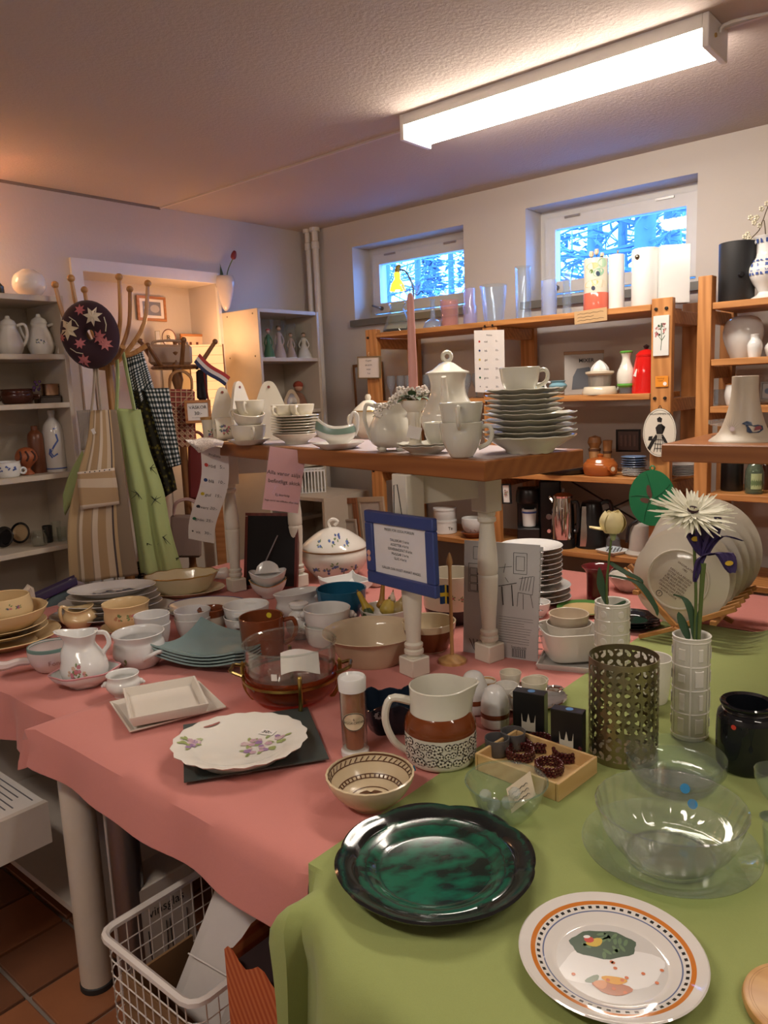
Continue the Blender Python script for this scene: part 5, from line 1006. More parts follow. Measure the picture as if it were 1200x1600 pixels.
# green glazed platter
p = V(680, 1364, G); P = Pot('green_platter', 'big round green and black glazed platter with wavy rim', 'platter', 0, 0, 0, 0, at=p, rz=.2); m = P.m
gm, nt, bb = _mat('green_glaze'); v = coord(nt); s = xyz(nt, v); rr = math_(nt, 'SQRT', math_(nt, 'ADD', math_(nt, 'POWER', s[0], 2), math_(nt, 'POWER', s[1], 2)))
n1 = noise(nt, coord(nt, (1, 2.0, 1)), 20, 3, .5); nz = math_(nt, 'MULTIPLY_ADD', n1, .02, rr); GR, DK = (.008, .10, .055), (.012, .012, .013)
ring = ramp(nt, math_(nt, 'MULTIPLY', math_(nt, 'SUBTRACT', nz, .01), 6.2), [(.0, (0, 0, 0)), (.53, (0, 0, 0)), (.56, (.75, .75, .75)), (.585, (.1, .1, .1)), (.66, (0, 0, 0)), (.70, (.9, .9, .9)), (.73, (.2, .2, .2)), (.77, (.35, .35, .35)), (.80, (1, 1, 1)), (.90, (.95, .95, .95)), (.94, (.6, .6, .6)), (.97, (1, 1, 1))])
blot = ramp(nt, n1, [(.40, (0, 0, 0)), (.64, (.92, .92, .92))]); f_ = mix(nt, 1.0, ring, blot, 'LIGHTEN')
col = mix(nt, f_, mix(nt, noise(nt, v, 50), GR, (.012, .135, .08)), DK); nt.links.new(col, bb.inputs['Base Color']); setb(bb, .12)
wv6 = lambda r, z, a, i: (r * (1 + (.022 * abs(cos(4 * a)) ** .6 - .01 if r > .115 else 0)), z + (.004 * abs(cos(4 * a)) if r > .13 else 0))
P.add('platter', lathe([(0, 0), (.085, 0), (.09, .003), (.115, .012), (.150, .020), (.1585, .024), (.160, .027), (.156, .029), (.148, .026), (.135, .024), (.128, .0205), (.122, .0215), (.112, .0165), (.106, .0165), (.098, .010), (.088, .008), (0, .008)], 96, warp=wv6), gm)
# christmas plate
p = V(955, 1508, G); P = Pot('christmas_plate', 'white plate with orange rim band and a winter bird picture', 'plate', 0, 0, 0, 0, at=p, rz=.35); R = .1225
cm, nt, bb = _mat('rim_print'); v = coord(nt); s = xyz(nt, v); rr = math_(nt, 'SQRT', math_(nt, 'ADD', math_(nt, 'POWER', s[0], 2), math_(nt, 'POWER', s[1], 2))); an = math_(nt, 'ARCTAN2', s[1], s[0])
chk = math_(nt, 'GREATER_THAN', math_(nt, 'SINE', math_(nt, 'MULTIPLY', an, 54)), .1); t_ = math_(nt, 'MULTIPLY', rr, 1 / R); Wt = (.74, .70, .66)
base = ramp(nt, t_, [(.0, Wt), (.715, Wt), (.72, (.15, .18, .32)), (.735, Wt), (.815, (.62, .20, .035)), (.865, Wt), (.93, Wt), (1, (.76, .72, .68))]); base.node.color_ramp.interpolation = 'CONSTANT'
band = math_(nt, 'MULTIPLY', math_(nt, 'MULTIPLY', math_(nt, 'GREATER_THAN', t_, .765), math_(nt, 'LESS_THAN', t_, .80)), chk)
nt.links.new(mix(nt, band, base, (.03, .03, .03)), bb.inputs['Base Color']); setb(bb, .06); bb.inputs['Coat Weight'].default_value = .5
pl_ = P.add('plate', lathe([(0, 0), (R * .6, 0), (R * .63, .002), (R * .72, .009), (R * .97, .019), (R, .021), (R * .985, .0225), (R * .95, .0205), (R * .72, .0135), (R * .64, .0065), (R * .58, .005), (0, .0048)], 72), cm)
zz_ = .0052; D = lambda nm, pts, c, z=zz_: mk(nm, ([(x * 1.24, y * 1.24, z) for x, y in pts], [tuple(range(len(pts)))]), plain(c, .15), pl_, smooth=0)
def blob(cx, cy, rx, ry, rot=0, n=20, wob=.12, k=3): return [(cx + (rx * cos(a) * cos(rot) - ry * sin(a) * sin(rot)) * (1 + wob * sin(k * a)), cy + (rx * cos(a) * sin(rot) + ry * sin(a) * cos(rot)) * (1 + wob * sin(k * a))) for a in [2 * pi * q / n for q in range(n)]]
D('sky_print', blob(0, 0, .062, .062, 0, 40, 0), (.60, .57, .54)); D('snow_print', blob(-.002, -.008, .056, .03, -.1, 30, .08, 4), (.78, .76, .74), zz_ + .0001)
D('wreath_print', blob(.0, .026, .036, .022, -.15, 30, .05, 7), (.06, .10, .055), zz_ + .0002)
rg = random.Random(1)
for k in range(16): a = rg.uniform(0, 6.28); D('leaf_print', blob(.0 + .028 * cos(a) * rg.uniform(.4, 1), .026 + .017 * sin(a) * rg.uniform(.4, 1), .006, .0022, rg.uniform(0, 3), 8, 0), (.12, .20, .09), zz_ + .0003)
D('bird_print', blob(-.008, .03, .010, .006, .3, 14, .1), (.62, .42, .05), zz_ + .0004); D('bird_print', blob(-.013, .035, .0055, .005, 0, 12, 0), (.55, .05, .03), zz_ + .0005); D('bird_print', blob(-.014, .0395, .004, .0025, 0, 12, 0), (.8, .78, .74), zz_ + .0006)
D('child_print', blob(-.012, -.036, .020, .009, -.35, 18, .12), (.45, .16, .07), zz_ + .0003); D('child_print', blob(-.006, -.026, .013, .0055, -.3, 14, .1), (.72, .34, .03), zz_ + .0005); D('child_print', blob(-.022, -.03, .007, .006, 0, 12, .1), (.66, .28, .12), zz_ + .0006); D('child_print', blob(-.028, -.022, .009, .004, .4, 12, .1), (.25, .3, .22), zz_ + .0004)
for k in range(12): D('apple_print', blob(rg.uniform(-.05, .05), rg.uniform(-.045, .0), .0022, .0022, 0, 8, 0), (.62, .16, .05), zz_ + .0006)
# glass bowl on glass plate
P = Pot('glass_plate', 'wide clear glass plate under the big glass bowl', 'plate', 0, 0, 0, 0, at=V(1046, 1338, G)); P.lat('plate', [(0, 2), (88, 2), (92, 4), (126, 17), (132, 20), (133, 21.5), (129, 21), (92, 6.5), (86, 4.5), (0, 4.5)], GL, 56); P.lat('foot_ring', [(64, 0), (68, 0), (68, 2.4), (64, 2.4), (64, 0)], GL, 48); gp = P
P = Pot('glass_bowl', 'big clear swirled glass bowl with two blue dots', 'bowl', 0, 0, 0, 0, at=gp.world(4.8)); sw = lambda r, z, a, i: (r * (1 + .012 * cos(26 * a + z * 60) * (z > .01)), z)
P.lat('bowl', curve([(58, 0), (70, 3), (96, 32), (106, 60), (112, 76)], 4), glass((.95, .97, .94), .02, 1.5, .06), 156, 2.2, warp=sw); P.lat('rim', [(110.5, 75), (113, 76.4), (111, 78)], GL, 60)
for x, h in ((22, 56), (34, 36)): P.add('blue_dot', xf(disc(8 * P.m, n=16), (x * P.m, (104 if h > 50 else 96) * P.m * .93, h * P.k), (pi / 2 - .35, 0, -.25)), plain((.03, .26, .55), .5), smooth=0)
# glass bowl of candle stubs
P = Pot('small_glass_bowl', 'small ribbed clear glass bowl holding glass stubs and a note', 'bowl', 0, 0, 0, 0, at=V(792, 1274, G)); P.lat('bowl', curve([(28, 0), (33, 3), (50, 24), (58, 42), (63, 54)], 6), glass((.92, .97, .94), .0, 1.5, .05), 56, 2, warp=lambda r, z, a, i: (r * (1 + .014 * (i % 2) * (i < 15)), z)); P.lat('rim', [(62, 53), (64.6, 54.6), (62.6, 56.4)], glass((.75, .88, .86), 0, 1.5, .06), 56); sg = P
for i, (x, y, tl_, lab) in enumerate(((-18, 4, -.5, 'clear glass stopper lying at the left in the small glass bowl'), (2, 8, .4, 'clear glass stopper lying in the middle of the small glass bowl'))):
    K = Pot('glass_stopper', lab, 'stopper', 0, 0, 0, 0, 'glass stoppers', at=sg.p + (RIGHT * x + AWAY * y) * sg.m + Vector((0, 0, 14 * sg.k)), tilt=(.5, tl_)); K.lat('stopper', [(0, 0), (10, 0), (11, 6), (6, 14), (6, 24), (10, 30), (8, 36), (0, 37)], glass((.9, .93, .92), .05, 1.5, .25), 8)
K = Pot('paper_note', 'handwritten cream price note in the small glass bowl', 'note', 0, 0, 0, 0, at=sg.world(12) + RIGHT * .036, rz=.5); ns = K.add('sheet', sheet(lambda u, v: Vector(((u - .5) * .05, .01 + .02 * v, .0 + .038 * v + .5 * (u - .5) * .05)), 4, 4, .0005), plain((.74, .62, .46), .8))
mk('handwriting', join(*[tube([(-.018 + .004 * k, .013 + .004 * j, .010 + .008 * j + .003 * (k % 2) + .5 * (-.018 + .004 * k)) for k in range(9)], .0006, 4, 2) for j in range(3)]), INK, ns)
# stacked glass dishes
P = Pot('glass_dish', 'lower of two nested clear glass dishes behind the big glass bowl', 'dish', 0, 0, 0, 0, 'nested glass dishes', at=V(1055, 1224, G)); P.lat('dish', curve([(48, 0), (56, 2), (64, 14), (68, 28)], 3), GL, 56, 2); gd = P
P = Pot('glass_dish', 'upper of two nested clear glass dishes behind the big glass bowl', 'dish', 0, 0, 0, 0, 'nested glass dishes', at=gd.world(9)); P.lat('dish', curve([(46, 0), (56, 3), (70, 14), (74, 22), (74, 36)], 3), GL, 56, 2, warp=lambda r, z, a, i: (r * (1 + .008 * (i % 2)), z))
# metal filigree lantern
FM = metal((.36, .31, .21), .34); P = Pot('filigree_lantern', 'pierced bronze metal candle cylinder with floral cutouts', 'lantern', 973, 1202, G, 104); Rm, Hm = 52 * P.m, 152 * P.k
P.lat('base', [(0, 0), (51, 0), (51, 2), (0, 2)], FM, 40)
P.add('plain_band', lathe([(Rm, 0), (Rm, .012), (Rm - .001, .012), (Rm - .001, 0)], 64), FM); P.add('plain_band', lathe([(Rm, Hm - .012), (Rm, Hm), (Rm - .001, Hm), (Rm - .001, Hm - .012)], 64), FM)
cy = lambda u, v: (Rm * cos(u / Rm), Rm * sin(u / Rm), v); C_ = 2 * pi * Rm; nc = 12; cw = C_ / nc; n_r = 5; chh = (Hm - .024) / n_r; gs = []
def strip(pts, w):
    vs, fs = [], []
    for i, p in enumerate(pts):
        a = Vector(pts[max(i - 1, 0)]); b = Vector(pts[min(i + 1, len(pts) - 1)]); d = (b - a).normalized(); nn = Vector((-d.y, d.x)) * w; vs += [(p[0] + nn.x, p[1] + nn.y, 0), (p[0] - nn.x, p[1] - nn.y, 0)]
    fs = [(2 * i, 2 * i + 1, 2 * i + 3, 2 * i + 2) for i in range(len(pts) - 1)]; return vs, fs
for i in range(nc):
    for j in range(n_r):
        cx, cyy = (i + .5) * cw, .012 + (j + .5) * chh
        for q in range(8):
            a = q * pi / 4 + .39; L = min(cw, chh) * (.52 if q % 2 else .70); c0 = (cx + .12 * L * cos(a), cyy + .12 * L * sin(a))
            pts = [(cx + r * L * cos(a + .9 * r * (1 if q % 2 else -1)), cyy + r * L * sin(a + .9 * r * (1 if q % 2 else -1))) for r in (0, .35, .7, 1.0)]; gs.append(onfn(strip(pts, .0033), cy, 0))
        gs.append(onfn(disc(cw * .2, (cx, cyy), 10), cy, .0001))
    gs.append(onfn(strip([(i * cw, .010), (i * cw, Hm * .25), (i * cw, Hm * .5), (i * cw, Hm * .75), (i * cw, Hm - .01)], .0022), cy, 0))
for j in range(1, n_r): gs.append(onfn(strip([(k * C_ / 48, .012 + j * chh) for k in range(49)], .0014), cy, 0))
P.add('filigree', join(*gs), FM)['kind'] = 'stuff'
# white cup, white relief vases with flowers
P = Pot('planter', 'plain white planter cup between the bronze lantern and the tall vase', 'cup', 1018, 1102, G, 44); P.lat('cup', curve([(21, 0), (24, 3), (28, 34), (30, 66)], 3), WHITE, 36, 2.5)
def relief(P, R, Hh, kind):
    gs = []; fn = lambda u, v: (R * sin(u / R), -R * cos(u / R), v)
    rows = 5 if kind == 'c' else 4
    for j in range(rows + 1): h = Hh * (.04 + .92 * j / rows); P.add('relief_ring', lathe([(R, h - .0025), (R + .0012, h), (R, h + .0025)], 40), WHITE)
    n = 6
    for i in range(n):
        u = (i + .5) * 2 * pi * R / n
        P.add('relief_rib', onfn(strip([(u - pi * R / n, Hh * (.04 + .92 * k / 6)) for k in range(7)], .002), fn, .0009), WHITE)
        for j in range(rows):
            v = Hh * (.04 + .92 * (j + .5) / rows); hh = Hh * .92 / rows
            if kind == 'c': g = onfn(([(u + .0105 * cos(a) * q, v + .0105 * sin(a) * q, (.0014 if q < .95 else 0)) for q in (1, .8) for a in [2 * pi * k / 18 for k in range(18)]], [(k, (k + 1) % 18, 18 + (k + 1) % 18, 18 + k) for k in range(18)] + [tuple(range(18, 36))]), fn, .0003)
            else:
                rgx = random.Random(i * 7 + j); w = .009 * rgx.uniform(.4, 1.1); h2 = hh * rgx.uniform(.15, .38); o2 = rgx.uniform(-.003, .003); g = onfn(([(u + o2 + x * w * q, v + y * h2 * q, (.0014 if q < 1 else 0)) for q in (1, .88) for x, y in ((-1, -1), (1, -1), (1, 1), (-1, 1))], [(k, (k + 1) % 4, 4 + (k + 1) % 4, 4 + k) for k in range(4)] + [(4, 5, 6, 7)]), fn, .0003)
            P.add('relief_panel', g, WHITE, smooth=20)
def vase(x, yb, wb, wt, h, kind, label):
    P = Pot('relief_vase', label, 'vase', x, yb, G, wb); P.lat('vase', [(wb * .47, 0), (wb * .5, 2), (wb * .5, h - 3), (wt * .5, h)], WHITE, 40, 3); relief(P, wb * .5 * P.m, h * P.k, kind); return P
v1 = vase(956, 1062, 52, 53, 112, 'c', 'white vase with raised circles holding the cream rose'); v2 = vase(1077, 1160, 55, 57, 154, 'r', 'tall white vase with raised rectangles holding gerbera and iris')
STEM = plain((.10, .15, .035), .5); LEAFD = plain((.035, .085, .04), .5)
def petal(L, w, cup=.3, n=5, tip=.6): return sheet(lambda u, v: Vector((L * u, (v - .5) * w * (sin(pi * min(1, .12 + u * .8)) ** tip), cup * L * (u * u) + .25 * w * abs(v - .5) ** 2 * 4 * .4)), n, 3, .0006)
def leafm(pts, w): 
    P_ = spl(pts, 3); n = len(P_) - 1
    return sheet(lambda u, v: P_[int(round(u * n))] + RIGHT * ((v - .5) * w * sin(pi * min(1, .15 + .85 * u)) ** .8) + Vector((0, 0, abs(v - .5) * w * .35)), n, 2, .0008)
def at_px(x, y, ref): n = Vector((ref.x, ref.y, 0)).normalized(); return VP(x, y, ref, n)
# rose
rt = v1.world(100); W_ = lambda x, y, r=v1.p: at_px(x, y, r)
t = thing('rose', 'single cream rose with one fallen-open petal in the circle vase', 'flower', v1.world(4)); L0 = Vector(t.location)
mk('stem', tube([Vector((0, 0, 0)), W_(948, 930) - L0, W_(951, 880) - L0, W_(956, 836) - L0], [.003, .003, .0028, .003], 8), STEM, t)
hd = W_(958, 832) - L0; RC = plain((.80, .68, .36), .6)
for k in range(13):
    a = k * 2.4; r = .005 + .0014 * k; L = .052 + .0005 * k
    g = sheet(lambda u, v: Vector(((r * 1.5 * sin(pi * (.2 + .62 * u)) + .002) * cos(a + (v - .5) * (2.3 - .06 * k)), (r * 1.5 * sin(pi * (.2 + .62 * u)) + .002) * sin(a + (v - .5) * (2.3 - .06 * k)), L * u * (1 - .25 * abs(v - .5)))), 6, 6, .0006); mk('petal', xf(g, hd), RC, t)
mk('petal', mx(petal(.06, .042, .1), Matrix.Translation(hd + Vector((0, 0, .004))) @ Matrix.Rotation(YAW + pi - .1, 4, 'Z') @ Matrix.Rotation(-.05, 4, 'Y')), RC, t); mk('petal', mx(petal(.036, .036, .6), Matrix.Translation(hd + Vector((0, 0, .006))) @ Matrix.Rotation(YAW + .2, 4, 'Z') @ Matrix.Rotation(-.7, 4, 'Y')), RC, t)
mk('calyx', xf(lathe([(0, -.022), (.006, -.02), (.008, -.008), (.011, .004), (0, .004)], 12), hd), plain((.30, .36, .18), .5), t)
for pts, w in (([(948, 945), (940, 920), (938, 905), (936, 888)], .022), ([(958, 948), (970, 945), (976, 940)], .022), ([(950, 900), (975, 905), (1000, 915), (1024, 950), (1027, 965)], .02), ([(952, 880), (975, 895), (995, 905), (1005, 912)], .022)): mk('leaf', leafm([W_(x, y) - L0 for x, y in pts], w), LEAFD, t)
# gerbera
W2 = lambda x, y, r=v2.p: at_px(x, y, r)
t = thing('gerbera', 'white spiky gerbera with dark centre in the rectangle vase', 'flower', v2.world(4)); L0 = Vector(t.location); cI = W2(1082, 800) - L0; PT = plain((.80, .78, .62), .6); rg = random.Random(9)
mk('stem', tube([Vector((0, 0, 0)), W2(1087, 960) - L0, W2(1085, 860) - L0, cI], .0032, 8), STEM, t); Mt = Matrix.Translation(cI) @ Matrix.Rotation(YAW, 4, 'Z') @ Matrix.Rotation(.42, 4, 'X')
for k in range(96):
    a = k * 2.39996; L = rg.uniform(.064, .088) * (1 if k < 60 else .75); up_ = (-.10 if k < 60 else .16) + rg.uniform(-.12, .12)
    mk('petal', mx(sheet(lambda u, v: Vector((.008 + L * u, (v - .5) * .0095 * (1 - .85 * u ** 3), L * (up_ * u + .1 * u * u) + .002 * abs(v - .5))), 4, 2, .0005), Mt @ Matrix.Rotation(a, 4, 'Z')), PT, t)
mk('centre', mx(ball(.012, (0, 0, .006), 14, (1, 1, .5)), Mt), plain((.04, .012, .02), .8), t)
for k in range(26): a = k * 2.4; mk('floret', mx(xf(petal(.016, .004, .2), (0, 0, .004)), Mt @ Matrix.Rotation(a, 4, 'Z') @ Matrix.Translation((.010, 0, .004)) @ Matrix.Rotation(-.8, 4, 'Y')), PT, t)
# iris
t = thing('iris', 'dark purple iris with yellow flashes in the rectangle vase', 'flower', v2.world(4) + RIGHT * .008); L0 = Vector(t.location); IP = plain((.035, .018, .10), .6); IY = plain((.62, .40, .03), .6)
mk('stem', tube([Vector((0, 0, 0)), W2(1094, 960) - L0, W2(1099, 880) - L0], [.004, .0042, .006], 8), STEM, t); hd = W2(1100, 868) - L0
for (dx, dy, w, lab) in (((30, -4), (42, 26), .030, 1), ((-10, -20), (-24, -36), .026, 1), ((14, -36), (20, -62), .02, 0), ((-4, -34), (-2, -58), .022, 0), ((24, -30), (58, -24), .012, 0), ((-8, 10), (-16, 40), .014, 0)):
    a = W2(1100 + dx[0], 868 + dx[1]) - L0; b = W2(1100 + dy[0], 868 + dy[1]) - L0; pts = [hd, a, b]; P_ = spl(pts, 4); n = len(P_) - 1
    pe = mk('petal', sheet(lambda u, v: P_[int(round(u * n))] + (RIGHT * (v - .5) if abs((b - hd).z) > .02 else Vector((0, 0, v - .5))) * w * 1.3 * sin(pi * min(1, .12 + .8 * u)) ** .7 - AWAY * (.004 * sin(v * 9) + .008 * u * (1 - abs(v - .5))), n, 6, .0008), IP, t)
    if lab: mk('yellow_flash', xf(disc(.0055, n=10, sx=1.6), (a + b * .9) / 1.9 - AWAY * .011, (pi / 2, 0, YAW)), IY, pe, smooth=0)
for pts, w in (([(1085, 1000), (1080, 960), (1070, 938), (1052, 930)], .016), ([(1075, 1000), (1066, 975), (1060, 958)], .02), ([(1090, 1002), (1091, 975), (1094, 950)], .014)): mk('leaf', leafm([W2(x, y) - L0 for x, y in pts], w), LEAFD, t)
# black lantern jar
P = Pot('lantern_jar', 'black glass lantern jar with wire handle and red dot', 'jar', 1164, 1217, G, 88); BGL = glaze((.008, .009, .012), .05); P.lat('jar', curve([(38, 0), (42, 4), (44, 20), (44, 74), (40, 86), (34, 90), (34, 92)], 2) + [(39, 96), (40, 99), (38, 101), (31, 99), (29, 88), (33, 10), (0, 6)], BGL, 44)
P.lat('neck_wire', [(35, 88), (36.4, 89), (35, 90)], SILVER, 40); P.add('wire_handle', tube([(30 * P.m, -22 * P.m, 88 * P.k), (40 * P.m, -20 * P.m, 74 * P.k), (48 * P.m, -16 * P.m, 40 * P.k), (50 * P.m, -4 * P.m, 30 * P.k), (44 * P.m, 14 * P.m, 60 * P.k), (36 * P.m, 16 * P.m, 88 * P.k)], 1.0 * P.m, 6), SILVER); P.add('red_dot', xf(disc(4 * P.m, n=12), (-18 * P.m, -40.8 * P.m, 74 * P.k), (pi / 2, 0, -.42)), plain((.65, .05, .03), .4), smooth=0)
# glass stemware at the right edge
P = Pot('stem_glass', 'clear dessert glass at the right edge before the black jar', 'glass', 0, 0, 0, 0, at=V(1208, 1278, G)); P.lat('glass', [(18, 0), (20, 1), (6, 4), (5, 20), (8, 26), (20, 40), (29, 62), (30, 74)], GL, 28, 1.6)
P = Pot('stem_glass', 'clear tumbler cut off by the right edge beside the glass plate', 'glass', 0, 0, 0, 0, at=V(1212, 1345, G)); P.lat('glass', [(15, 0), (17, 2), (19, 30), (21, 52)], GL, 24, 1.6)
# wooden board at the bottom right corner
P = Pot('wooden_board', 'round wooden board cut off by the lower right corner', 'board', 0, 0, 0, 0, at=V(1262, 1585, G)); P.lat('board', [(0, 0), (88, 0), (92, 2), (94, 8), (92, 14), (88, 16), (0, 16)], wood((.5, .25, .08), (.62, .36, .14), 0, .8, .4, False), 56); P.lat('groove', [(80, 16.2), (82, 15), (84, 16.2)], plain((.3, .14, .05)), 56)
# wooden rack of plates
pn = V(1064, 985, T + .06); ax = Vector((.86, .50, 0)).normalized(); nrm = ax; side = Vector((-ax.y, ax.x, 0)); c0 = at_px(1062, 912, V(1064, 1000, G)); m = mpp(c0)
pd = (RIGHT * .60 + AWAY * .80).normalized(); ps_ = Vector((-pd.y, pd.x, 0)); PG = [glaze((.60, .55, .46)), glaze((.64, .58, .48)), glaze((.66, .63, .58)), glaze((.68, .64, .55))]
rk = thing('plate_rack', 'folding wooden rack holding upright plates on the green cloth', 'rack', (c0.x, c0.y, G)); RW = wood((.36, .15, .045), (.50, .24, .08), 0, .9, .45, False)
def slat(a, b, w=.012, th=.018):
    d = b - a; M = frame_axes((a + b) / 2, d, Vector((0, 0, 1)) if abs(d.normalized().z) < .95 else AWAY); return mx(box(d.length, th, w, bev=.001), M)
O = Vector((c0.x, c0.y, G)); sL = -ps_ if (-ps_).dot(RIGHT) > 0 else ps_
for k in range(6):
    o_ = pd * (-.04 + .052 * k); b1 = o_ + Vector((0, 0, .045)); mk('slat', slat(b1 + sL * .01, b1 - sL * .155 + Vector((0, 0, .165)), .014, .014), RW, rk); mk('slat', slat(b1 - sL * .01, b1 + sL * .165 + Vector((0, 0, .085)), .014, .014), RW, rk)
for s_ in (1, -1): mk('rail', slat(pd * -.06 + sL * s_ * .11 + Vector((0, 0, .045 + (.118 if s_ < 0 else .057) - .018)), pd * .25 + sL * s_ * .11 + Vector((0, 0, .045 + (.118 if s_ < 0 else .057) - .018)), .018, .012), RW, rk); mk('leg', slat(pd * -.05 + Vector((0, 0, .05)), pd * -.05 + sL * s_ * .10 + Vector((0, 0, .008)), .016, .012), RW, rk); mk('leg', slat(pd * .23 + Vector((0, 0, .05)), pd * .23 + sL * s_ * .10 + Vector((0, 0, .008)), .016, .012), RW, rk)
labs = ('front upright plate showing printed text on its underside', 'second upright plate in the wooden rack', 'third upright plate in the wooden rack', 'fourth upright plate in the wooden rack', 'fifth upright plate in the wooden rack', 'sixth and rearmost upright plate in the wooden rack')
for k in range(6):
    R_ = (.138, .143, .150, .157, .164, .172)[k]; cpos = O + pd * (-.02 + .052 * k) + Vector((0, 0, .045 + R_ * 1.0 + .006)); zx = -pd + Vector((0, 0, .10))
    M = frame_axes(cpos, sL, zx.normalized().cross(sL)); 
    o = mk('rack_plate', lathe(platep(R_, .020, .68), 56), PG[k % 4]); Mm = M @ Matrix.Rotation(pi, 4, 'X'); o.matrix_world = Mm; tag(o, labs[k], 'plate', 'upright plates in the rack')
    mk('foot_ring', lathe([(R_ * .60, .0), (R_ * .61, -.0025), (R_ * .64, -.0025), (R_ * .65, 0)], 56), PG[k % 4], o)
    if k == 0:
        tm_ = Matrix.Rotation(pi, 4, 'X') @ Matrix.Rotation(-.55, 4, 'Z'); lines = ['SAGOPLATTEN', '1982', '', 'DEN LILLA FÅGELN', 'SITTER I EKEN OCH', 'SJUNGER SIN VISA', 'FÖR ALLA BARNEN', 'SOM LEKER I SNÖN', 'OCH DANSAR KRING', 'GRANEN OM JULEN', 'I RÖDA LUVOR']
        for i, s in enumerate(lines):
            if s: mk('lettering', mx(xf(textgeo(s, .0085), (.0, .045 - .0095 * i, .0012)), tm_), plain((.12, .05, .04), .5), o, smooth=0)
        mk('maker_mark', mx(xf(join(lathe([(.008, 0), (.0095, .0002), (.008, .0004)], 20), textgeo('f', .012)), (-.02, -.066, .0012)), tm_), INK, o, smooth=0)
# dark plates and white dish behind the rack
b_ = V(1000, 985, G); plates(3, b_ - RIGHT * .01 + AWAY * .05, .085, .014, .009, BLACKG, 'dark_plate', 'uppermost black plate lying behind the plate rack', 'black plate lying behind the plate rack', 'plate', 'black plates', .6)
P = Pot('scalloped_dish', 'small white scalloped dish behind the front rack plate', 'dish', 0, 0, 0, 0, at=V(986, 922, T)); P.lat('dish', curve([(18, 0), (20, 2), (30, 14), (34, 24)], 3), WHITE, 48, 2, warp=scal(10, .04, .03))
# ================================================================== ON THE PINE SHELVES (window wall)
def onz(x, z, Y): # point on a shelf board seen at photo column x
    d = ray(x, 600); k = Y / d.y; X = d.x * k
    for _ in range(6):   # keep the column: solve for the pixel row at height z
        lo, hi = 200, 1400
        for _ in range(40):
            mid = (lo + hi) / 2
            if VY(x, mid, Y).z > z: lo = mid
            else: hi = mid
    p = VY(x, lo, Y); return Vector((p.x, Y, z))
S1, S2, S3, S4 = SZ[0], SZ[1], SZ[2], SZ[3]
def vs(name, label, cat, x, z, Y, prof, mat, part='vase', n=28, t=1.6, group=None, **k):
    P = Pot(name, label, cat, 0, 0, 0, 0, group, at=onz(x, z, Y)); P.lat(part, prof, mat, n, t, **k); return P
YT = 3.10
P = vs('flask', 'conical glass flask with dark base at the left end of the top shelf', 'flask', 622, S1, YT, curve([(22, 0), (24, 3), (12, 34), (11, 38), (14, 46)], 3), GL); P.lat('dark_base', [(0, 0), (23, 0), (24, 3), (22.5, 5), (0, 5)], BLACKP, 28)
P = vs('goblet', 'thin tall goblet behind the pink candle on the top shelf', 'glass', 645, S1, YT + .08, [(12, 0), (13, 1), (3, 4), (2.4, 50), (8, 58), (18, 76)], GL)
vs('flask', 'round bottomed glass flask with narrow neck on the top shelf', 'flask', 677, S1, YT + .02, curve([(14, 0), (16, 3), (12, 12), (4.5, 18), (4, 44), (5, 46)], 3), glass((.85, .92, 1), 0, 1.5, .12))
P = vs('pink_glass', 'rosy ribbed drinking glass on the top shelf', 'glass', 703, S1, YT, [(13, 0), (13.5, 2), (14, 42)], glass((.95, .74, .72), 0, 1.45, .15), warp=scal(12, .02, 0))
vs('glass_cylinder', 'lilac tinted glass cylinder on the top shelf', 'vase', 735, S1, YT + .03, [(10, 0), (11, 2), (11, 30), (9, 34), (9, 58)], glass((.86, .84, .98), .05, 1.45, .16))
vs('tumbler_vase', 'wide flared clear glass vase on the top shelf', 'vase', 772, S1, YT, [(14, 0), (15, 2), (21, 58)], GLB, t=2)
vs('glass_cylinder', 'tall clear glass cylinder vase on the top shelf', 'vase', 818, S1, YT, [(11, 0), (12, 2), (12, 80), (13, 82)], GLB)
vs('glass_cylinder', 'frosted bluish glass cylinder on the top shelf', 'vase', 858, S1, YT + .02, [(11, 0), (12, 2), (12, 58)], glass((.78, .84, .95), .2, 1.4, .3))
vs('bud_vase', 'slim clear glass bud vase on the top shelf', 'vase', 886, S1, YT, [(6, 0), (7, 2), (7, 36), (6, 40), (6, 70)], GLB)
# patterned vase with roses
P = vs('patterned_vase', 'coral footed vase with pastel leaf pattern on the top shelf', 'vase', 931, S1, YT - .06, [(18, 0), (18.5, 2), (18.5, 80)], glaze((.74, .70, .58)), t=2); PVp = P
P.lat('coral_band', [(18.9, 0), (19.1, 1), (19.1, 27), (18.7, 27.6)], glaze((.62, .14, .09)), 28); fnv = around(P.pf([(18.6, 0), (18.6, 80)])); m_ = P.m
for nm, u, v, rx, ry, rot, c in (('leaf_print', 4, 56, 9, 6, .3, (.30, .50, .34)), ('leaf_print', -8, 40, 12, 5, .2, (.70, .52, .20)), ('leaf_print', 6, 40, 13, 6, -.2, (.66, .60, .45)), ('leaf_print', -6, 66, 10, 5, .1, (.66, .50, .26)), ('leaf_print', 10, 70, 8, 7, 0, (.40, .58, .40)), ('leaf_print', -10, 54, 6, 5, 0, (.58, .68, .56)), ('spot_print', 3, 54, 3, 4, .3, (.03, .06, .10)), ('spot_print', -4, 33, 3, 3.5, .4, (.04, .05, .09)), ('spot_print', -7, 58, 3, 3, 0, (.12, .2, .05))):
    P.add(nm, onfn(([(u * m_ + (rx * cos(a) * cos(rot) - ry * sin(a) * sin(rot)) * m_, v * m_ + (rx * cos(a) * sin(rot) + ry * sin(a) * cos(rot)) * m_, 0) for a in [2 * pi * q / 14 for q in range(14)]], [tuple(range(14))]), fnv, .0005 + .0002 * rx % .0006), plain(c, .3), smooth=0)
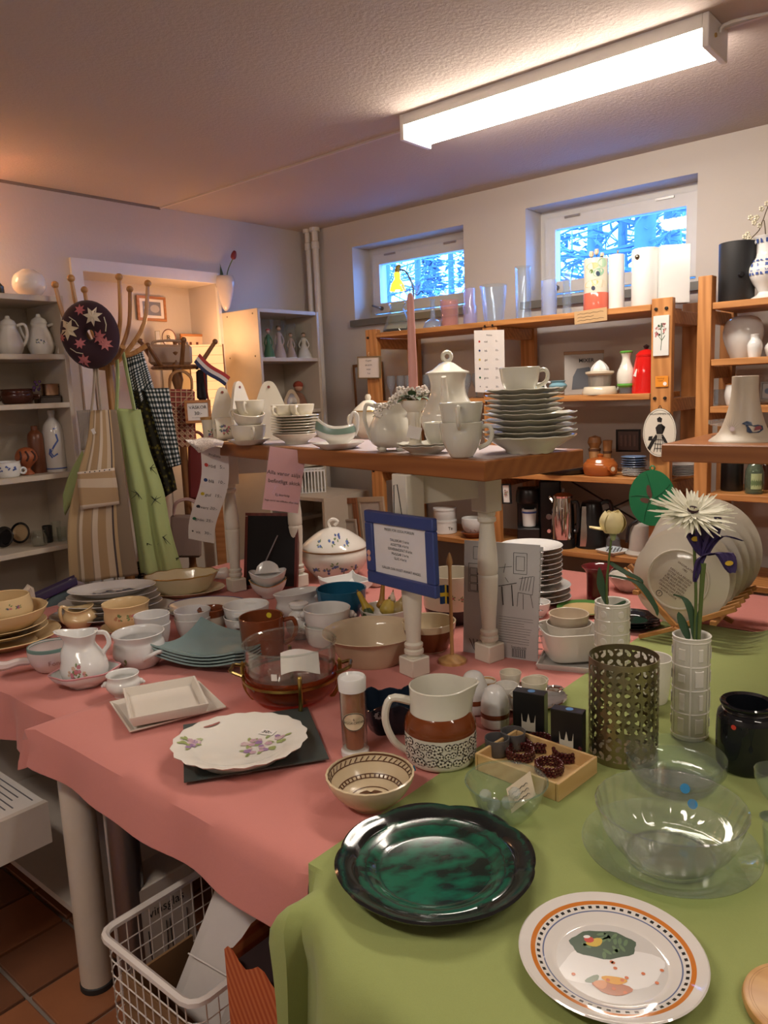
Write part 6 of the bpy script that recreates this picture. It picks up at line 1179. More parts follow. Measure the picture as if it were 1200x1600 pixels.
t = thing('rose_posy', 'cream artificial roses with dark green leaves in the patterned vase', 'flowers', PVp.world(70)); rg = random.Random(5)
for (x, y, z, r) in ((-.015, -.01, .035, .016), (.008, -.012, .042, .015), (.026, .0, .03, .013)):
    gs = [mx(petal(r * 1.1, r, .9), Matrix.Translation((x, y, z)) @ Matrix.Rotation(k * 1.25, 4, 'Z') @ Matrix.Rotation(-.5, 4, 'Y')) for k in range(7)]; mk('rose_head', join(ball(r * .55, (x, y, z + r * .4), 10), *gs), plain((.72, .58, .42), .6), t); mk('stem', tube([(x * .3, y * .3, -.08), (x, y, z)], .0015, 5, 1), STEM, t)
for k in range(11): a = k * .57; mk('leaf', mx(petal(rg.uniform(.03, .05), .02, -.1), Matrix.Translation((.004, 0, .018)) @ Matrix.Rotation(a, 4, 'Z') @ Matrix.Rotation(rg.uniform(-.5, .3), 4, 'Y')), plain((.02, .09, .07), .4), t)
P = vs('white_vase', 'slim white cylinder vase with a dried bud on the top shelf', 'vase', 963, S1, YT - .04, [(11.5, 0), (12, 2), (12, 84)], WHITEC, t=2); P.tub('dried_bud', [(0, 30), (1, 84), (3, 90)], [1, 1, 3], plain((.3, .25, .12))); 
P = vs('white_vase', 'wide white cylinder vase with a dark stud on the top shelf', 'vase', 1008, S1, YT - .05, [(20, 0), (21, 2), (21, 85), (20.4, 88)], WHITEC, t=2); P.add('stud', ball(4 * P.m, (-12 * P.m, -17 * P.m, 75 * P.k), 10), metal((.2, .18, .14), .3))
p = onz(1051, S1, YT - .03); P = Pot('square_vase', 'tall white rectangular vase at the right end of the top shelf', 'vase', 0, 0, 0, 0, at=p, rz=.25); w_, d_, h_ = 44 * P.m, 24 * P.m, 90 * P.k
for nm, g in (('wall_panel', box(w_, .004, h_, (0, -d_ / 2, h_ / 2), .001)), ('wall_panel', box(w_, .004, h_, (0, d_ / 2, h_ / 2), .001)), ('wall_panel', box(.004, d_ - .005, h_, (-w_ / 2 + .002, 0, h_ / 2), .001)), ('wall_panel', box(.004, d_ - .005, h_, (w_ / 2 - .002, 0, h_ / 2), .001)), ('bottom', box(w_ - .01, d_ - .006, .004, (0, 0, .004)))): P.add(nm, g, WHITEC)
# lily lamp
P = Pot('lily_lamp', 'dark stemmed desk lamp with glowing yellow flower shade before the small window', 'lamp', 0, 0, 0, 0, at=onz(634, S1, YT + .14)); P.lat('base', [(0, 0), (14, 0), (14, 3), (3, 6), (0, 6)], BLACKP, 24)
P.tub('stem', [(0, 4), (10, 30), (14, 70), (4, 96), (-6, 100)], 1.3, BLACKP); P.add('shade', xf(lathe([(2 * P.m, 26 * P.m), (5 * P.m, 22 * P.m), (4.5 * P.m, 14 * P.m), (10 * P.m, 6 * P.m), (12.5 * P.m, -4 * P.m), (11 * P.m, -3 * P.m), (8 * P.m, 6 * P.m)], 20), (-10 * P.m, 0, 72 * P.k)), emit((1, .62, .03), 1.5)); P.add('bulb', ball(5 * P.m, (-10 * P.m, 0, 72 * P.k), 10), emit((1, .8, .35), 9)); P.tub('tendril', [(12, 66), (20, 60), (26, 66), (30, 62)], .8, BLACKP); P.tub('cap', [(-10, 96), (-8, 104), (-4, 106)], [4, 4, 2], plain((.35, .28, .03), .5))
# cardboard label, price list 2, left post sign, rose tile, orange sticker, oval plaque, green trivet
def flat(name, label, cat, pix, Y, mat, th=.002, group=None, off=.004):
    q = [VY(x, y, Y - off) for x, y in pix]; c = sum(q, Vector()) / 4; xa = ((q[1] - q[0]) + (q[2] - q[3])) / 2; ya = ((q[3] - q[0]) + (q[2] - q[1])) / 2; M = frame_axes(c, xa, ya); w, h = xa.length, ya.length
    o = mk(name, box(w, h, th, bev=min(th * .3, .001)), mat); o.matrix_world = M; tag(o, label, cat, group); return o, w, h
YP = SY0
o, w, h = flat('cardboard_label', 'handwritten cardboard label on the edge of the top shelf', 'label', ((897, 508), (948, 500), (949, 480), (898, 487)), YP - .01, plain((.50, .32, .16), .9))
mk('handwriting', join(*[tube([(-w * .4 + w * .1 * k, h * (.22 - .25 * j) + .003 * (k % 2), .0015) for k in range(9 - 3 * (j % 2))], .0006, 4, 2) for j in range(3)]), INK, o)
pm = VY(766, 565, YP - .008); wl = 55 * mpp(pm); hl = 96 * mpp(pm)
price_list('price_list', 'white price list with coloured dots on the middle shelf post', lambda x, y: pm + Vector((x * .995, -.004 - .03 * (x / wl) ** 2 * .4, y + x * -.06)), wl, hl)
def framed(name, label, pix, Y, fmat, imat, bw=.1, cat='picture', th=.012, **k):
    q = [VY(x, y, Y) for x, y in pix]; c = sum(q, Vector()) / 4; xa = ((q[1] - q[0]) + (q[2] - q[3])) / 2; ya = ((q[3] - q[0]) + (q[2] - q[1])) / 2; return frame_at(name, label, frame_axes(c, xa, ya), xa.length, ya.length, fmat, imat, bw, cat, th)
def frame_at(name, label, M, w, h, fmat, imat, bw=.1, cat='picture', th=.012):
    t = thing(name, label, cat); t.matrix_world = M; b = bw * min(w, h)
    for g in (box(w, b, th, (0, h / 2 - b / 2, 0), .001), box(w, b, th, (0, -h / 2 + b / 2, 0), .001), box(b, h - 2 * b, th, (-w / 2 + b / 2, 0, 0), .001), box(b, h - 2 * b, th, (w / 2 - b / 2, 0, 0), .001)): mk('frame_strip', g, fmat, t)
    s = mk('sheet', box(w - 2 * b, h - 2 * b, th * .4, (0, 0, -th * .1)), imat, t); return t, s, w, h
t, s, w, h = framed('small_sign', 'small framed text sign screwed to the left shelf post', ((560, 592), (596, 591), (593, 556), (559, 557)), YP - .012, plain((.20, .15, .08), .4), PAPER, .05, 'sign')
for i, st_ in enumerate(('Husgeråd', 'glas porslin', 'lampor', 'Tack')): mk('lettering', xf(textgeo(st_, h * .09), (0, h * (.3 - .19 * i), .004)), INK, s, smooth=0)
mk('hook', tube([(0, h / 2, 0), (0, h * .62, .002), (.004, h * .68, .003)], .0015, 5), metal(), t)
t, s, w, h = framed('wall_picture', 'tall framed flower print half hidden by the left shelf post', ((556, 660), (600, 656), (600, 566), (553, 569)), 3.385, plain((.22, .09, .03), .4), plain((.40, .37, .34), .7), .07, 'picture')
prints(s, posy(lambda u, v: (u, v, .004), [(-.015, -.06), (-.01, -.03), (0, -.075)], [ROSE, LILAC], .012, 3, LEAF))
o, w, h = flat('rose_tile', 'white tile painted with a pink rose branch on the right post', 'tile', ((1021, 557), (1045, 555), (1046, 492), (1021, 494)), YP, glaze((.72, .72, .68)), .008)
prints(o, posy(lambda u, v: (u, v, .0045), [(-.012, .03), (.012, .04), (.016, .015), (-.014, .005)], [dye((.68, .22, .22)), dye((.7, .35, .33))], .007, 4, dye((.04, .10, .05)))); mk('branch_print', join(tube([(0, -.055, .0045), (.003, -.01, .0045), (0, .035, .0045)], .0012, 4), tube([(.002, -.02, .0045), (.016, .0, .0045)], .001, 4), tube([(.002, -.015, .0045), (-.014, .005, .0045)], .001, 4)), dye((.04, .10, .05)), o)
o, w, h = flat('orange_sticker', 'orange sticker on the right shelf post', 'sticker', ((1024, 605), (1044, 604), (1044, 587), (1024, 588)), YP, plain((.75, .27, .02), .5), .001); mk('lettering', xf(textgeo('Varning!\nrabatt', h * .22), (-w * .08, h * .18, .001)), plain((.3, .08, .0)), o, smooth=0); mk('pictogram', xf(disc(h * .18, n=8), (w * .25, -h * .22, .001)), PAPER, o, smooth=0)
# oval silhouette plaque
c = VY(1031, 676, YP - .012); m = mpp(c); t = thing('oval_plaque', 'oval white plaque with black silhouette lady and black rim on the right post', 'plaque', c, rot=(pi / 2, 0, .12)); ov = lambda r, z, a, i: (r, z)
mk('plate', lathe([(0, 0), (23 * m, 0), (25 * m, .003), (25 * m, .007), (0, .007)], 40, 1, 1.5), glaze((.74, .70, .60)), t); mk('black_rim', lathe([(23.2 * m, .0072), (25.3 * m, .006), (25.3 * m, .001), (24.5 * m, 0)], 40, 1, 1.5), BLACKG, t)
BK = plain((.015, .013, .012), .4); pg = lambda nm, pts: mk(nm, ([(x * m, y * m, .0078) for x, y in pts], [tuple(range(len(pts)))]), BK, t, smooth=0)
pg('bodice_print', [(-4, -2), (5, -2), (6, 8), (3, 11), (7, 6), (9, 9), (3, 14), (-2, 13), (-6, 8)]); pg('hair_print', [(-3, 17), (3, 16), (4, 22), (0, 25), (-4, 22)]); pg('shawl_print', [(-5, -2), (-12, -12), (-18, -24), (-14, -28), (-8, -16), (-3, -8)]); pg('ribbon_print', [(5, -2), (10, -10), (13, -16), (9, -16), (4, -8)]); pg('basket_print', [(-16, -6), (-10, -5), (-11, -12), (-17, -12)])
mk('skirt_lines', join(*[tube([(x0 * m, -3 * m, .0078), (x1 * m, -30 * m, .0078)], .5 * m, 3, 1) for x0, x1 in ((-3, -8), (-1, -3), (1, 2), (3, 7), (4, 11))], *[tube([((-9 + k) * m, -(10 + 7 * k) * m, .0078), ((9 + k) * m, -(11 + 7 * k) * m, .0078)], .5 * m, 3, 1) for k in range(3)]), BK, t)['kind'] = 'stuff'; mk('lettering', xf(textgeo('VÄLKOMMEN IN', 4.2 * m), (0, 29 * m, .0078)), BK, t, smooth=0); mk('hanger', tube([(-3 * m, 36 * m, .003), (0, 42 * m, .004), (3 * m, 36 * m, .003)], .0015, 5), BK, t)
# green trivet
c = VY(1019, 778, YP - .03); m = mpp(c); t = thing('green_trivet', 'round green rubber trivet with leaf cutouts hanging on the right post', 'trivet', c, rot=(pi / 2, 0, .15)); TG = plain((.008, .16, .06), .4)
vs_, fs_ = [], []; N = 40
hol = [(-4, 10, 4, 11, .2), (-10, -4, 8, 4, -.2), (8, -12, 4, 10, 1.0)]
outer = [(35 * m * cos(a), 44 * m * sin(a)) for a in [2 * pi * k / N for k in range(N)]]
mk('mat', prism(outer, .006), TG, t)
for (x, y, rx, ry, ro_) in hol[:2]: mk('cutout', ([((x + rx * cos(a) * cos(ro_) - ry * sin(a) * sin(ro_)) * m, (y + rx * cos(a) * sin(ro_) + ry * sin(a) * cos(ro_)) * m, .0065) for a in [2 * pi * k / 14 for k in range(14)]], [tuple(range(14))]), plain((.10, .045, .03), .8), t, smooth=0)
for k in range(5): a0 = k * 1.25; mk('leaf_ridge', tube([(4 * m * cos(a0), 4 * m * sin(a0), .006), (20 * m * cos(a0 + .5), 24 * m * sin(a0 + .5), .0065), (32 * m * cos(a0 + .6), 40 * m * sin(a0 + .6), .006)], .0016, 5), plain((.006, .11, .045), .4), t)
mk('hanging_loop', xf(lathe([(3 * m, -.002), (4.6 * m, 0), (3 * m, .002), (2.4 * m, 0), (3 * m, -.002)], 16), (0, 47 * m, .003)), TG, t)
# ------------------------------------------------------------------ second shelf
gsl = ['first', 'second', 'third', 'fourth', 'fifth', 'sixth', 'seventh', 'eighth']
for k, (x, Y) in enumerate(((612, 3.06), (627, 3.10), (640, 3.06), (668, 3.12), (683, 3.06), (716, 3.10), (730, 3.06), (745, 3.10))): vs('wine_glass', gsl[k] + ' small wine glass from the left on the second shelf', 'glass', x, S2, Y, [(6, 0), (6.5, .8), (1.2, 2.5), (1, 14), (6, 20), (7.5, 28), (6.5, 38)], GLB, 'glass', 16, 1, 'wine glasses on the second shelf')
P = vs('lidded_bowl', 'blue ribbed bowl with white lid on the second shelf', 'bowl', 828, S2, 3.10, [(19, 0), (20, 2), (23, 17)], glaze((.22, .42, .50)), 'bowl', 36, 1.6, warp=scal(18, .02, 0)); P.lat('lid', [(0, 16), (24.5, 16), (25, 19), (23, 21), (0, 22)], WHITEC, 36)
plates(2, onz(850, S2, 3.05), .052, .012, .008, WHITEC, 'plate', 'upper white plate below the small blue jug', 'lower white plate below the small blue jug', 'plate', 'plates below the blue jug', .6)
P = Pot('small_jug', 'small light blue jug lying on white plates on the second shelf', 'jug', 0, 0, 0, 0, at=onz(876, S2, 3.05) + Vector((-.012, 0, .02))); P.lat('jug', curve([(8, 0), (12, 4), (14, 9), (10, 13), (12, 16)], 3), glaze((.20, .38, .46)), 24, 1.4); handle(P, 11, 2, 14, 9, 1.6, WHITEC, pi)
p = onz(912, S2, 3.22); P = Pot('appliance_box', 'grey appliance carton with a printed picture on the second shelf', 'box', 0, 0, 0, 0, at=p); P.add('carton', box(58 * P.m, 24 * P.m, 62 * P.k, (0, 0, 31 * P.k), .001), plain((.40, .37, .34), .7)); P.add('picture_print', xf(prism([(a * P.m, b * P.k) for a, b in ((-18, 6), (14, 8), (20, 22), (8, 40), (-10, 38), (-16, 26))], .0006), (0, -12.2 * P.m, 2 * P.k), (pi / 2, 0, 0)), plain((.10, .11, .13), .5)); P.add('lettering', xf(textgeo('MIXER', 8 * P.m, bold=.0003), (4 * P.m, -12.3 * P.m, 52 * P.k), (pi / 2, 0, 0)), INK, smooth=0); P.add('lid_board', box(60 * P.m, 25 * P.m, 5 * P.k, (0, 0, 64.5 * P.k), .001), wood((.2, .1, .04), (.3, .16, .07), 0))
P = vs('juicer', 'cream electric citrus juicer with clear jug on the second shelf', 'juicer', 937, S2, 3.06, [(26, 0), (27, 3), (24, 12)], glaze((.68, .60, .46)), 'base', 28, 1.5); P.lat('clear_jug', [(17, 12), (18, 30)], glass((.9, .86, .8), 0, 1.45, .15), 28, 1.2); P.lat('sieve', [(18, 30), (22, 33), (22, 36), (10, 38)], glaze((.68, .60, .46)), 28, 1.2); P.lat('cone', curve([(13, 37), (12, 42), (6, 50), (0, 54)], 3), WHITEC, 24, warp=scal(8, .08, 0)); P.tub('cord', [(26, 6), (34, 22), (40, 24), (44, 8)], 1.6, WHITEC)
P = vs('carafe', 'white ribbed carafe with green rims on the second shelf', 'carafe', 978, S2, 3.08, curve([(10, 12), (13, 16), (13.5, 32), (8, 46), (6, 56), (9, 64)], 3), glaze((.74, .72, .64)), 'body', 28, 1.4, warp=scal(16, .02, 0)); P.lat('green_rim', [(9, 63), (10, 65), (8, 66.5)], plain((.12, .40, .06), .4), 24); P.lat('green_ring', [(10.4, 10), (13.6, 13), (13.4, 16)], plain((.12, .40, .06), .4), 24); P.lat('clear_cup', [(10, 0), (10.5, 10)], GLB, 24, 1)
P = vs('coffee_pot', 'red enamel coffee pot with paper tag on the second shelf', 'coffee pot', 1009, S2, 3.09, curve([(20, 0), (21, 2), (20, 30), (17, 50), (15, 58)], 3), glaze((.62, .015, .012), .1), 'body', 32, 1.4); P.lat('lid', [(0, 57), (16, 57), (16, 60), (10, 66), (0, 69)], glaze((.62, .015, .012), .1), 28); P.lat('knob', [(0, 68), (3, 69), (5, 73), (0, 76)], BLACKP, 14); handle(P, 16, 10, 52, 12, 2.4, BLACKP, -.9, 20); mk('price_tag', xf(box(.024, .001, .03), (-.032, -.036, .08), (0, .4, 0)), PAPER, P.o); mk('tag_string', tube([(-.026, -.035, .095), (-.018, -.034, .118), (-.01, -.03, .13)], .0006, 4), PAPER, P.o)
# ------------------------------------------------------------------ third shelf
PW_ = wood((.30, .13, .04), (.45, .22, .08), 2, 1, .4, False)
P = vs('pepper_mill', 'turned wooden pepper mill with round head on the third shelf', 'mill', 929, S3, 3.16, [(11, 0), (11, 6), (8, 20), (9, 34), (8, 36), (7, 38), (11, 46), (9, 54), (0, 57)], PW_, 'body', 20, 0); P.lat('band', [(9.2, 33), (9.6, 35), (9, 37)], plain((.12, .05, .02)), 20)
P = vs('salt_mill', 'straight wooden salt mill beside the pepper mill', 'mill', 949, S3, 3.16, [(7, 0), (7.5, 4), (5.5, 20), (7, 44), (7.5, 50), (0, 51)], PW_, 'body', 20, 0); P.lat('band', [(6.4, 30), (6.8, 32), (6.6, 34)], plain((.12, .05, .02)), 20)
t, s, w, h = framed('dark_picture', 'small dark framed picture leaning at the back of the third shelf', ((963, 706), (1002, 706), (1000, 671), (963, 671)), 3.25, BLACKP, plain((.13, .08, .07), .5), .08, 'picture')
for k in range(4): mk('picture_stripe', box(w * .1, h * .5, .001, ((k - 1.5) * w * .18, 0, .004)), plain((.2, .12, .1)), s)
P = vs('casserole', 'orange-brown stoneware casserole with hollow handle on the third shelf', 'casserole', 938, S3, 3.07, curve([(22, 0), (25, 3), (27, 14), (24, 20)], 3), glaze((.40, .11, .025), .15), 'pot', 32, 2); P.lat('lid', [(0, 19), (24, 19), (20, 25), (6, 28), (0, 28)], glaze((.40, .11, .025), .15), 32); P.lat('knob', [(0, 27), (4, 28), (5, 32), (0, 34)], glaze((.40, .11, .025), .15), 14); P.tub('handle', [(22, 12), (28, 12), (34, 12)], [5, 5, 6.5], glaze((.40, .11, .025), .15), ang=-1.0, smooth=1); P.tub('handle_hole', [(33.9, 12), (34.4, 12)], 3.6, plain((.7, .6, .45)), ang=-1.0, smooth=1)
PB = glaze((.16, .24, .40)); c = onz(990, S3, 3.09)
plates(5, c, .048, .008, .0068, WHITEC, 'saucer', 'uppermost white saucer below the blue rimmed plates', 'white saucer below the blue rimmed plates on the third shelf', 'plate', 'saucers on the third shelf', .62)
plates(5, c + Vector((0, 0, .036)), .051, .006, .0095, PB, 'blue_plate', 'topmost blue plate of the stack beside the oval plaque', 'blue plate in the stack beside the oval plaque', 'plate', 'blue plates on the third shelf', .62)
c = onz(1066, S3, 3.16); plates(7, c, .062, .008, .0066, WHITEC, 'stacked_plate', 'topmost plate of the stack right of the shelf post', 'plate in the stack right of the shelf post', 'plate', 'plates right of the shelf post', .62)
P = vs('frying_pan', 'flat black pan lying on the third shelf', 'pan', 882, S3, 3.09, [(34, 0), (38, 2), (41, 8)], BLACKP, 'pan', 36, 1.5); P.tub('handle', [(-38, 6), (-60, 9), (-70, 9)], 3, BLACKP, flat=.5)
# ------------------------------------------------------------------ fourth shelf
P = vs('canister', 'lower part white enamel canister stack on the fourth shelf', 'canister', 696, S4, 3.09, [(17, 0), (18, 1), (18, 18)], WHITEC, 'tin', 28, 1); P.lat('lid', [(0, 18), (18.6, 18), (18.6, 21), (0, 21)], WHITEC, 28); P2_ = Pot('canister', 'upper white enamel canister on the fourth shelf', 'canister', 0, 0, 0, 0, at=P.world(21.2)); P2_.lat('tin', [(17, 0), (17.6, 1), (17.6, 15)], WHITEC, 28, 1); P2_.lat('lid', [(0, 15), (18.4, 15), (18.4, 18), (0, 19)], WHITEC, 28); P.add('lettering', onfn(xf(textgeo('Te', 7 * P.m), (8 * P.m, 9 * P.k, 0)), around(P.pf([(18.2, 0), (18.2, 20)]))), INK, smooth=0)
P = vs('soup_cup', 'white cup with brown rosettes standing on a brown dish', 'cup', 740, S4, 3.06, curve([(10, 8), (14, 10), (18, 20), (18, 30)], 3), WHITEC, 'cup', 28, 1.4); P.lat('brown_dish', [(0, 0), (12, 0), (20, 8), (19, 9), (0, 8)], BROWN, 28); handle(P, 17, 14, 28, 8, 2, WHITEC, 0); prints(P.o, posy(around(P.pf([(14, 10), (18.4, 20), (18.4, 30)])), [(-.012, .04), (.008, .04)], [dye((.2, .06, .03))], .004, 3))
t, s, w, h = framed('rose_picture', 'small framed rose picture beside the coffee machine', ((784, 787), (798, 787), (799, 756), (785, 756)), 3.02, BLACKP, PAPER, .14, 'picture'); prints(s, posy(lambda u, v: (u, v, .004), [(0, 0), (.002, .012)], [ROSE], .006, 3, LEAF))
p = onz(826, S4, 3.13); P = Pot('coffee_machine', 'black pod coffee machine with a white cup on its stand', 'coffee machine', 0, 0, 0, 0, at=p)
P.add('base', box(34 * P.m, 46 * P.m, 22 * P.k, (0, -4 * P.m, 11 * P.k), .004), BLACKP); P.add('column', box(34 * P.m, 22 * P.m, 60 * P.k, (0, 10 * P.m, 50 * P.k), .005), BLACKP); P.lat('brew_head', curve([(18, 58), (19, 62), (18, 76), (14, 80), (0, 81)], 2), BLACKP, 24); P.add('logo_plate', xf(disc(2.4 * P.m, n=12), (0, -18.6 * P.m, 62 * P.k), (pi / 2, 0, 0)), metal((.5, .4, .2)), smooth=0); cmz = P
P = Pot('espresso_cup', 'white cup with dark border on the black coffee machine', 'cup', 0, 0, 0, 0, at=cmz.p + Vector((0, 0, 22.5 * cmz.k)) - AWAY * .022); P.lat('cup', [(9, 0), (10, 1), (11.5, 27)], WHITEC, 24, 1.2); P.lat('border_print', [(11.4, 21), (11.8, 22.5), (11.7, 24)], NAVY, 24)
p = onz(860, S4, 3.19); P = Pot('coffee_machine', 'black drip coffee maker with chrome dial left of the steel percolator', 'coffee machine', 0, 0, 0, 0, at=p); P.add('tower', box(32 * P.m, 40 * P.m, 92 * P.k, (0, 4 * P.m, 46 * P.k), .006), BLACKP); P.add('lid', box(30 * P.m, 36 * P.m, 5 * P.k, (0, 4 * P.m, 94 * P.k), .003), plain((.03, .05, .03), .3)); P.add('dial', xf(lathe([(0, 0), (5 * P.m, 0), (4.5 * P.m, 3 * P.m), (0, 3 * P.m)], 16), (-2 * P.m, -16 * P.m, 38 * P.k), (pi / 2, 0, 0)), SILVER); P.add('dial', xf(lathe([(0, 0), (3.5 * P.m, 0), (3 * P.m, 3 * P.m), (0, 3 * P.m)], 16), (-2 * P.m, -16 * P.m, 16 * P.k), (pi / 2, 0, 0)), SILVER)
P = vs('percolator', 'tall chrome percolator with black foot on the fourth shelf', 'percolator', 880, S4, 3.06, curve([(17, 14), (17.5, 16), (17, 60), (15, 78)], 3) + [(0, 79)], metal((.72, .66, .62), .08), 'body', 32, 0); P.lat('foot', [(0, 0), (18.5, 0), (18, 14), (0, 14)], BLACKP, 28); P.lat('lid', [(15.5, 77), (16, 80), (10, 84), (0, 85)], metal((.72, .66, .62), .08), 28); P.lat('knob', [(0, 84), (2, 85), (2.5, 90), (0, 92)], GLB, 12); P.add('handle', tube([(14 * P.m, -8 * P.m, 70 * P.k), (22 * P.m, -10 * P.m, 68 * P.k), (22 * P.m, -10 * P.m, 30 * P.k), (17 * P.m, -8 * P.m, 26 * P.k)], 3 * P.m), BLACKP); P.tub('spout', [(14, 66), (20, 74), (22, 78)], [4, 3, 2], metal((.72, .66, .62), .08), ang=pi - .4); P.add('lamp', xf(disc(2.6 * P.m, n=10), (-8 * P.m, -17.2 * P.m, 7 * P.k), (pi / 2, 0, -.4)), SILVER, smooth=0)
P = vs('kettle', 'black electric kettle with steel stripe on the fourth shelf', 'kettle', 924, S4, 3.13, curve([(22, 2), (23, 5), (20, 40), (15, 66), (12, 70)], 3) + [(0, 72)], BLACKP, 'body', 32, 0); P.lat('foot', [(0, 0), (24, 0), (24, 3), (0, 3)], BLACKP, 28); P.add('steel_stripe', sheet(lambda u, v: Vector(((-10 + (u - .5) * (14 - 6 * v)) * P.m, -(21.4 - 8 * v * v) * P.m, (4 + 60 * v) * P.k)), 4, 8, .001), metal((.6, .56, .52), .2)); handle(P, 13, 14, 66, 18, 3.4, BLACKP, .1, 21)
P = vs('tray', 'square white tray of cutlery and glass on the fourth shelf', 'tray', 958, S4, 3.05, [(0, 0), (22, 0), (27, 5), (26, 6), (21, 2), (0, 2)], WHITEC, 'tray', 4, 0, smooth=20); P.lat('lidded_glass', curve([(9, 3), (11, 5), (10, 22), (4, 28), (0, 29)], 3), GLB, 20); 
for k in range(5): P.add('cutlery', tube([((-10 + 5 * k) * P.m, -12 * P.m, 4 * P.k), ((-6 + 5 * k) * P.m, 2 * P.m, 8 * P.k)], .002, 5, 1), SILVER)
P = vs('mixer_stand', 'cream kitchen machine with black lever on the fourth shelf', 'machine', 1002, S4, 3.08, [(24, 0), (25, 3), (19, 8), (18, 30), (14, 46), (8, 50)], glaze((.60, .56, .50)), 'body', 28, 1.5); P.add('lever', tube([(-22 * P.m, -6 * P.m, 20 * P.k), (-18 * P.m, -8 * P.m, 44 * P.k), (-6 * P.m, -8 * P.m, 54 * P.k)], 2.4 * P.m), BLACKP)
# ------------------------------------------------------------------ below: frames and basket behind the tier
LB = .77
for (pix, Y, fm, im, bw, lab) in ((((523, 852), (556, 852), (566, 780), (534, 780)), 2.97, wood((.20, .06, .02), (.30, .11, .04), 1), plain((.42, .34, .26), .7), .2, 'brown wide framed picture leaning below the shelf'), (((532, 844), (556, 844), (560, 812), (537, 812)), 2.95, plain((.42, .33, .26), .5), plain((.50, .42, .34), .7), .1, 'small pale framed print leaning in front of the brown frame'), (((554, 850), (600, 850), (606, 778), (567, 778)), 2.99, plain((.50, .38, .26), .5), plain((.52, .46, .40), .7), .14, 'beige framed picture leaning next to the brown frame')):
    framed('framed_print', lab, pix, Y, fm, im, bw, 'picture')
# big dark plywood rest and white open basket and books near the corner
bs = VY(483, 768, 2.95); P = Pot('plastic_basket', 'white slatted plastic basket beneath the tier', 'basket', 0, 0, 0, 0, at=(bs.x, 2.95, bs.z)); m = P.m
P.add('floor_plate', box(50 * m, 36 * m, .004, (0, 0, .002)), WHITEC); P.add('rim', join(box(52 * m, .006, .01, (0, -18 * m, 34 * m)), box(52 * m, .006, .01, (0, 18 * m, 34 * m)), box(.006, 36 * m, .01, (-25 * m, 0, 34 * m)), box(.006, 36 * m, .01, (25 * m, 0, 34 * m))), WHITEC)
for k in range(11): P.add('slat', box(2 * m, .004, 34 * m, ((-25 + 5 * k) * m, -18 * m, 17 * m)), WHITEC); P.add('slat', box(2 * m, .004, 34 * m, ((-25 + 5 * k) * m, 18 * m, 17 * m)), WHITEC)
for k in range(7): P.add('slat', box(.004, 2 * m, 34 * m, (-25 * m, (-15 + 5 * k) * m, 17 * m)), WHITEC); P.add('slat', box(.004, 2 * m, 34 * m, (25 * m, (-15 + 5 * k) * m, 17 * m)), WHITEC)
sc2 = thing('low_shelf', 'low white shelf with a plastic basket in the corner behind the tier', 'shelf', (bs.x + .04, 2.95, 0))
for z in (bs.z - .001, .40, .06): mk('board', box(.44, .36, .018, (.0, .02, z - .010)), BEIGE, sc2)
for x in (-.225, .225): mk('side', box(.016, .36, bs.z - .004, (x, .02, bs.z / 2)), BEIGE, sc2)
for k, (c_, w) in enumerate((((.10, .03, .03), .016), ((.04, .06, .13), .02), ((.40, .36, .28), .014), ((.05, .10, .05), .018), ((.25, .05, .04), .016), ((.3, .28, .3), .02), ((.08, .07, .07), .022), ((.35, .2, .05), .016))):
    b = thing('book', ('dark red', 'navy blue', 'cream', 'dark green', 'bright red', 'pale grey', 'black', 'ochre')[k] + ' book standing on the low shelf behind the tier', 'book', (bs.x - .15 + .028 * k, 2.90, .402)); mk('cover', box(w, .12, .17, (0, 0, .085), .001), plain(c_, .5), b); mk('pages', box(w * .8, .122, .16, (0, .001, .086)), PAPER, b)
# ================================================================== RIGHT SHELF
R1, R2, R3, R4 = RZ[:4]; YR = 3.12
P = vs('black_vase', 'big matte black cylinder vase on the right shelf top', 'vase', 1150, R1, 3.08, [(25, 0), (26, 2), (27, 92)], plain((.015, .015, .016), .55), 'vase', 36, 2); P.add('clasp', xf(lathe([(0, 0), (5 * P.m, 0), (3 * P.m, 4 * P.m), (0, 4 * P.m)], 8), (6 * P.m, -26.4 * P.m, 40 * P.k), (pi / 2, 0, .2)), BLACKG)
P = vs('faience_jug', 'white faience jug with dark blue pattern at the right edge of the shelf top', 'jug', 1196, R1, 3.08, curve([(20, 0), (22, 3), (11, 12), (24, 34), (26, 50), (16, 66), (14, 86), (20, 98)], 3), WHITEC, 'jug', 36, 1.6); jg = P
for h0, h1, r0, r1, n_ in ((44, 56, 26.4, 24.2, 14), (38, 42, 25.9, 26.4, 24), (88, 94, 15.4, 18, 12), (59, 62, 22, 19.8, 20)): P.add('blue_band_print', join(*[onfn(([( (k * 2 * pi * r0 / n_) * P.m + dx * P.m, h * P.k, 0) for dx, h in ((-2.2, h0), (2.2, h0), (-.4 if k % 2 else 2.2, h1), (-2.2, h1))], [(0, 1, 2, 3)]), around(P.pf([(r0, h0), (r1, h1)])), .001) for k in range(-n_ // 3, n_ // 3)]), NAVY, smooth=0)
handle(P, 15, 44, 90, 16, 2.6, WHITEC, pi, 23)
t = thing('blossom_branch', 'branch of small white blossom arching out of the faience jug', 'branch', jg.world(60)); L0 = Vector(t.location); BR_ = plain((.10, .07, .04), .8); q_ = lambda x, y: at_px(x, y, jg.p) - L0
mk('twig', join(tube([Vector((0, 0, 0)), q_(1194, 345), q_(1186, 360), q_(1172, 374)], .002, 5), tube([q_(1192, 345), q_(1197, 330), q_(1204, 312)], .0018, 5)), BR_, t); rg = random.Random(3)
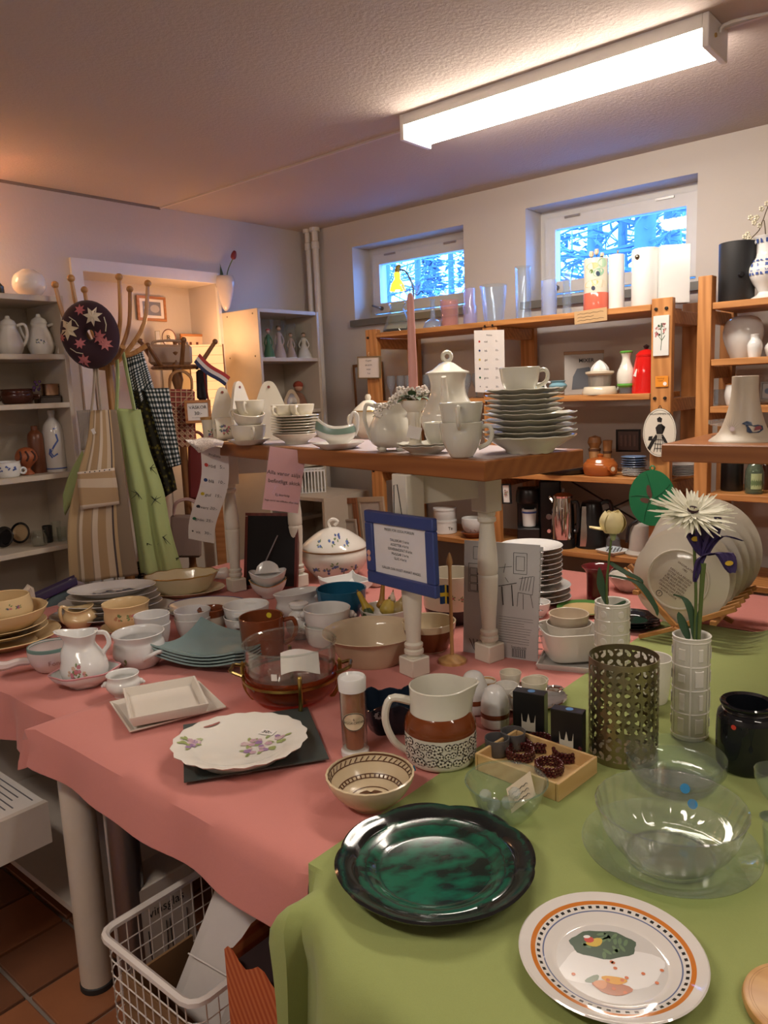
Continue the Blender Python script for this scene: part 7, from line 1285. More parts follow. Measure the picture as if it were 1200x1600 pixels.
for (x, y) in ((1172, 372), (1168, 366), (1164, 370), (1178, 348), (1172, 340), (1184, 340), (1192, 326), (1197, 318), (1188, 352), (1176, 378)):
    c = q_(x + rg.uniform(-2, 2), y); mk('blossom', join(*[ball(.005, c + RIGHT * .006 * cos(k * 1.26) + Vector((0, 0, .006 * sin(k * 1.26))), 6) for k in range(5)]), plain((.72, .66, .50), .7), t)
vs('oval_vase', 'large white egg-shaped vase on the second right shelf', 'vase', 1160, R2, 3.14, curve([(15, 0), (18, 2), (29, 34), (25, 58), (12, 66), (10, 64)], 3), WHITEC, 'vase', 36, 1.5)
vs('small_vase', 'small white ribbed vase before the egg-shaped vase', 'vase', 1179, R2, 3.03, curve([(8, 0), (9, 2), (11, 20), (6, 30), (7, 36)], 3), WHITEC, 'vase', 24, 1.2, warp=scal(12, .02, 0)); vs('small_vase', 'white vase cut off by the right edge on the second right shelf', 'vase', 1208, R2, 3.06, curve([(9, 0), (10, 2), (13, 14), (7, 24)], 3), WHITEC, 'vase', 24, 1.2)
P = vs('mug', 'white mug with a blue dot flower on the third right shelf', 'mug', 1145, R3, 3.06, curve([(9, 0), (10, 2), (13, 16), (11, 30), (12, 34)], 3), WHITEC, 'mug', 24, 1.3); P.lat('gold_line', [(12, 33), (12.6, 34.2), (11.8, 35)], GOLD, 24); P.add('dot_print', onfn(disc(3 * P.m, (0, 17 * P.k), 8), around(P.pf([(13.2, 10), (13.2, 24)])), .0015), dye((.1, .2, .4)), smooth=0)
vs('glass_jar', 'squat clear glass on the third right shelf beside the mug', 'glass', 1127, R3, 3.14, [(10, 0), (11, 2), (12, 24)], GLB, 'glass', 24, 1.2)
t, s, w, h = framed('grey_picture', 'small grey framed picture on the third right shelf', ((1188, 626), (1212, 626), (1212, 596), (1188, 596)), 3.1, plain((.2, .2, .2), .4), plain((.35, .36, .38), .5), .14); mk('picture_spot', xf(disc(w * .2, n=12), (0, 0, .004)), plain((.1, .15, .25)), s, smooth=0)
vs('black_cylinder', 'tall black fluted vase on the lower right shelf', 'vase', 1143, R4, 3.10, [(15, 0), (16, 2), (16, 66), (15, 68)], plain((.01, .009, .009), .35), 'vase', 40, 1.5, warp=scal(20, .015, 0))
P = vs('green_bottle', 'green glass bottle with pale label on the lower right shelf', 'bottle', 1178, R4, 3.05, curve([(12, 0), (13.5, 2), (13.5, 34), (8, 46), (4.5, 52), (4.5, 66)], 2), glass((.55, .66, .52), 0, 1.5, .12), 'bottle', 28, 1.4); P.add('paper_label', sheet(lambda u, v: Vector((13.8 * P.m * cos(-pi / 2 + (u - .3) * 1.2), 13.8 * P.m * sin(-pi / 2 + (u - .3) * 1.2), (8 + 24 * v) * P.k)), 8, 1, .0005), plain((.42, .50, .25), .6)); vs('brown_bottle', 'brown glass bottle behind the green bottle', 'bottle', 1192, R4, 3.17, curve([(9, 0), (10, 2), (10, 36), (4, 50), (4, 62)], 2), plain((.08, .025, .012), .12), 'bottle', 24, 1.2)
# duck lamp base and glass candlestick on the right tier
Q = 1.3295
P = Pot('lamp_base', 'grey stoneware lamp base painted with a blue duck and reeds', 'lamp base', 1166, 693, Q, 60, at=V(1170, 690, Q) + AWAY * .03); pr = curve([(49, 0), (50, 2), (36, 14), (26, 40), (20, 70), (19, 100)], 3); P.lat('body', pr, plain((.50, .43, .33), .45), 36, 2); fnd = around(P.pf(pr)); mm = P.m
for nm, pts, c_ in (('duck_print', [(4, 16), (8, 14), (22, 14), (30, 18), (29, 24), (20, 26), (12, 25), (10, 30), (4, 32), (0, 30), (-3, 28), (2, 26), (4, 22)], (.03, .05, .10)), ('wing_print', [(14, 17), (27, 19), (24, 24), (16, 23)], (.25, .06, .07))): P.add(nm, onfn(([(x * mm, y * mm, 0) for x, y in pts], [tuple(range(len(pts)))]), fnd, .002 if nm[0] == 'd' else .003), plain(c_, .4), smooth=0)
P.add('reed_print', join(*[onfn(([(-18 * mm - .4 * mm, 17 * mm, 0), (-18 * mm + .4 * mm, 17 * mm, 0), ((-18 + 20 * sin(a)) * mm, (17 + 22 * cos(a)) * mm, 0)], [(0, 1, 2)]), fnd, .002) for a in [-1.1 + .28 * k for k in range(9)]]), plain((.2, .14, .12), .5), smooth=0); P.add('pebble_print', onfn(disc(4 * mm, (-16 * mm, 20 * mm), 10), fnd, .003), plain((.5, .4, .4), .4), smooth=0)
P = Pot('glass_candlestick', 'chunky clear glass candlestick behind the duck lamp base', 'candlestick', 0, 0, 0, 0, at=V(1140, 683, Q) + AWAY * .03); P.lat('stick', [(0, 0), (20, 0), (20, 2), (6, 4), (5, 16), (22, 18), (24, 20), (24, 26), (8, 27), (0, 24)], glass((.9, .9, .88), .02, 1.5, .2), 12)
# ================================================================== LEFT BOOKCASE
def onx(x, z, X):
    lo, hi = 200, 1500
    for _ in range(45):
        mid = (lo + hi) / 2
        if VX(x, mid, X).z > z: lo = mid
        else: hi = mid
    p = VX(x, lo, X); return Vector((X, p.y, z))
def vl(name, label, cat, x, z, X, prof, mat, part='body', n=28, t=1.6, group=None, **k):
    P = Pot(name, label, cat, 0, 0, 0, 0, group, at=onx(x, z, X)); P.lat(part, prof, mat, n, t, **k); return P
B = LZ; XS = -3.26
P = vl('globe_vase', 'round white glass globe on top of the beige bookcase', 'vase', 48, B[0], -3.25, curve([(9, 0), (11, 1), (24, 16), (22, 34), (10, 44), (9, 44)], 4), glaze((.76, .72, .68)), 'globe', 32, 1.2)
vl('small_bottle', 'small dark bottle at the left end of the bookcase top', 'bottle', -1, B[0], -3.22, [(7, 0), (8, 2), (8, 14), (3, 20), (3, 26)], plain((.03, .03, .02), .2), 'bottle', 16, 1)
for x, sc, lab, fl_ in ((18, 1, 'white twisted coffee pot at the left of the top bookcase shelf', 0), (66, 1.05, 'white coffee pot with dark flower sprig and price tag', 1)):
    pr = [(a * sc, b * sc) for a, b in curve([(13, 0), (15, 2), (19, 14), (16, 30), (11, 42), (12, 48)], 3)]; P = vl('coffee_pot', lab, 'coffee pot', x, B[1], -3.24, pr, WHITE, warp=scal(8, .03, 0) if not fl_ else None); P.lat('lid', [(0, 47 * sc), (12.5 * sc, 47 * sc), (10 * sc, 53 * sc), (4, 57 * sc), (3, 61 * sc), (0, 62 * sc)], WHITE, 24); handle(P, 12, 12, 46, 14, 2.2, WHITE, 0, 16); P.tub('spout', [(15, 14), (24, 30), (28, 46)], [4, 2.6, 2], WHITE, ang=pi)
    if fl_: prints(P.o, posy(around(P.pf(pr)), [(-.01, .055), (.008, .055)], [DUSKY], .006, 3, LEAF)); mk('price_tag', xf(box(.014, .0008, .03), (26 * P.m, -10 * P.m, .02), (0, .25, 0)), PAPER, P.o)
P = vl('stew_pot', 'dark brown lidless stew pot on the second bookcase shelf', 'pot', 28, B[2], -3.24, curve([(18, 0), (21, 2), (25, 12), (23, 20), (25, 23)], 3), glaze((.07, .02, .012), .1), 'pot', 32, 2)
for a in (0, pi): P.tub('ear', [(22, 12), (30, 13), (31, 9), (23, 7)], 2, glaze((.07, .02, .012), .1), ang=a)
p = onx(80, B[2], -3.23); P = Pot('spice_box', 'low carved dark box carrying a copper pot', 'box', 0, 0, 0, 0, at=p); P.add('box_body', box(30 * P.m, 20 * P.m, 9 * P.k, (0, 0, 4.5 * P.k), .002), plain((.06, .04, .03), .5, bm=.6)); P.add('lid', box(31 * P.m, 21 * P.m, 2 * P.k, (0, 0, 10 * P.k), .001), plain((.05, .03, .02), .5)); sb = P
P = Pot('copper_pot', 'small copper pot standing on the carved box', 'pot', 0, 0, 0, 0, at=sb.world(11.2)); P.lat('pot', [(12, 0), (13, 1), (13, 16), (14, 18)], metal((.45, .28, .18), .3), 24, 1.2); P.tub('handle', [(13, 14), (22, 16)], 1.5, BLACKP, ang=.2, smooth=1)
P = vl('dried_posy', 'little pot of purple dried flowers behind the copper pot', 'flowers', 64, B[2], -3.33, [(8, 0), (9, 1), (11, 18)], plain((.35, .25, .2)), 'pot', 20, 1.2)
rg = random.Random(7)
for k in range(14): P.add('flower', ball(2.4 * P.m, (rg.uniform(-9, 9) * P.m, rg.uniform(-6, 6) * P.m, rg.uniform(20, 34) * P.k), 6), plain((.22, .10, .30), .8))
P = vl('soup_cup', 'white and blue flowered soup cup on the third bookcase shelf', 'cup', 14, B[3], -3.22, curve([(14, 0), (16, 2), (19, 14), (18, 22), (19, 24)], 3), WHITEC, 'cup', 28, 1.6); prints(P.o, posy(around(P.pf([(16, 2), (19.4, 14), (18.6, 22)])), [(-.025, .035), (0, .04), (.025, .035)], [NAVY], .007, 3)); P.add('ring_handle', xf(lathe([(4 * P.m, -1.6 * P.m), (6 * P.m, 0), (4 * P.m, 1.6 * P.m), (2.6 * P.m, 0), (4 * P.m, -1.6 * P.m)], 14), (21 * P.m, -4 * P.m, 9 * P.k), (pi / 2, 0, .3)), WHITEC)
TCT = plain((.34, .09, .03), .5); P = vl('terracotta_lantern', 'pierced terracotta ball lantern on a foot', 'lantern', 44, B[3], -3.23, curve([(9, 0), (10, 2), (5, 8), (6, 12), (15, 22), (16, 30), (10, 40), (0, 43)], 3), TCT, 'ball', 28, 0)
for a in (-2.2, -1.57, -.9): P.add('cutout', tube([(15.6 * P.m * cos(a), 15.6 * P.m * sin(a), 22 * P.k), (16.6 * P.m * cos(a + .2), 16.6 * P.m * sin(a + .2), 29 * P.k), (13 * P.m * cos(a), 13 * P.m * sin(a), 37 * P.k)], 1.6 * P.m, 5), plain((.05, .015, .01), .8))
vl('stoneware_bottle', 'slim brown stoneware bottle on the third bookcase shelf', 'bottle', 61, B[3], -3.27, curve([(11, 0), (12, 2), (12, 52), (9, 62), (5, 66), (5, 72)], 2), plain((.16, .05, .02), .35), 'bottle', 24, 1.4)
P = vl('stoneware_bottle', 'white stoneware bottle painted with a blue scroll', 'bottle', 89, B[3], -3.25, curve([(14, 0), (15, 2), (15.5, 60), (10, 76), (5, 82), (5, 90)], 2), glaze((.62, .58, .54)), 'bottle', 28, 1.4); fnw = around(P.pf([(15.6, 0), (15.8, 60), (11, 76)])); mm = P.m
P.add('scroll_print', join(*[onfn(strip([(x * mm, y * mm) for x, y in pts], 1.3 * mm), fnw, .001) for pts in ([(4, 58), (6, 48), (0, 40), (-6, 30), (-2, 24), (4, 28)], [(-6, 36), (-8, 28), (-4, 22)], [(-4, 70), (2, 66), (6, 68)])]), NAVY, smooth=0); P.lat('base_line', [(15.4, 4), (15.9, 5), (15.6, 6)], NAVY, 28); P.lat('stopper', [(0, 88), (6, 88), (6, 94), (0, 95)], glaze((.55, .52, .5)), 20)
for x, X, lab, c_ in ((11, -3.30, 'dark glazed plate leaning at the left of the fourth bookcase shelf', BLACKG), (36, -3.33, 'dark rimmed tan plate leaning on the fourth bookcase shelf', glaze((.50, .35, .20)))):
    q = onx(x, B[4], X); o = mk('leaning_dish', lathe(platep(16 * mpp(q), .012, .7), 32), c_); o.matrix_world = Matrix.Translation(q + Vector((0, 0, 17 * mpp(q)))) @ Matrix.Rotation(YAW * .8, 4, 'Z') @ Matrix.Rotation(pi / 2 - .25, 4, 'X'); tag(o, lab, 'plate', 'leaning plates'); mk('dark_rim', lathe([(13 * mpp(q), .0115), (16 * mpp(q), .0155), (16.6 * mpp(q), .013), (15 * mpp(q), .008)], 32), BLACKG, o)
vl('candle_glass', 'round clear candle glass on the fourth bookcase shelf', 'glass', 62, B[4], -3.22, curve([(9, 0), (11, 2), (12, 12), (9, 20), (10, 22)], 3), GLC, 'glass', 24, 1.2)
for x, X, h, lab in ((76, -3.25, 26, 'dark tumbler on the fourth bookcase shelf'), (90, -3.25, 30, 'slim clear glass right of the dark tumbler'), (98, -3.22, 22, 'short clear glass at the right end of the fourth shelf')): vl('tumbler', lab, 'glass', x, B[4], X, [(6, 0), (7, 1), (7.5, h)], plain((.02, .02, .02), .1) if h == 26 else GLC, 'glass', 20, 1.1)
# stuffed purple bag in the bottom of the bookcase
q = onx(62, B[5], -3.08); P = Pot('textile_bag', 'purple bag of folded textiles below the bookcase shelves', 'bag', 0, 0, 0, 0, at=(-3.0, q.y, 0))
hz = VX(62, 915, -3.0).z; P.add('bag_body', xf(box(.26, .16, hz - .1, (0, 0, (hz - .1) / 2), .03)), cloth((.12, .12, .14)))
P.add('purple_flap', sheet(lambda u, v: Vector(((u - .5) * .30, (v - .5) * .2, hz - .09 + .10 * u + .015 * sin(v * 6))), 8, 6, .004), cloth((.035, .015, .08))); P.add('folded_towel', tube([(-.02, -.09, hz - .15), (.06, -.08, hz - .06), (.12, -.05, hz - .02)], .03, 10), cloth((.10, .14, .15))); P.add('folded_towel', tube([(.08, .0, hz - .12), (.14, .0, hz - .02), (.17, .02, hz - .10)], .035, 10), cloth((.45, .38, .42)))
q = VX(22, 930, -2.93); t = thing('chair_back', 'beige bent metal chair back behind the mustard bowls', 'chair', (q.x, q.y, 0)); mk('back_tube', tube([(0, -.14, .02), (0, -.14, q.z - .04), (0, -.1, q.z), (0, .03, q.z), (0, .07, q.z - .05), (0, .07, .02)], .012), plain((.62, .54, .44), .4), t); mk('seat', box(.03, .2, .03, (0, -.035, .45), .004), plain((.5, .4, .3)), t)
# ================================================================== COAT STAND WITH APRONS
CW = wood((.36, .17, .05), (.50, .26, .09), 2, 1, .35, False); cs0 = VX(174, 600, -2.99); cs0 = Vector((cs0.x, cs0.y, 0)); t = thing('coat_stand', 'bentwood coat stand with ball-tipped arms carrying the aprons', 'coat stand', cs0); cl = lambda x, y, d=0: at_px(x, y, cs0 + AWAY * d) - cs0
mk('pole', lathe([(0, .02), (.023, .02), (.02, 1.2), (.02, 1.78), (.012, 1.80), (0, 1.80)], 16), CW, t)
for (x, y, d) in ((86, 445, .02), (111, 435, -.12), (132, 453, .16), (186, 433, -.10), (203, 452, .14), (231, 443, .04)):
    e = cl(x, y, d); r = Vector((e.x, e.y, 0)); a = mk('arm', tube([Vector((0, 0, 1.64)) + r * .05, r * .40 + Vector((0, 0, 1.70)), r * .84 + Vector((0, 0, 1.82)), e], [.010, .010, .009, .008], 8), CW, t); mk('ball', ball(.0155, e, 12), CW, a)
for (x, y, d) in ((133, 543, -.16), (192, 542, -.14), (228, 540, .02), (120, 560, .1)):
    e = cl(x, y, d); r = Vector((e.x, e.y, 0)); mk('peg', tube([Vector((0, 0, e.z - .05)), r * .6 + Vector((0, 0, e.z - .035)), e], [.011, .010, .012], 8), CW, t)
for k in range(4): a = k * pi / 2 + .5; mk('foot', tube([(0, 0, .16), (cos(a) * .15, sin(a) * .15, .10), (cos(a) * .20, sin(a) * .20, .012)], .014), CW, t)
def sheetuv(name, fn, nu, nv, mat, label=None, cat=None, par=None, loc=None, group=None, th=.0015):
    g = sheet(fn, nu, nv); o = mk(name, g, mat, par, smooth=180); uv = o.data.uv_layers.new(name='UVMap'); m = nv + 1
    for lp_ in o.data.loops: i, j = divmod(lp_.vertex_index, m); uv.data[lp_.index].uv = (i / nu, j / nv)
    md = o.modifiers.new('thickness', 'SOLIDIFY'); md.thickness = th
    if label: tag(o, label, cat, group)
    return o
def uvmat(key, build):
    m, nt, b = _mat(key); tc = nt.nodes.new('ShaderNodeTexCoord'); s = xyz(nt, tc.outputs['UV']); nt.links.new(build(nt, s, tc.outputs['Object']), b.inputs['Base Color']); setb(b, .95, spec=.2); bump(nt, b, noise(nt, tc.outputs['Object'], 500, 2), .2, .001); return m
def stripes(nt, s, o):
    c = ramp(nt, s[0], [(0, (.44, .31, .17)), (.13, (.30, .22, .14)), (.17, (.60, .50, .38)), (.22, (.40, .27, .15)), (.36, (.32, .24, .16)), (.38, (.62, .52, .40)), (.46, (.42, .29, .16)), (.58, (.56, .45, .32)), (.68, (.09, .07, .07)), (.715, (.50, .36, .2)), (.77, (.24, .18, .125)), (1, (.26, .2, .14))]); c.node.color_ramp.interpolation = 'CONSTANT'; return c
STRP = uvmat('striped_linen', stripes)
def edges(Lp, Rp, d, fold=.012, nf=3, ph=0):
    PL = [at_px(x, y, cs0 + AWAY * d) for x, y in Lp]; PR = [at_px(x, y, cs0 + AWAY * d) for x, y in Rp]
    sL_ = spl(PL, 8); sR_ = spl(PR, 8)
    def f(u, v):
        a = sL_[int(round(v * (len(sL_) - 1)))]; b = sR_[int(round(v * (len(sR_) - 1)))]; return a.lerp(b, u) + AWAY * (fold * v * sin(u * pi * 2 * nf + ph) + .02 * (u - .5) ** 2)
    return f
f = edges([(141, 641), (135, 690), (120, 745), (105, 820), (108, 913)], [(181, 640), (190, 700), (198, 770), (207, 840), (216, 898)], -.09, .007, 2)
ap = sheetuv('apron', f, 24, 32, STRP, 'beige striped linen apron with pocket on the coat stand', 'apron')
def pst(nt, s, o): c = ramp(nt, s[1], [(0, (.62, .52, .42)), (.08, (.40, .27, .15)), (.28, (.56, .45, .33)), (.52, (.40, .27, .15)), (.9, (.6, .5, .4))]); c.node.color_ramp.interpolation = 'CONSTANT'; return c
fp_ = edges([(120, 738), (121, 760), (125, 797)], [(178, 731), (183, 760), (186, 788)], -.112, .002, 1); sheetuv('pocket', fp_, 10, 10, uvmat('pocket_linen', pst), par=ap)
for k in range(6): q = fp_(.22 + .13 * k, .05); mk('rivet', ball(.0028, q - AWAY * .002, 6), INK, ap)
for pts in ([(143, 642), (147, 600), (149, 556)], [(158, 641), (154, 600), (150, 556)]): mk('neck_strap', tube([at_px(x, y, cs0 - AWAY * .10) for x, y in pts], .009, 6, 4, .6), cloth((.50, .42, .32)), ap)
mk('price_tag', mx(box(.014, .0008, .022), frame_axes(at_px(146, 674, cs0 - AWAY * .105), RIGHT + Vector((0, 0, .4)), Vector((0, 0, 1))) @ Matrix.Rotation(pi / 2, 4, 'X')), PAPER, ap)
GAP = cloth((.42, .50, .22), (.36, .44, .18)); fg = edges([(180, 638), (188, 690), (198, 760), (208, 830), (217, 898)], [(219, 640), (232, 700), (254, 765), (266, 830), (284, 893)], -.05, .02, 2.2, 1.0)
ga = sheetuv('apron', fg, 26, 30, GAP, 'light green apron printed with dark bamboo sprigs on the coat stand', 'apron')
sheetuv('waist_wing', edges([(128, 704), (108, 740), (97, 775)], [(136, 720), (118, 770), (101, 806)], .03, .004, 1), 6, 8, GAP, par=ga)
for pts in ([(182, 640), (184, 590), (182, 552)], [(210, 640), (200, 590), (192, 550)]): mk('neck_strap', tube([at_px(x, y, cs0 - AWAY * .06) for x, y in pts], .012, 6, 4, .6), GAP, ga)
rg = random.Random(5)
for (u, v) in ((.85, .36), (.3, .52), (.75, .55), (.35, .80), (.8, .78), (.95, .9)):
    c = fg(u, v) - AWAY * .006; gs = [tube([c, c + RIGHT * rg.uniform(-.03, .03) + Vector((0, 0, rg.uniform(-.035, .02)))], [.002, .0006], 4, 1) for _ in range(7)]; o = mk('sprig_print', join(*gs), plain((.02, .03, .015), .8), ga); o['kind'] = 'stuff'
def gin(nt, s, o):
    a = math_(nt, 'GREATER_THAN', math_(nt, 'SINE', math_(nt, 'MULTIPLY', s[0], 44)), 0); b = math_(nt, 'GREATER_THAN', math_(nt, 'SINE', math_(nt, 'MULTIPLY', s[1], 110)), 0); return ramp(nt, math_(nt, 'MULTIPLY', math_(nt, 'ADD', a, b), .5), [(0, (.62, .62, .60)), (.4, (.10, .13, .13)), (.9, (.012, .016, .018))])
GING = uvmat('gingham', gin)
sheetuv('gingham_cloth', edges([(196, 552), (203, 600), (212, 640)], [(222, 548), (232, 580), (240, 606)], .02, .01, 2), 14, 14, GING, 'upper black gingham cloth draped over the coat stand pegs', 'cloth', group='gingham cloths')
sheetuv('gingham_cloth', edges([(224, 607), (238, 650), (250, 690), (263, 732)], [(263, 606), (270, 650), (277, 690), (283, 726)], .0, .012, 2.5), 16, 24, GING, 'lower black gingham apron hanging right of the green apron', 'apron', group='gingham cloths')
def olv(nt, s, o): v = node(nt, 'ShaderNodeTexVoronoi'); v.inputs['Scale'].default_value = 55; nt.links.new(o, v.inputs[0]); return ramp(nt, v.outputs[0], [(.2, (.10, .085, .015)), (.45, (.015, .014, .008))])
sheetuv('olive_apron', edges([(208, 610), (226, 680), (245, 740), (256, 778)], [(228, 610), (250, 670), (268, 730), (276, 765)], .015, .01, 2), 12, 20, uvmat('olive_print', olv), 'dark olive leafy apron behind the green apron', 'apron')
def tls(nt, s, o): return ramp(nt, math_(nt, 'SINE', math_(nt, 'MULTIPLY', s[0], 60)), [(.2, (.46, .40, .34)), (.7, (.16, .15, .14))])
sheetuv('tea_towel', edges([(119, 642), (123, 670), (126, 704)], [(142, 640), (140, 670), (136, 702)], .05, .004, 1), 8, 8, uvmat('towel', tls), 'thin grey striped tea towel behind the beige apron', 'towel')
sheetuv('dark_skirt', edges([(196, 880), (194, 905), (192, 940)], [(262, 872), (268, 900), (272, 930)], .04, .01, 3), 12, 10, GING, 'dark checked cloth hem hanging below the green apron', 'cloth', group='gingham cloths')
# neck cushion with maple leaves
c = at_px(141, 523, cs0 - AWAY * .15); m = mpp(c); M = frame_axes(c, RIGHT, Vector((0, 0, 1))); NP = cloth((.045, .02, .028)); t = thing('neck_cushion', 'dark ring-shaped cushion with cream and pink maple leaves on the coat stand', 'cushion'); t.matrix_world = M @ Matrix.Rotation(.15, 4, 'Z')
def tor(a, b): R0, r0 = 26 * m, 19.5 * m; return Vector(((R0 + r0 * cos(b)) * cos(a), (R0 + r0 * cos(b)) * sin(a) * 1.16, r0 * .8 * sin(b)))
g = sheet(lambda u, v: tor(2 * pi * u, 2 * pi * v), 36, 16); mk('cushion', g, NP, t, smooth=180)
def onto(x, y): # front of the torus at local x,y
    rr = hypot(x, y / 1.16); d = max(-1, min(1, (rr - 26 * m) / (19.5 * m))); return (x, y, 19.5 * m * .8 * math.sqrt(max(0, 1 - d * d)))
for i, (x, y, r, c_) in enumerate(((-27, 12, 17, (.62, .52, .36)), (16, 24, 15, (.66, .58, .44)), (18, -8, 12, (.50, .16, .17)), (25, -20, 11, (.52, .18, .18)), (-14, -12, 9, (.45, .14, .16)), (-14, -38, 11, (.50, .16, .17)), (-1, 37, 9, (.45, .13, .15)), (-40, 2, 7, (.48, .15, .15)))):
    pts = [((x + (r if k % 2 == 0 else r * .5) * cos(k * pi / 7 + i)) * m, (y + (r if k % 2 == 0 else r * .5) * sin(k * pi / 7 + i)) * m, 0) for k in range(14)] + [(x * m, y * m, 0)]
    mk('leaf_print', onfn((pts, [(14, k, (k + 1) % 14) for k in range(14)]), onto, .0025), plain(c_, .9), t, smooth=0)
for pts in ([(-34, 28), (-24, 22), (-14, 10)], [(-30, -16), (-22, -24), (-12, -28)], [(32, 20), (33, 8), (30, -2)], [(-20, 30), (-12, 22), (-10, 14)]): mk('vine_print', onfn(strip([(x * m, y * m) for x, y in pts], .7 * m), onto, .002), plain((.55, .5, .36), .9), t, smooth=0)
# ================================================================== NICHE AND BAGS
XN = XL - ND
def framedx(name, label, pix, X, fm, im, bw, cat='picture', th=.012): q = [VX(x, y, X) for x, y in pix]; c = sum(q, Vector()) / 4; xa = ((q[1] - q[0]) + (q[2] - q[3])) / 2; ya = ((q[3] - q[0]) + (q[2] - q[1])) / 2; return frame_at(name, label, frame_axes(c, xa, ya), xa.length, ya.length, fm, im, bw, cat, th)
OW = wood((.34, .13, .04), (.46, .2, .07), 0, 1, .4, False)
t, s, w, h = framedx('wall_photo', 'wooden framed photograph on the back wall of the niche', ((215, 500), (260, 503), (258, 465), (213, 461)), XN + .012, OW, PAPER, .11); mk('photo_print', box(w * .62, h * .55, .001, (0, 0, .003)), plain((.20, .20, .22), .4), s); mk('photo_print', xf(disc(h * .16, n=14, sx=1.4), (w * .1, 0, .0042)), plain((.45, .42, .40), .4), s, smooth=0); mk('photo_print', xf(disc(h * .12, n=10), (-w * .2, -.0, .0042)), plain((.5, .5, .52), .4), s, smooth=0)
ledz = VX(285, 543, -3.58).z; led = thing('niche_cupboard', 'low cream cupboard standing inside the niche', 'cupboard', (-3.57, 2.315, 0)); mk('carcass', box(.22, .72, ledz - .02, (0, 0, (ledz - .02) / 2), .003), plain((.66, .58, .48), .5), led); mk('top', box(.226, .74, .02, (0, 0, ledz - .01), .002), plain((.60, .5, .4), .5), led); mk('door', box(.012, .34, ledz - .2, (.114, -.18, ledz / 2), .002), plain((.64, .56, .46), .5), led); mk('door', box(.012, .34, ledz - .2, (.114, .18, ledz / 2), .002), plain((.64, .56, .46), .5), led)
LX = -3.56
t, s, w, h = framedx('small_print', 'small orange framed print on the niche cupboard', ((283, 552), (322, 549), (322, 524), (282, 520)), -3.60, OW, plain((.74, .55, .38), .7), .13)
for k in (-1, 1): mk('house_print', box(w * .09, h * .22, .001, (k * w * .13, -h * .05, .003)), plain((.12, .03, .02)), s)
P = Pot('oval_dish', 'oval plate with a dark monogram standing on the niche cupboard', 'plate', 0, 0, 0, 0, at=onx(265, ledz, LX)); P.add('plate', xf(lathe([(0, 0), (9 * P.m, 0), (10.5 * P.m, .004), (9 * P.m, .006), (0, .004)], 28, 1, 1.3), (0, 0, 13.7 * P.m), (pi / 2 - .12, 0, 0)), glaze((.66, .56, .45))); P.add('rim_line', xf(lathe([(9.6 * P.m, .006), (10.7 * P.m, .004), (10 * P.m, .003)], 28, 1, 1.3), (0, -.001, 13.7 * P.m), (pi / 2 - .12, 0, 0)), plain((.18, .05, .04))); P.add('monogram', xf(textgeo('R', 11 * P.m), (0, -.009, 13.7 * P.m), (pi / 2, 0, 0)), INK, smooth=0)
P = Pot('small_book', 'small upright book beside the oval plate', 'book', 0, 0, 0, 0, at=onx(248, ledz, LX)); P.add('cover', box(8 * P.m, .05, 24 * P.m, (0, 0, 12 * P.m), .001), plain((.45, .40, .3))); P.add('pages', box(6 * P.m, .052, 22 * P.m, (0, 0, 12 * P.m)), PAPER)
# paper lamp
p = onx(341, .86, -3.36); lz0 = VX(341, 618, -3.36).z; lz1 = VX(341, 541, -3.36).z
P = Pot('paper_lamp', 'glowing square rice-paper lamp in the niche', 'lamp', 0, 0, 0, 0, at=(p.x + .03, p.y - .02, 0)); wl = 24 * P.m; P.add('stand', box(.05, .05, lz0 - .4, (0, 0, (lz0 - .4) / 2), .003), OW); pm_, nt, bb = _mat('rice_paper'); bb.inputs['Base Color'].default_value = (.8, .6, .35, 1); bb.inputs['Emission Color'].default_value = (1, .52, .2, 1); bb.inputs['Emission Strength'].default_value = .55; bump(nt, bb, noise(nt, coord(nt, (1, 1, 30)), 6), .3)
sh_ = P.add('paper_shade', box(wl * 2, wl * 2, lz1 - lz0 + .38, (0, 0, (lz1 + lz0 - .38) / 2), .004), pm_)
for k in range(15): mk('rib', box(wl * 2.015, wl * 2.015, .0012, (0, 0, lz0 - .36 + (lz1 - lz0 + .35) * k / 14)), plain((.45, .26, .1), .8), sh_)
for sx, sy in ((-1, -1), (1, -1), (1, 1), (-1, 1)): P.add('corner_strip', box(.006, .006, lz1 - lz0 + .38, (sx * wl, sy * wl, (lz1 + lz0 - .38) / 2)), OW)
ld_ = bpy.data.lights.new('lamp_bulb', 'POINT'); ld_.energy = 1.6; ld_.color = WARM_C; ld_.shadow_soft_size = .03; lo_ = bpy.data.objects.new('lamp_bulb', ld_); COL.objects.link(lo_); lo_.parent = P.o; lo_.location = (0, 0, lz1 + .05)
# turned wooden bag stand
bs0 = VX(278, 600, -3.16); bs0 = Vector((bs0.x, bs0.y, 0)); t = thing('bag_stand', 'dark turned wooden stand with sloping pegs hung with handbags', 'stand', bs0); DW = wood((.16, .07, .025), (.26, .12, .045), 2, 1, .35, False); bl = lambda x, y, d=0: at_px(x, y, bs0 + AWAY * d) - bs0; zr = bl(278, 574).z
mk('post', lathe([(0, .02), (.02, .02), (.018, .6), (.026, .64), (.018, .68), (.018, zr - .1), (.028, zr - .06), (.02, zr), (.014, zr + .05), (.02, zr + .07), (0, zr + .09)], 16), DW, t); mk('ring', xf(lathe([(.112, -.008), (.122, 0), (.112, .008), (.102, 0), (.112, -.008)], 30), (0, 0, zr)), DW, t); mk('spoke', tube([(-.11, 0, zr), (.11, 0, zr)], .007, 6, 1), DW, t); mk('spoke', tube([(0, -.11, zr), (0, .11, zr)], .007, 6, 1), DW, t)
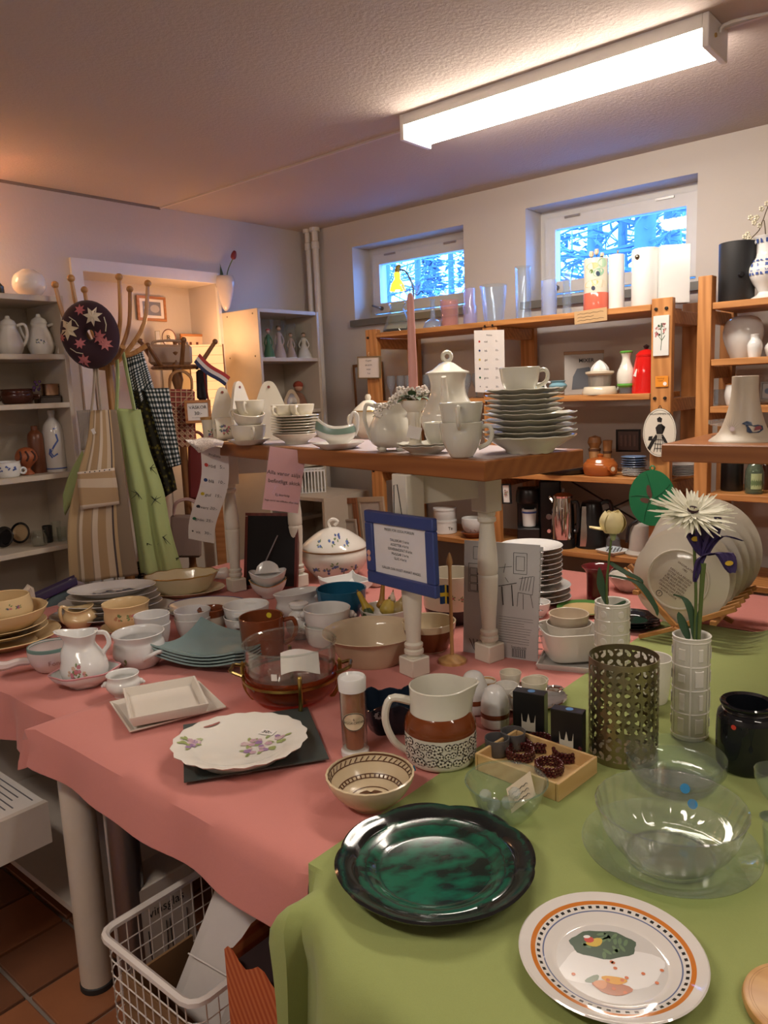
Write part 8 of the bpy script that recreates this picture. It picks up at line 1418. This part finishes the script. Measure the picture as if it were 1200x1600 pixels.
for (x, y, d) in ((219, 533, .05), (231, 540, -.12), (274, 535, .14), (287, 531, -.14), (336, 534, .0)): e = bl(x, y, d); r = Vector((e.x, e.y, 0)); a = mk('peg', tube([r * .55 + Vector((0, 0, zr)), e], [.012, .010], 8, 1), DW, t); mk('ball', ball(.014, e, 10), DW, a)
for k in range(3): a = k * 2.1; mk('foot', tube([(0, 0, .14), (cos(a) * .13, sin(a) * .13, .08), (cos(a) * .18, sin(a) * .18, .012)], .013), DW, t)
def bag(name, label, pix, d, mat, th=.05, hnd=None, hmat=None):
    q = [at_px(x, y, bs0 + AWAY * d) for x, y in pix]; c = sum(q, Vector()) / 4; w = ((q[1] - q[0]).length + (q[2] - q[3]).length) / 2; h = (q[3] - q[0]).length; M = frame_axes(c, q[1] - q[0], Vector((0, 0, 1)))
    t = thing(name, label, 'bag'); t.matrix_world = M; mk('body', box(w, h, th, bev=.012), mat, t)
    if hnd: mk('handle', tube([(-w * .4, h / 2, 0), (-w * .36, h / 2 + hnd * .7, 0), (0, h / 2 + hnd, 0), (w * .36, h / 2 + hnd * .7, 0), (w * .4, h / 2, 0)], .006, 6), hmat or mat, t); mk('handle', tube([(-w * .4, h / 2, .02), (-w * .3, h / 2 + hnd * .75, .02), (w * .05, h / 2 + hnd * .95, .02), (w * .36, h / 2 + hnd * .6, .02), (w * .4, h / 2, .02)], .005, 6), hmat or mat, t)
    return t, w, h
WIC = plain((.40, .20, .07), .5); cane, nt, bb = _mat('cane_back'); bb.inputs['Base Color'].default_value = (.30, .05, .04, 1); setb(bb, .8); n_ = noise(nt, coord(nt), 12); nt.links.new(mix(nt, n_, (.22, .04, .035), (.34, .07, .05)), bb.inputs['Base Color'])
t, w, h = bag('woven_bag', 'red lined bag of woven cane lattice with wicker hoop handles', ((262, 698), (306, 698), (304, 608), (262, 608)), -.16, cane, .04, .085, WIC); gs = []; stp = w / 5
for i in range(-6, 9):
    for sg in (-1, 1):
        x0 = -w / 2 + (i + .5) * stp * 1.0
        a = Vector((x0, -h / 2)); b_ = Vector((x0 + sg * h, h / 2)); pts = []
        for k in range(25):
            p = a.lerp(b_, k / 24)
            if abs(p.x) < w * .48: pts.append((p.x, p.y, .0225))
        if len(pts) > 1: gs.append(tube([pts[0], pts[-1]], .0032, 4, 1))
for i in range(5): gs.append(tube([(-w / 2 + (i + .5) * stp, -h / 2, .0225), (-w / 2 + (i + .5) * stp, h / 2, .0225)], .0032, 4, 1))
for j in range(11): gs.append(tube([(-w / 2, -h / 2 + (j + .5) * h / 11, .0225), (w / 2, -h / 2 + (j + .5) * h / 11, .0225)], .0032, 4, 1))
mk('cane_lattice', join(*gs), plain((.50, .30, .18), .6), t)['kind'] = 'stuff'
bag('handbag', 'beige leather handbag lying across the top of the bag stand', ((228, 570), (304, 570), (296, 538), (236, 540)), .02, plain((.48, .34, .24), .5), .07, .02)
bag('handbag', 'dark red leather handbag hanging behind the price list', ((290, 780), (322, 780), (318, 694), (298, 694)), .0, plain((.16, .02, .02), .4), .05, .06)
bag('handbag', 'black fabric handbag hanging on the right of the bag stand', ((306, 626), (326, 626), (322, 576), (308, 578)), -.05, plain((.012, .012, .014), .7), .03, .03)
bag('carrier_bag', 'large brown-grey carrier bag hanging low behind the green apron', ((264, 872), (318, 872), (312, 800), (268, 806)), -.05, plain((.24, .17, .14), .7), .05, .08, plain((.45, .3, .28), .6))
o = mk('red_strap', tube([at_px(x, y, bs0 - AWAY * .09) for x, y in ((318, 570), (321, 600), (326, 628))], .013, 6, 4, .15), plain((.36, .05, .045), .6)); tag(o, 'broad red bag strap hanging beside the paper lamp', 'strap')
t = thing('tricolour_ribbon', 'blue, white and red ribbon hanging diagonally before the paper lamp', 'ribbon'); 
for k, c_ in enumerate(((.02, .03, .10), (.7, .66, .62), (.45, .04, .04))): mk('stripe', sheet(lambda u, v: at_px(303 + 48 * u + 3.0 * (k + v), 566 + 40 * u - 4.6 * (k + v) + 3 * sin(u * 5), bs0 - AWAY * .12), 10, 1, .001), plain(c_, .7), t)
# VÄSKOR sign
q = [at_px(x, y, bs0 - AWAY * .22) for x, y in ((289, 662), (330, 660), (331, 624), (287, 626))]; c = sum(q, Vector()) / 4; t, s, w, h = frame_at('bag_sign', 'small wooden framed sign pricing the bags', frame_axes(c, q[1] - q[0], q[3] - q[0]), (q[1] - q[0]).length, (q[3] - q[0]).length, OW, PAPER, .12, 'sign')
mk('lettering', xf(textgeo('VÄSKOR', h * .2), (0, h * .18, .0035)), INK, s, smooth=0); mk('lettering', xf(textgeo('30:-', h * .22), (0, -h * .08, .0035)), INK, s, smooth=0); mk('lettering', xf(textgeo('om ej annat pris anges', h * .06), (0, -h * .26, .0035)), INK, s, smooth=0)
# tulip wall vase
q = VX(352, 458, XL + .03); m = mpp(q); t = thing('wall_vase', 'white nubby heart-shaped wall vase with one red tulip', 'vase', (q.x, q.y, q.z - 28 * m), YAW); nb = glaze((.62, .56, .54))
mk('vase', lathe(curve([(0, 0), (5 * m, 4 * m), (12 * m, 24 * m), (16 * m, 44 * m), (14 * m, 53 * m), (12 * m, 53 * m), (12 * m, 44 * m), (0, 20 * m)], 3), 28, 1, .7, lambda r, z, a, i: (r * (1 + .05 * sin(14 * a) * sin(z * 260)), z)), nb, t); mk('tulip_stem', tube([(0, 0, 30 * m), (6 * m, 0, 60 * m), (16 * m, -4 * m, 78 * m)], .003), STEM, t); mk('tulip_head', xf(lathe(curve([(0, 0), (3.6 * m, 2 * m), (4.4 * m, 7 * m), (2.4 * m, 13 * m), (0, 14 * m)], 3), 12), (16 * m, -4 * m, 77 * m), (0, .3, 0)), plain((.16, .012, .02), .5), t); mk('tulip_leaf', sheet(lambda u, v: Vector((-2 * m - 3 * m * u, 0, 40 * m + 34 * m * u)) + Vector(((v - .5) * 5 * m * sin(pi * min(1, u + .1)), 0, 0)), 6, 2, .0006), LEAFD, t)
# ================================================================== CORNER BOOKCASE DOLLS
for i, (x, X, h, r, c_, lab) in enumerate(((408, -3.25, 34, 8, (.5, .35, .36), 'small pale doll in a clear tube at the left of the corner bookcase'), (421, -3.22, 62, 10, (.05, .16, .08), 'doll with a green skirt in a clear tube in the corner bookcase'), (438, -3.28, 70, 12, (.55, .42, .42), 'doll in a pink gown in the tallest clear tube'), (456, -3.24, 54, 9, (.42, .30, .26), 'doll in brown dress in a clear tube in the corner bookcase'), (476, -3.22, 54, 13, (.66, .62, .6), 'doll in a white gown in a wide clear tube'))):
    P = Pot('boxed_doll', lab, 'doll', 0, 0, 0, 0, 'dolls in clear tubes', at=onx(x, CZ[1], X)); k = h / 60; P.lat('base', [(0, 0), (r, 0), (r, 2), (0, 2)], WHITEC, 20); P.lat('gown', curve([(0, 2), (r * .85, 2), (r * .6, 14 * k), (r * .25, 26 * k), (r * .35, 34 * k), (0, 37 * k)], 3), plain(c_, .8), 18); P.add('head', ball(3.2 * P.m * k ** .5, (0, 0, 41 * k * P.k), 10), plain((.6, .36, .26), .6)); P.add('hair', ball(3.6 * P.m * k ** .5, (0, .002, 42.5 * k * P.k), 10, (1, 1, .8)), plain((.45, .04, .03) if i == 1 else (.12, .06, .03), .8)); P.tub('arm', [(r * .3, 33 * k), (r * .6, 24 * k), (r * .4, 18 * k)], 1.1, plain(c_, .8)); P.tub('arm', [(r * .3, 33 * k), (r * .6, 24 * k), (r * .4, 18 * k)], 1.1, plain(c_, .8), ang=pi); P.lat('clear_tube', [(r, 1), (r, h), (r - .4, h)], GLC, 24)
P = Pot('doll', 'seated doll with red hair and patterned dress in the corner bookcase', 'doll', 0, 0, 0, 0, at=onx(468, CZ[2], -3.26)); P.lat('dress', curve([(0, 0), (13, 0), (11, 14), (6, 24), (0, 27)], 3), plain((.34, .16, .10), .8, vary=.6), 20); P.add('head', ball(7 * P.m, (0, 0, 34 * P.k), 12), plain((.55, .30, .2), .6)); P.add('hair', ball(8 * P.m, (0, .003, 37 * P.k), 12, (1, 1, .85)), plain((.30, .05, .025), .9)); P.tub('leg', [(5, 4), (12, 2), (14, -0)], 3, plain((.4, .08, .06), .8), ang=-1.2); P.tub('leg', [(5, 4), (12, 2), (14, 0)], 3, plain((.4, .08, .06), .8), ang=-1.9)
p = onx(457, CZ[2], -3.2); P = Pot('mirror_frame', 'small arched mirror frame in the corner bookcase', 'mirror', 0, 0, 0, 0, at=p); P.add('frame', xf(prism(arch(24 * P.m, 32 * P.k), .008), (0, 0, 0), (pi / 2, 0, 0)), plain((.55, .42, .28), .4)); P.add('mirror_glass', xf(prism(arch(15 * P.m, 22 * P.k), .001), (0, -.0082, 4 * P.k), (pi / 2, 0, 0)), metal((.7, .7, .75), .05))
P = Pot('figurine', 'dark standing figurine at the left of the lower corner shelf', 'figurine', 0, 0, 0, 0, at=onx(412, CZ[2], -3.26)); P.lat('cloak', curve([(0, 0), (10, 0), (8, 20), (4, 34), (0, 36)], 3), plain((.03, .03, .035), .6), 18); P.add('head', ball(4 * P.m, (0, 0, 39 * P.k), 10), plain((.5, .35, .28), .6)); P = Pot('figurine', 'dark glazed bird figurine beside the mirror frame', 'figurine', 0, 0, 0, 0, at=onx(434, CZ[2], -3.25)); P.lat('body', curve([(0, 0), (9, 2), (11, 12), (5, 22), (0, 24)], 3), plain((.06, .05, .05), .25), 18); P.add('head', ball(4 * P.m, (-3 * P.m, -3 * P.m, 25 * P.k), 10), plain((.06, .05, .05), .25))
# ================================================================== UNDER THE TABLES
WC = plain((.64, .57, .50), .4); cab = thing('cabinet', 'white open cabinet with a pulled-out drawer under the left table', 'cabinet', (-2.35, 1.12, 0))
for nm, x0, x1, y0, y1, z0, z1 in (('side_panel', -1.915, -1.895, .87, 1.42, .045, .66), ('side_panel', -2.80, -2.78, .87, 1.42, .045, .66), ('bottom_board', -2.78, -1.915, .87, 1.42, .10, .12), ('top_board', -2.80, -1.895, .87, 1.42, .66, .678), ('back_panel', -2.80, -1.895, 1.42, 1.43, .045, .66), ('edge_strip', -1.893, -1.865, .86, .88, .045, .66)): mk(nm, slab(x0 + 2.35, x1 + 2.35, y0 - 1.12, y1 - 1.12, z0, z1), WC, cab)
za, zb = VX(40, 1267, -1.90).z, VX(40, 1335, -1.90).z
dr = mk('drawer', join(slab(.435, .452, -.72, -.30, zb, za), slab(-.42, -.403, -.72, -.30, zb, za), slab(-.403, .435, -.72, -.703, zb, za), slab(-.403, .435, -.703, -.30, zb, zb + .012)), WC, cab)
dx, dy = -2.35, 1.12
t = thing('paper_sheets', 'printed paper sheets lying in the open drawer', 'papers', (-2.10, .735, zb + .014)); mk('sheet', box(.30, .21, .004, (-.01, 0, .07)), PAPER, t); mk('sheet', box(.32, .20, .066, (-.01, 0, .034)), PAPER, t); rg = random.Random(1); mk('print_lines', join(*[box(rg.uniform(.12, .24), .0035, .0006, (.0, -.085 + .017 * k, .0726)) for k in range(11)]), plain((.15, .15, .17)), t)['kind'] = 'stuff'
t = thing('tablet', 'black folder with blue picture beside the papers in the drawer', 'folder', (-2.035, .575, zb + .013)); mk('folder', box(.22, .05, .085, (0, 0, .0425), .003), BLACKP, t); mk('blue_print', box(.10, .03, .001, (.02, 0, .0856)), plain((.03, .12, .3), .4), t)
lg = thing('pipe_support', 'grey bent steel table support beside the white leg', 'support', (-1.585, .85, 0)); mk('upright', lathe([(0, .0), (.036, 0), (.036, .67), (0, .67)], 20), metal((.30, .30, .32), .35), lg); mk('flat_cover', box(.055, .02, .66, (-.045, .0, .34), .004), plain((.42, .36, .34), .4), lg)
# glass carton
p = V(215, 1500, 0); bq = Vector((-1.60, .925, 0)); t = thing('glass_carton', 'white carton printed with wine glasses under the table', 'box', bq, pi / 2); zc = .345
mk('carton', box(.16, .10, zc, (0, 0, zc / 2), .003), plain((.60, .53, .46), .7), t); mk('lid_line', box(.162, .102, .002, (0, 0, zc - .05)), plain((.15, .12, .1)), t); mk('lettering', xf(textgeo('vinsglas', .034), (.0, -.0512, zc - .075), (pi / 2, 0, 0)), INK, t, smooth=0)
for k in range(2): mk('glass_drawing', xf(tube([(-.055 + .06 * k, 0, .25), (-.052 + .06 * k, 0, .17), (-.03 + .06 * k, 0, .14), (-.008 + .06 * k, 0, .17), (-.005 + .06 * k, 0, .25)], .0012, 4), (0, -.0515, -.02)), INK, t)
# wire basket
bx0, bx1, by0, by1, bz = -1.355, -1.045, .655, 1.06, .45; WR = plain((.74, .68, .64), .35)
t = thing('wire_basket', 'white wire basket with thick rim under the pink tablecloth', 'basket', ((bx0 + bx1) / 2, (by0 + by1) / 2, 0)); hx, hy = (bx1 - bx0) / 2, (by1 - by0) / 2
def rrect(hx, hy, z, r=.03): return [(sx * (hx - r) + r * cos(a), sy * (hy - r) + r * sin(a), z) for sx, sy, a0 in ((1, 1, 0), (-1, 1, pi / 2), (-1, -1, pi), (1, -1, 1.5 * pi)) for a in [a0 + k * pi / 6 for k in range(4)]]
def hoop(hx, hy, z, r): L = rrect(hx, hy, z); return tube(L + L[:2], r, 6, 1)
mk('rim', hoop(hx, hy, bz, .0085), WR, t)
for k in range(12): mk('wire_hoop', hoop(hx - .004, hy - .004, .03 + .034 * k, .0014), WR, t)
vw = mk('wire', tube([(0, 0, .03), (0, 0, bz)], .0014, 5, 1), WR, t, (-hx + .03, -hy + .004, 0)).data
for nx, ny, L, ax_ in ((10, 0, hx, 0), (14, 0, hy, 1)):
    for sg in (-1, 1):
        for k in range(nx):
            o = bpy.data.objects.new('wire', vw); COL.objects.link(o); o.parent = t; u = -L + .03 + (2 * L - .06) * k / (nx - 1); o.location = (u, sg * (hy - .004), 0) if ax_ == 0 else (sg * (hx - .004), u, 0)
mk('wire_bottom', join(*[tube([(-hx + .01, -hy + .03 * k, .03), (hx - .01, -hy + .03 * k, .03)], .0014, 4, 1) for k in range(1, 14)]), WR, t)['kind'] = 'stuff'
t = thing('cardboard_sheet', 'brown cardboard sheet standing inside the front of the wire basket', 'cardboard', (bx0 + .165, by0 + .025, .033)); mk('panel', box(.27, .006, .33, (0, 0, .165)), plain((.26, .14, .06), .9), t); mk('fold', box(.006, .16, .31, (-.135, .085, .155)), plain((.26, .14, .06), .9), t)
t = thing('paper_bag', 'white paper bag leaning out of the wire basket', 'bag', (-1.20, .775, .26), rot=(-.42, .22, .1)); hb_ = .40
mk('bag', sheet(lambda u, v: Vector((.085 * cos(2 * pi * u) * (1 if abs(cos(2 * pi * u)) > .7 else 1.25), .03 * sin(2 * pi * u) * (1 - .6 * v), hb_ * v + .004 * sin(9 * u + 5 * v))), 24, 14), plain((.62, .57, .54), .8), t, smooth=25); mk('folded_base', box(.16, .052, .004, (0, 0, .002)), plain((.62, .57, .54), .8), t); mk('fold_crease', tube([(-.07, -.031, .10), (.07, -.031, .12)], .002, 4, 1), plain((.66, .61, .58), .8), t)
om, nt, bb = _mat('orange_stripes'); v = coord(nt, (1, 1, 1), (0, .5, 0)); w = node(nt, 'ShaderNodeTexWave'); w.inputs['Scale'].default_value = 22; nt.links.new(v, w.inputs[0]); nt.links.new(ramp(nt, w.outputs[1], [(.3, (.42, .075, .02)), (.7, (.55, .16, .05))]), bb.inputs['Base Color']); setb(bb, .7)
t = thing('gift_bag', 'orange striped gift bag beside the wire basket', 'bag', (-.93, .81, 0)); mk('bag', sheet(lambda u, v: Vector((.075 * max(-1, min(1, 1.4 * cos(2 * pi * u))), .11 * max(-1, min(1, 1.4 * sin(2 * pi * u))), (.56 + .012 * sin(50 * u)) * v)), 40, 6), om, t, smooth=25); mk('mouth_shade', box(.13, .19, .02, (0, 0, .52)), plain((.02, .006, .006), .9), t)  # near-black slab paints the shade inside the bag opening
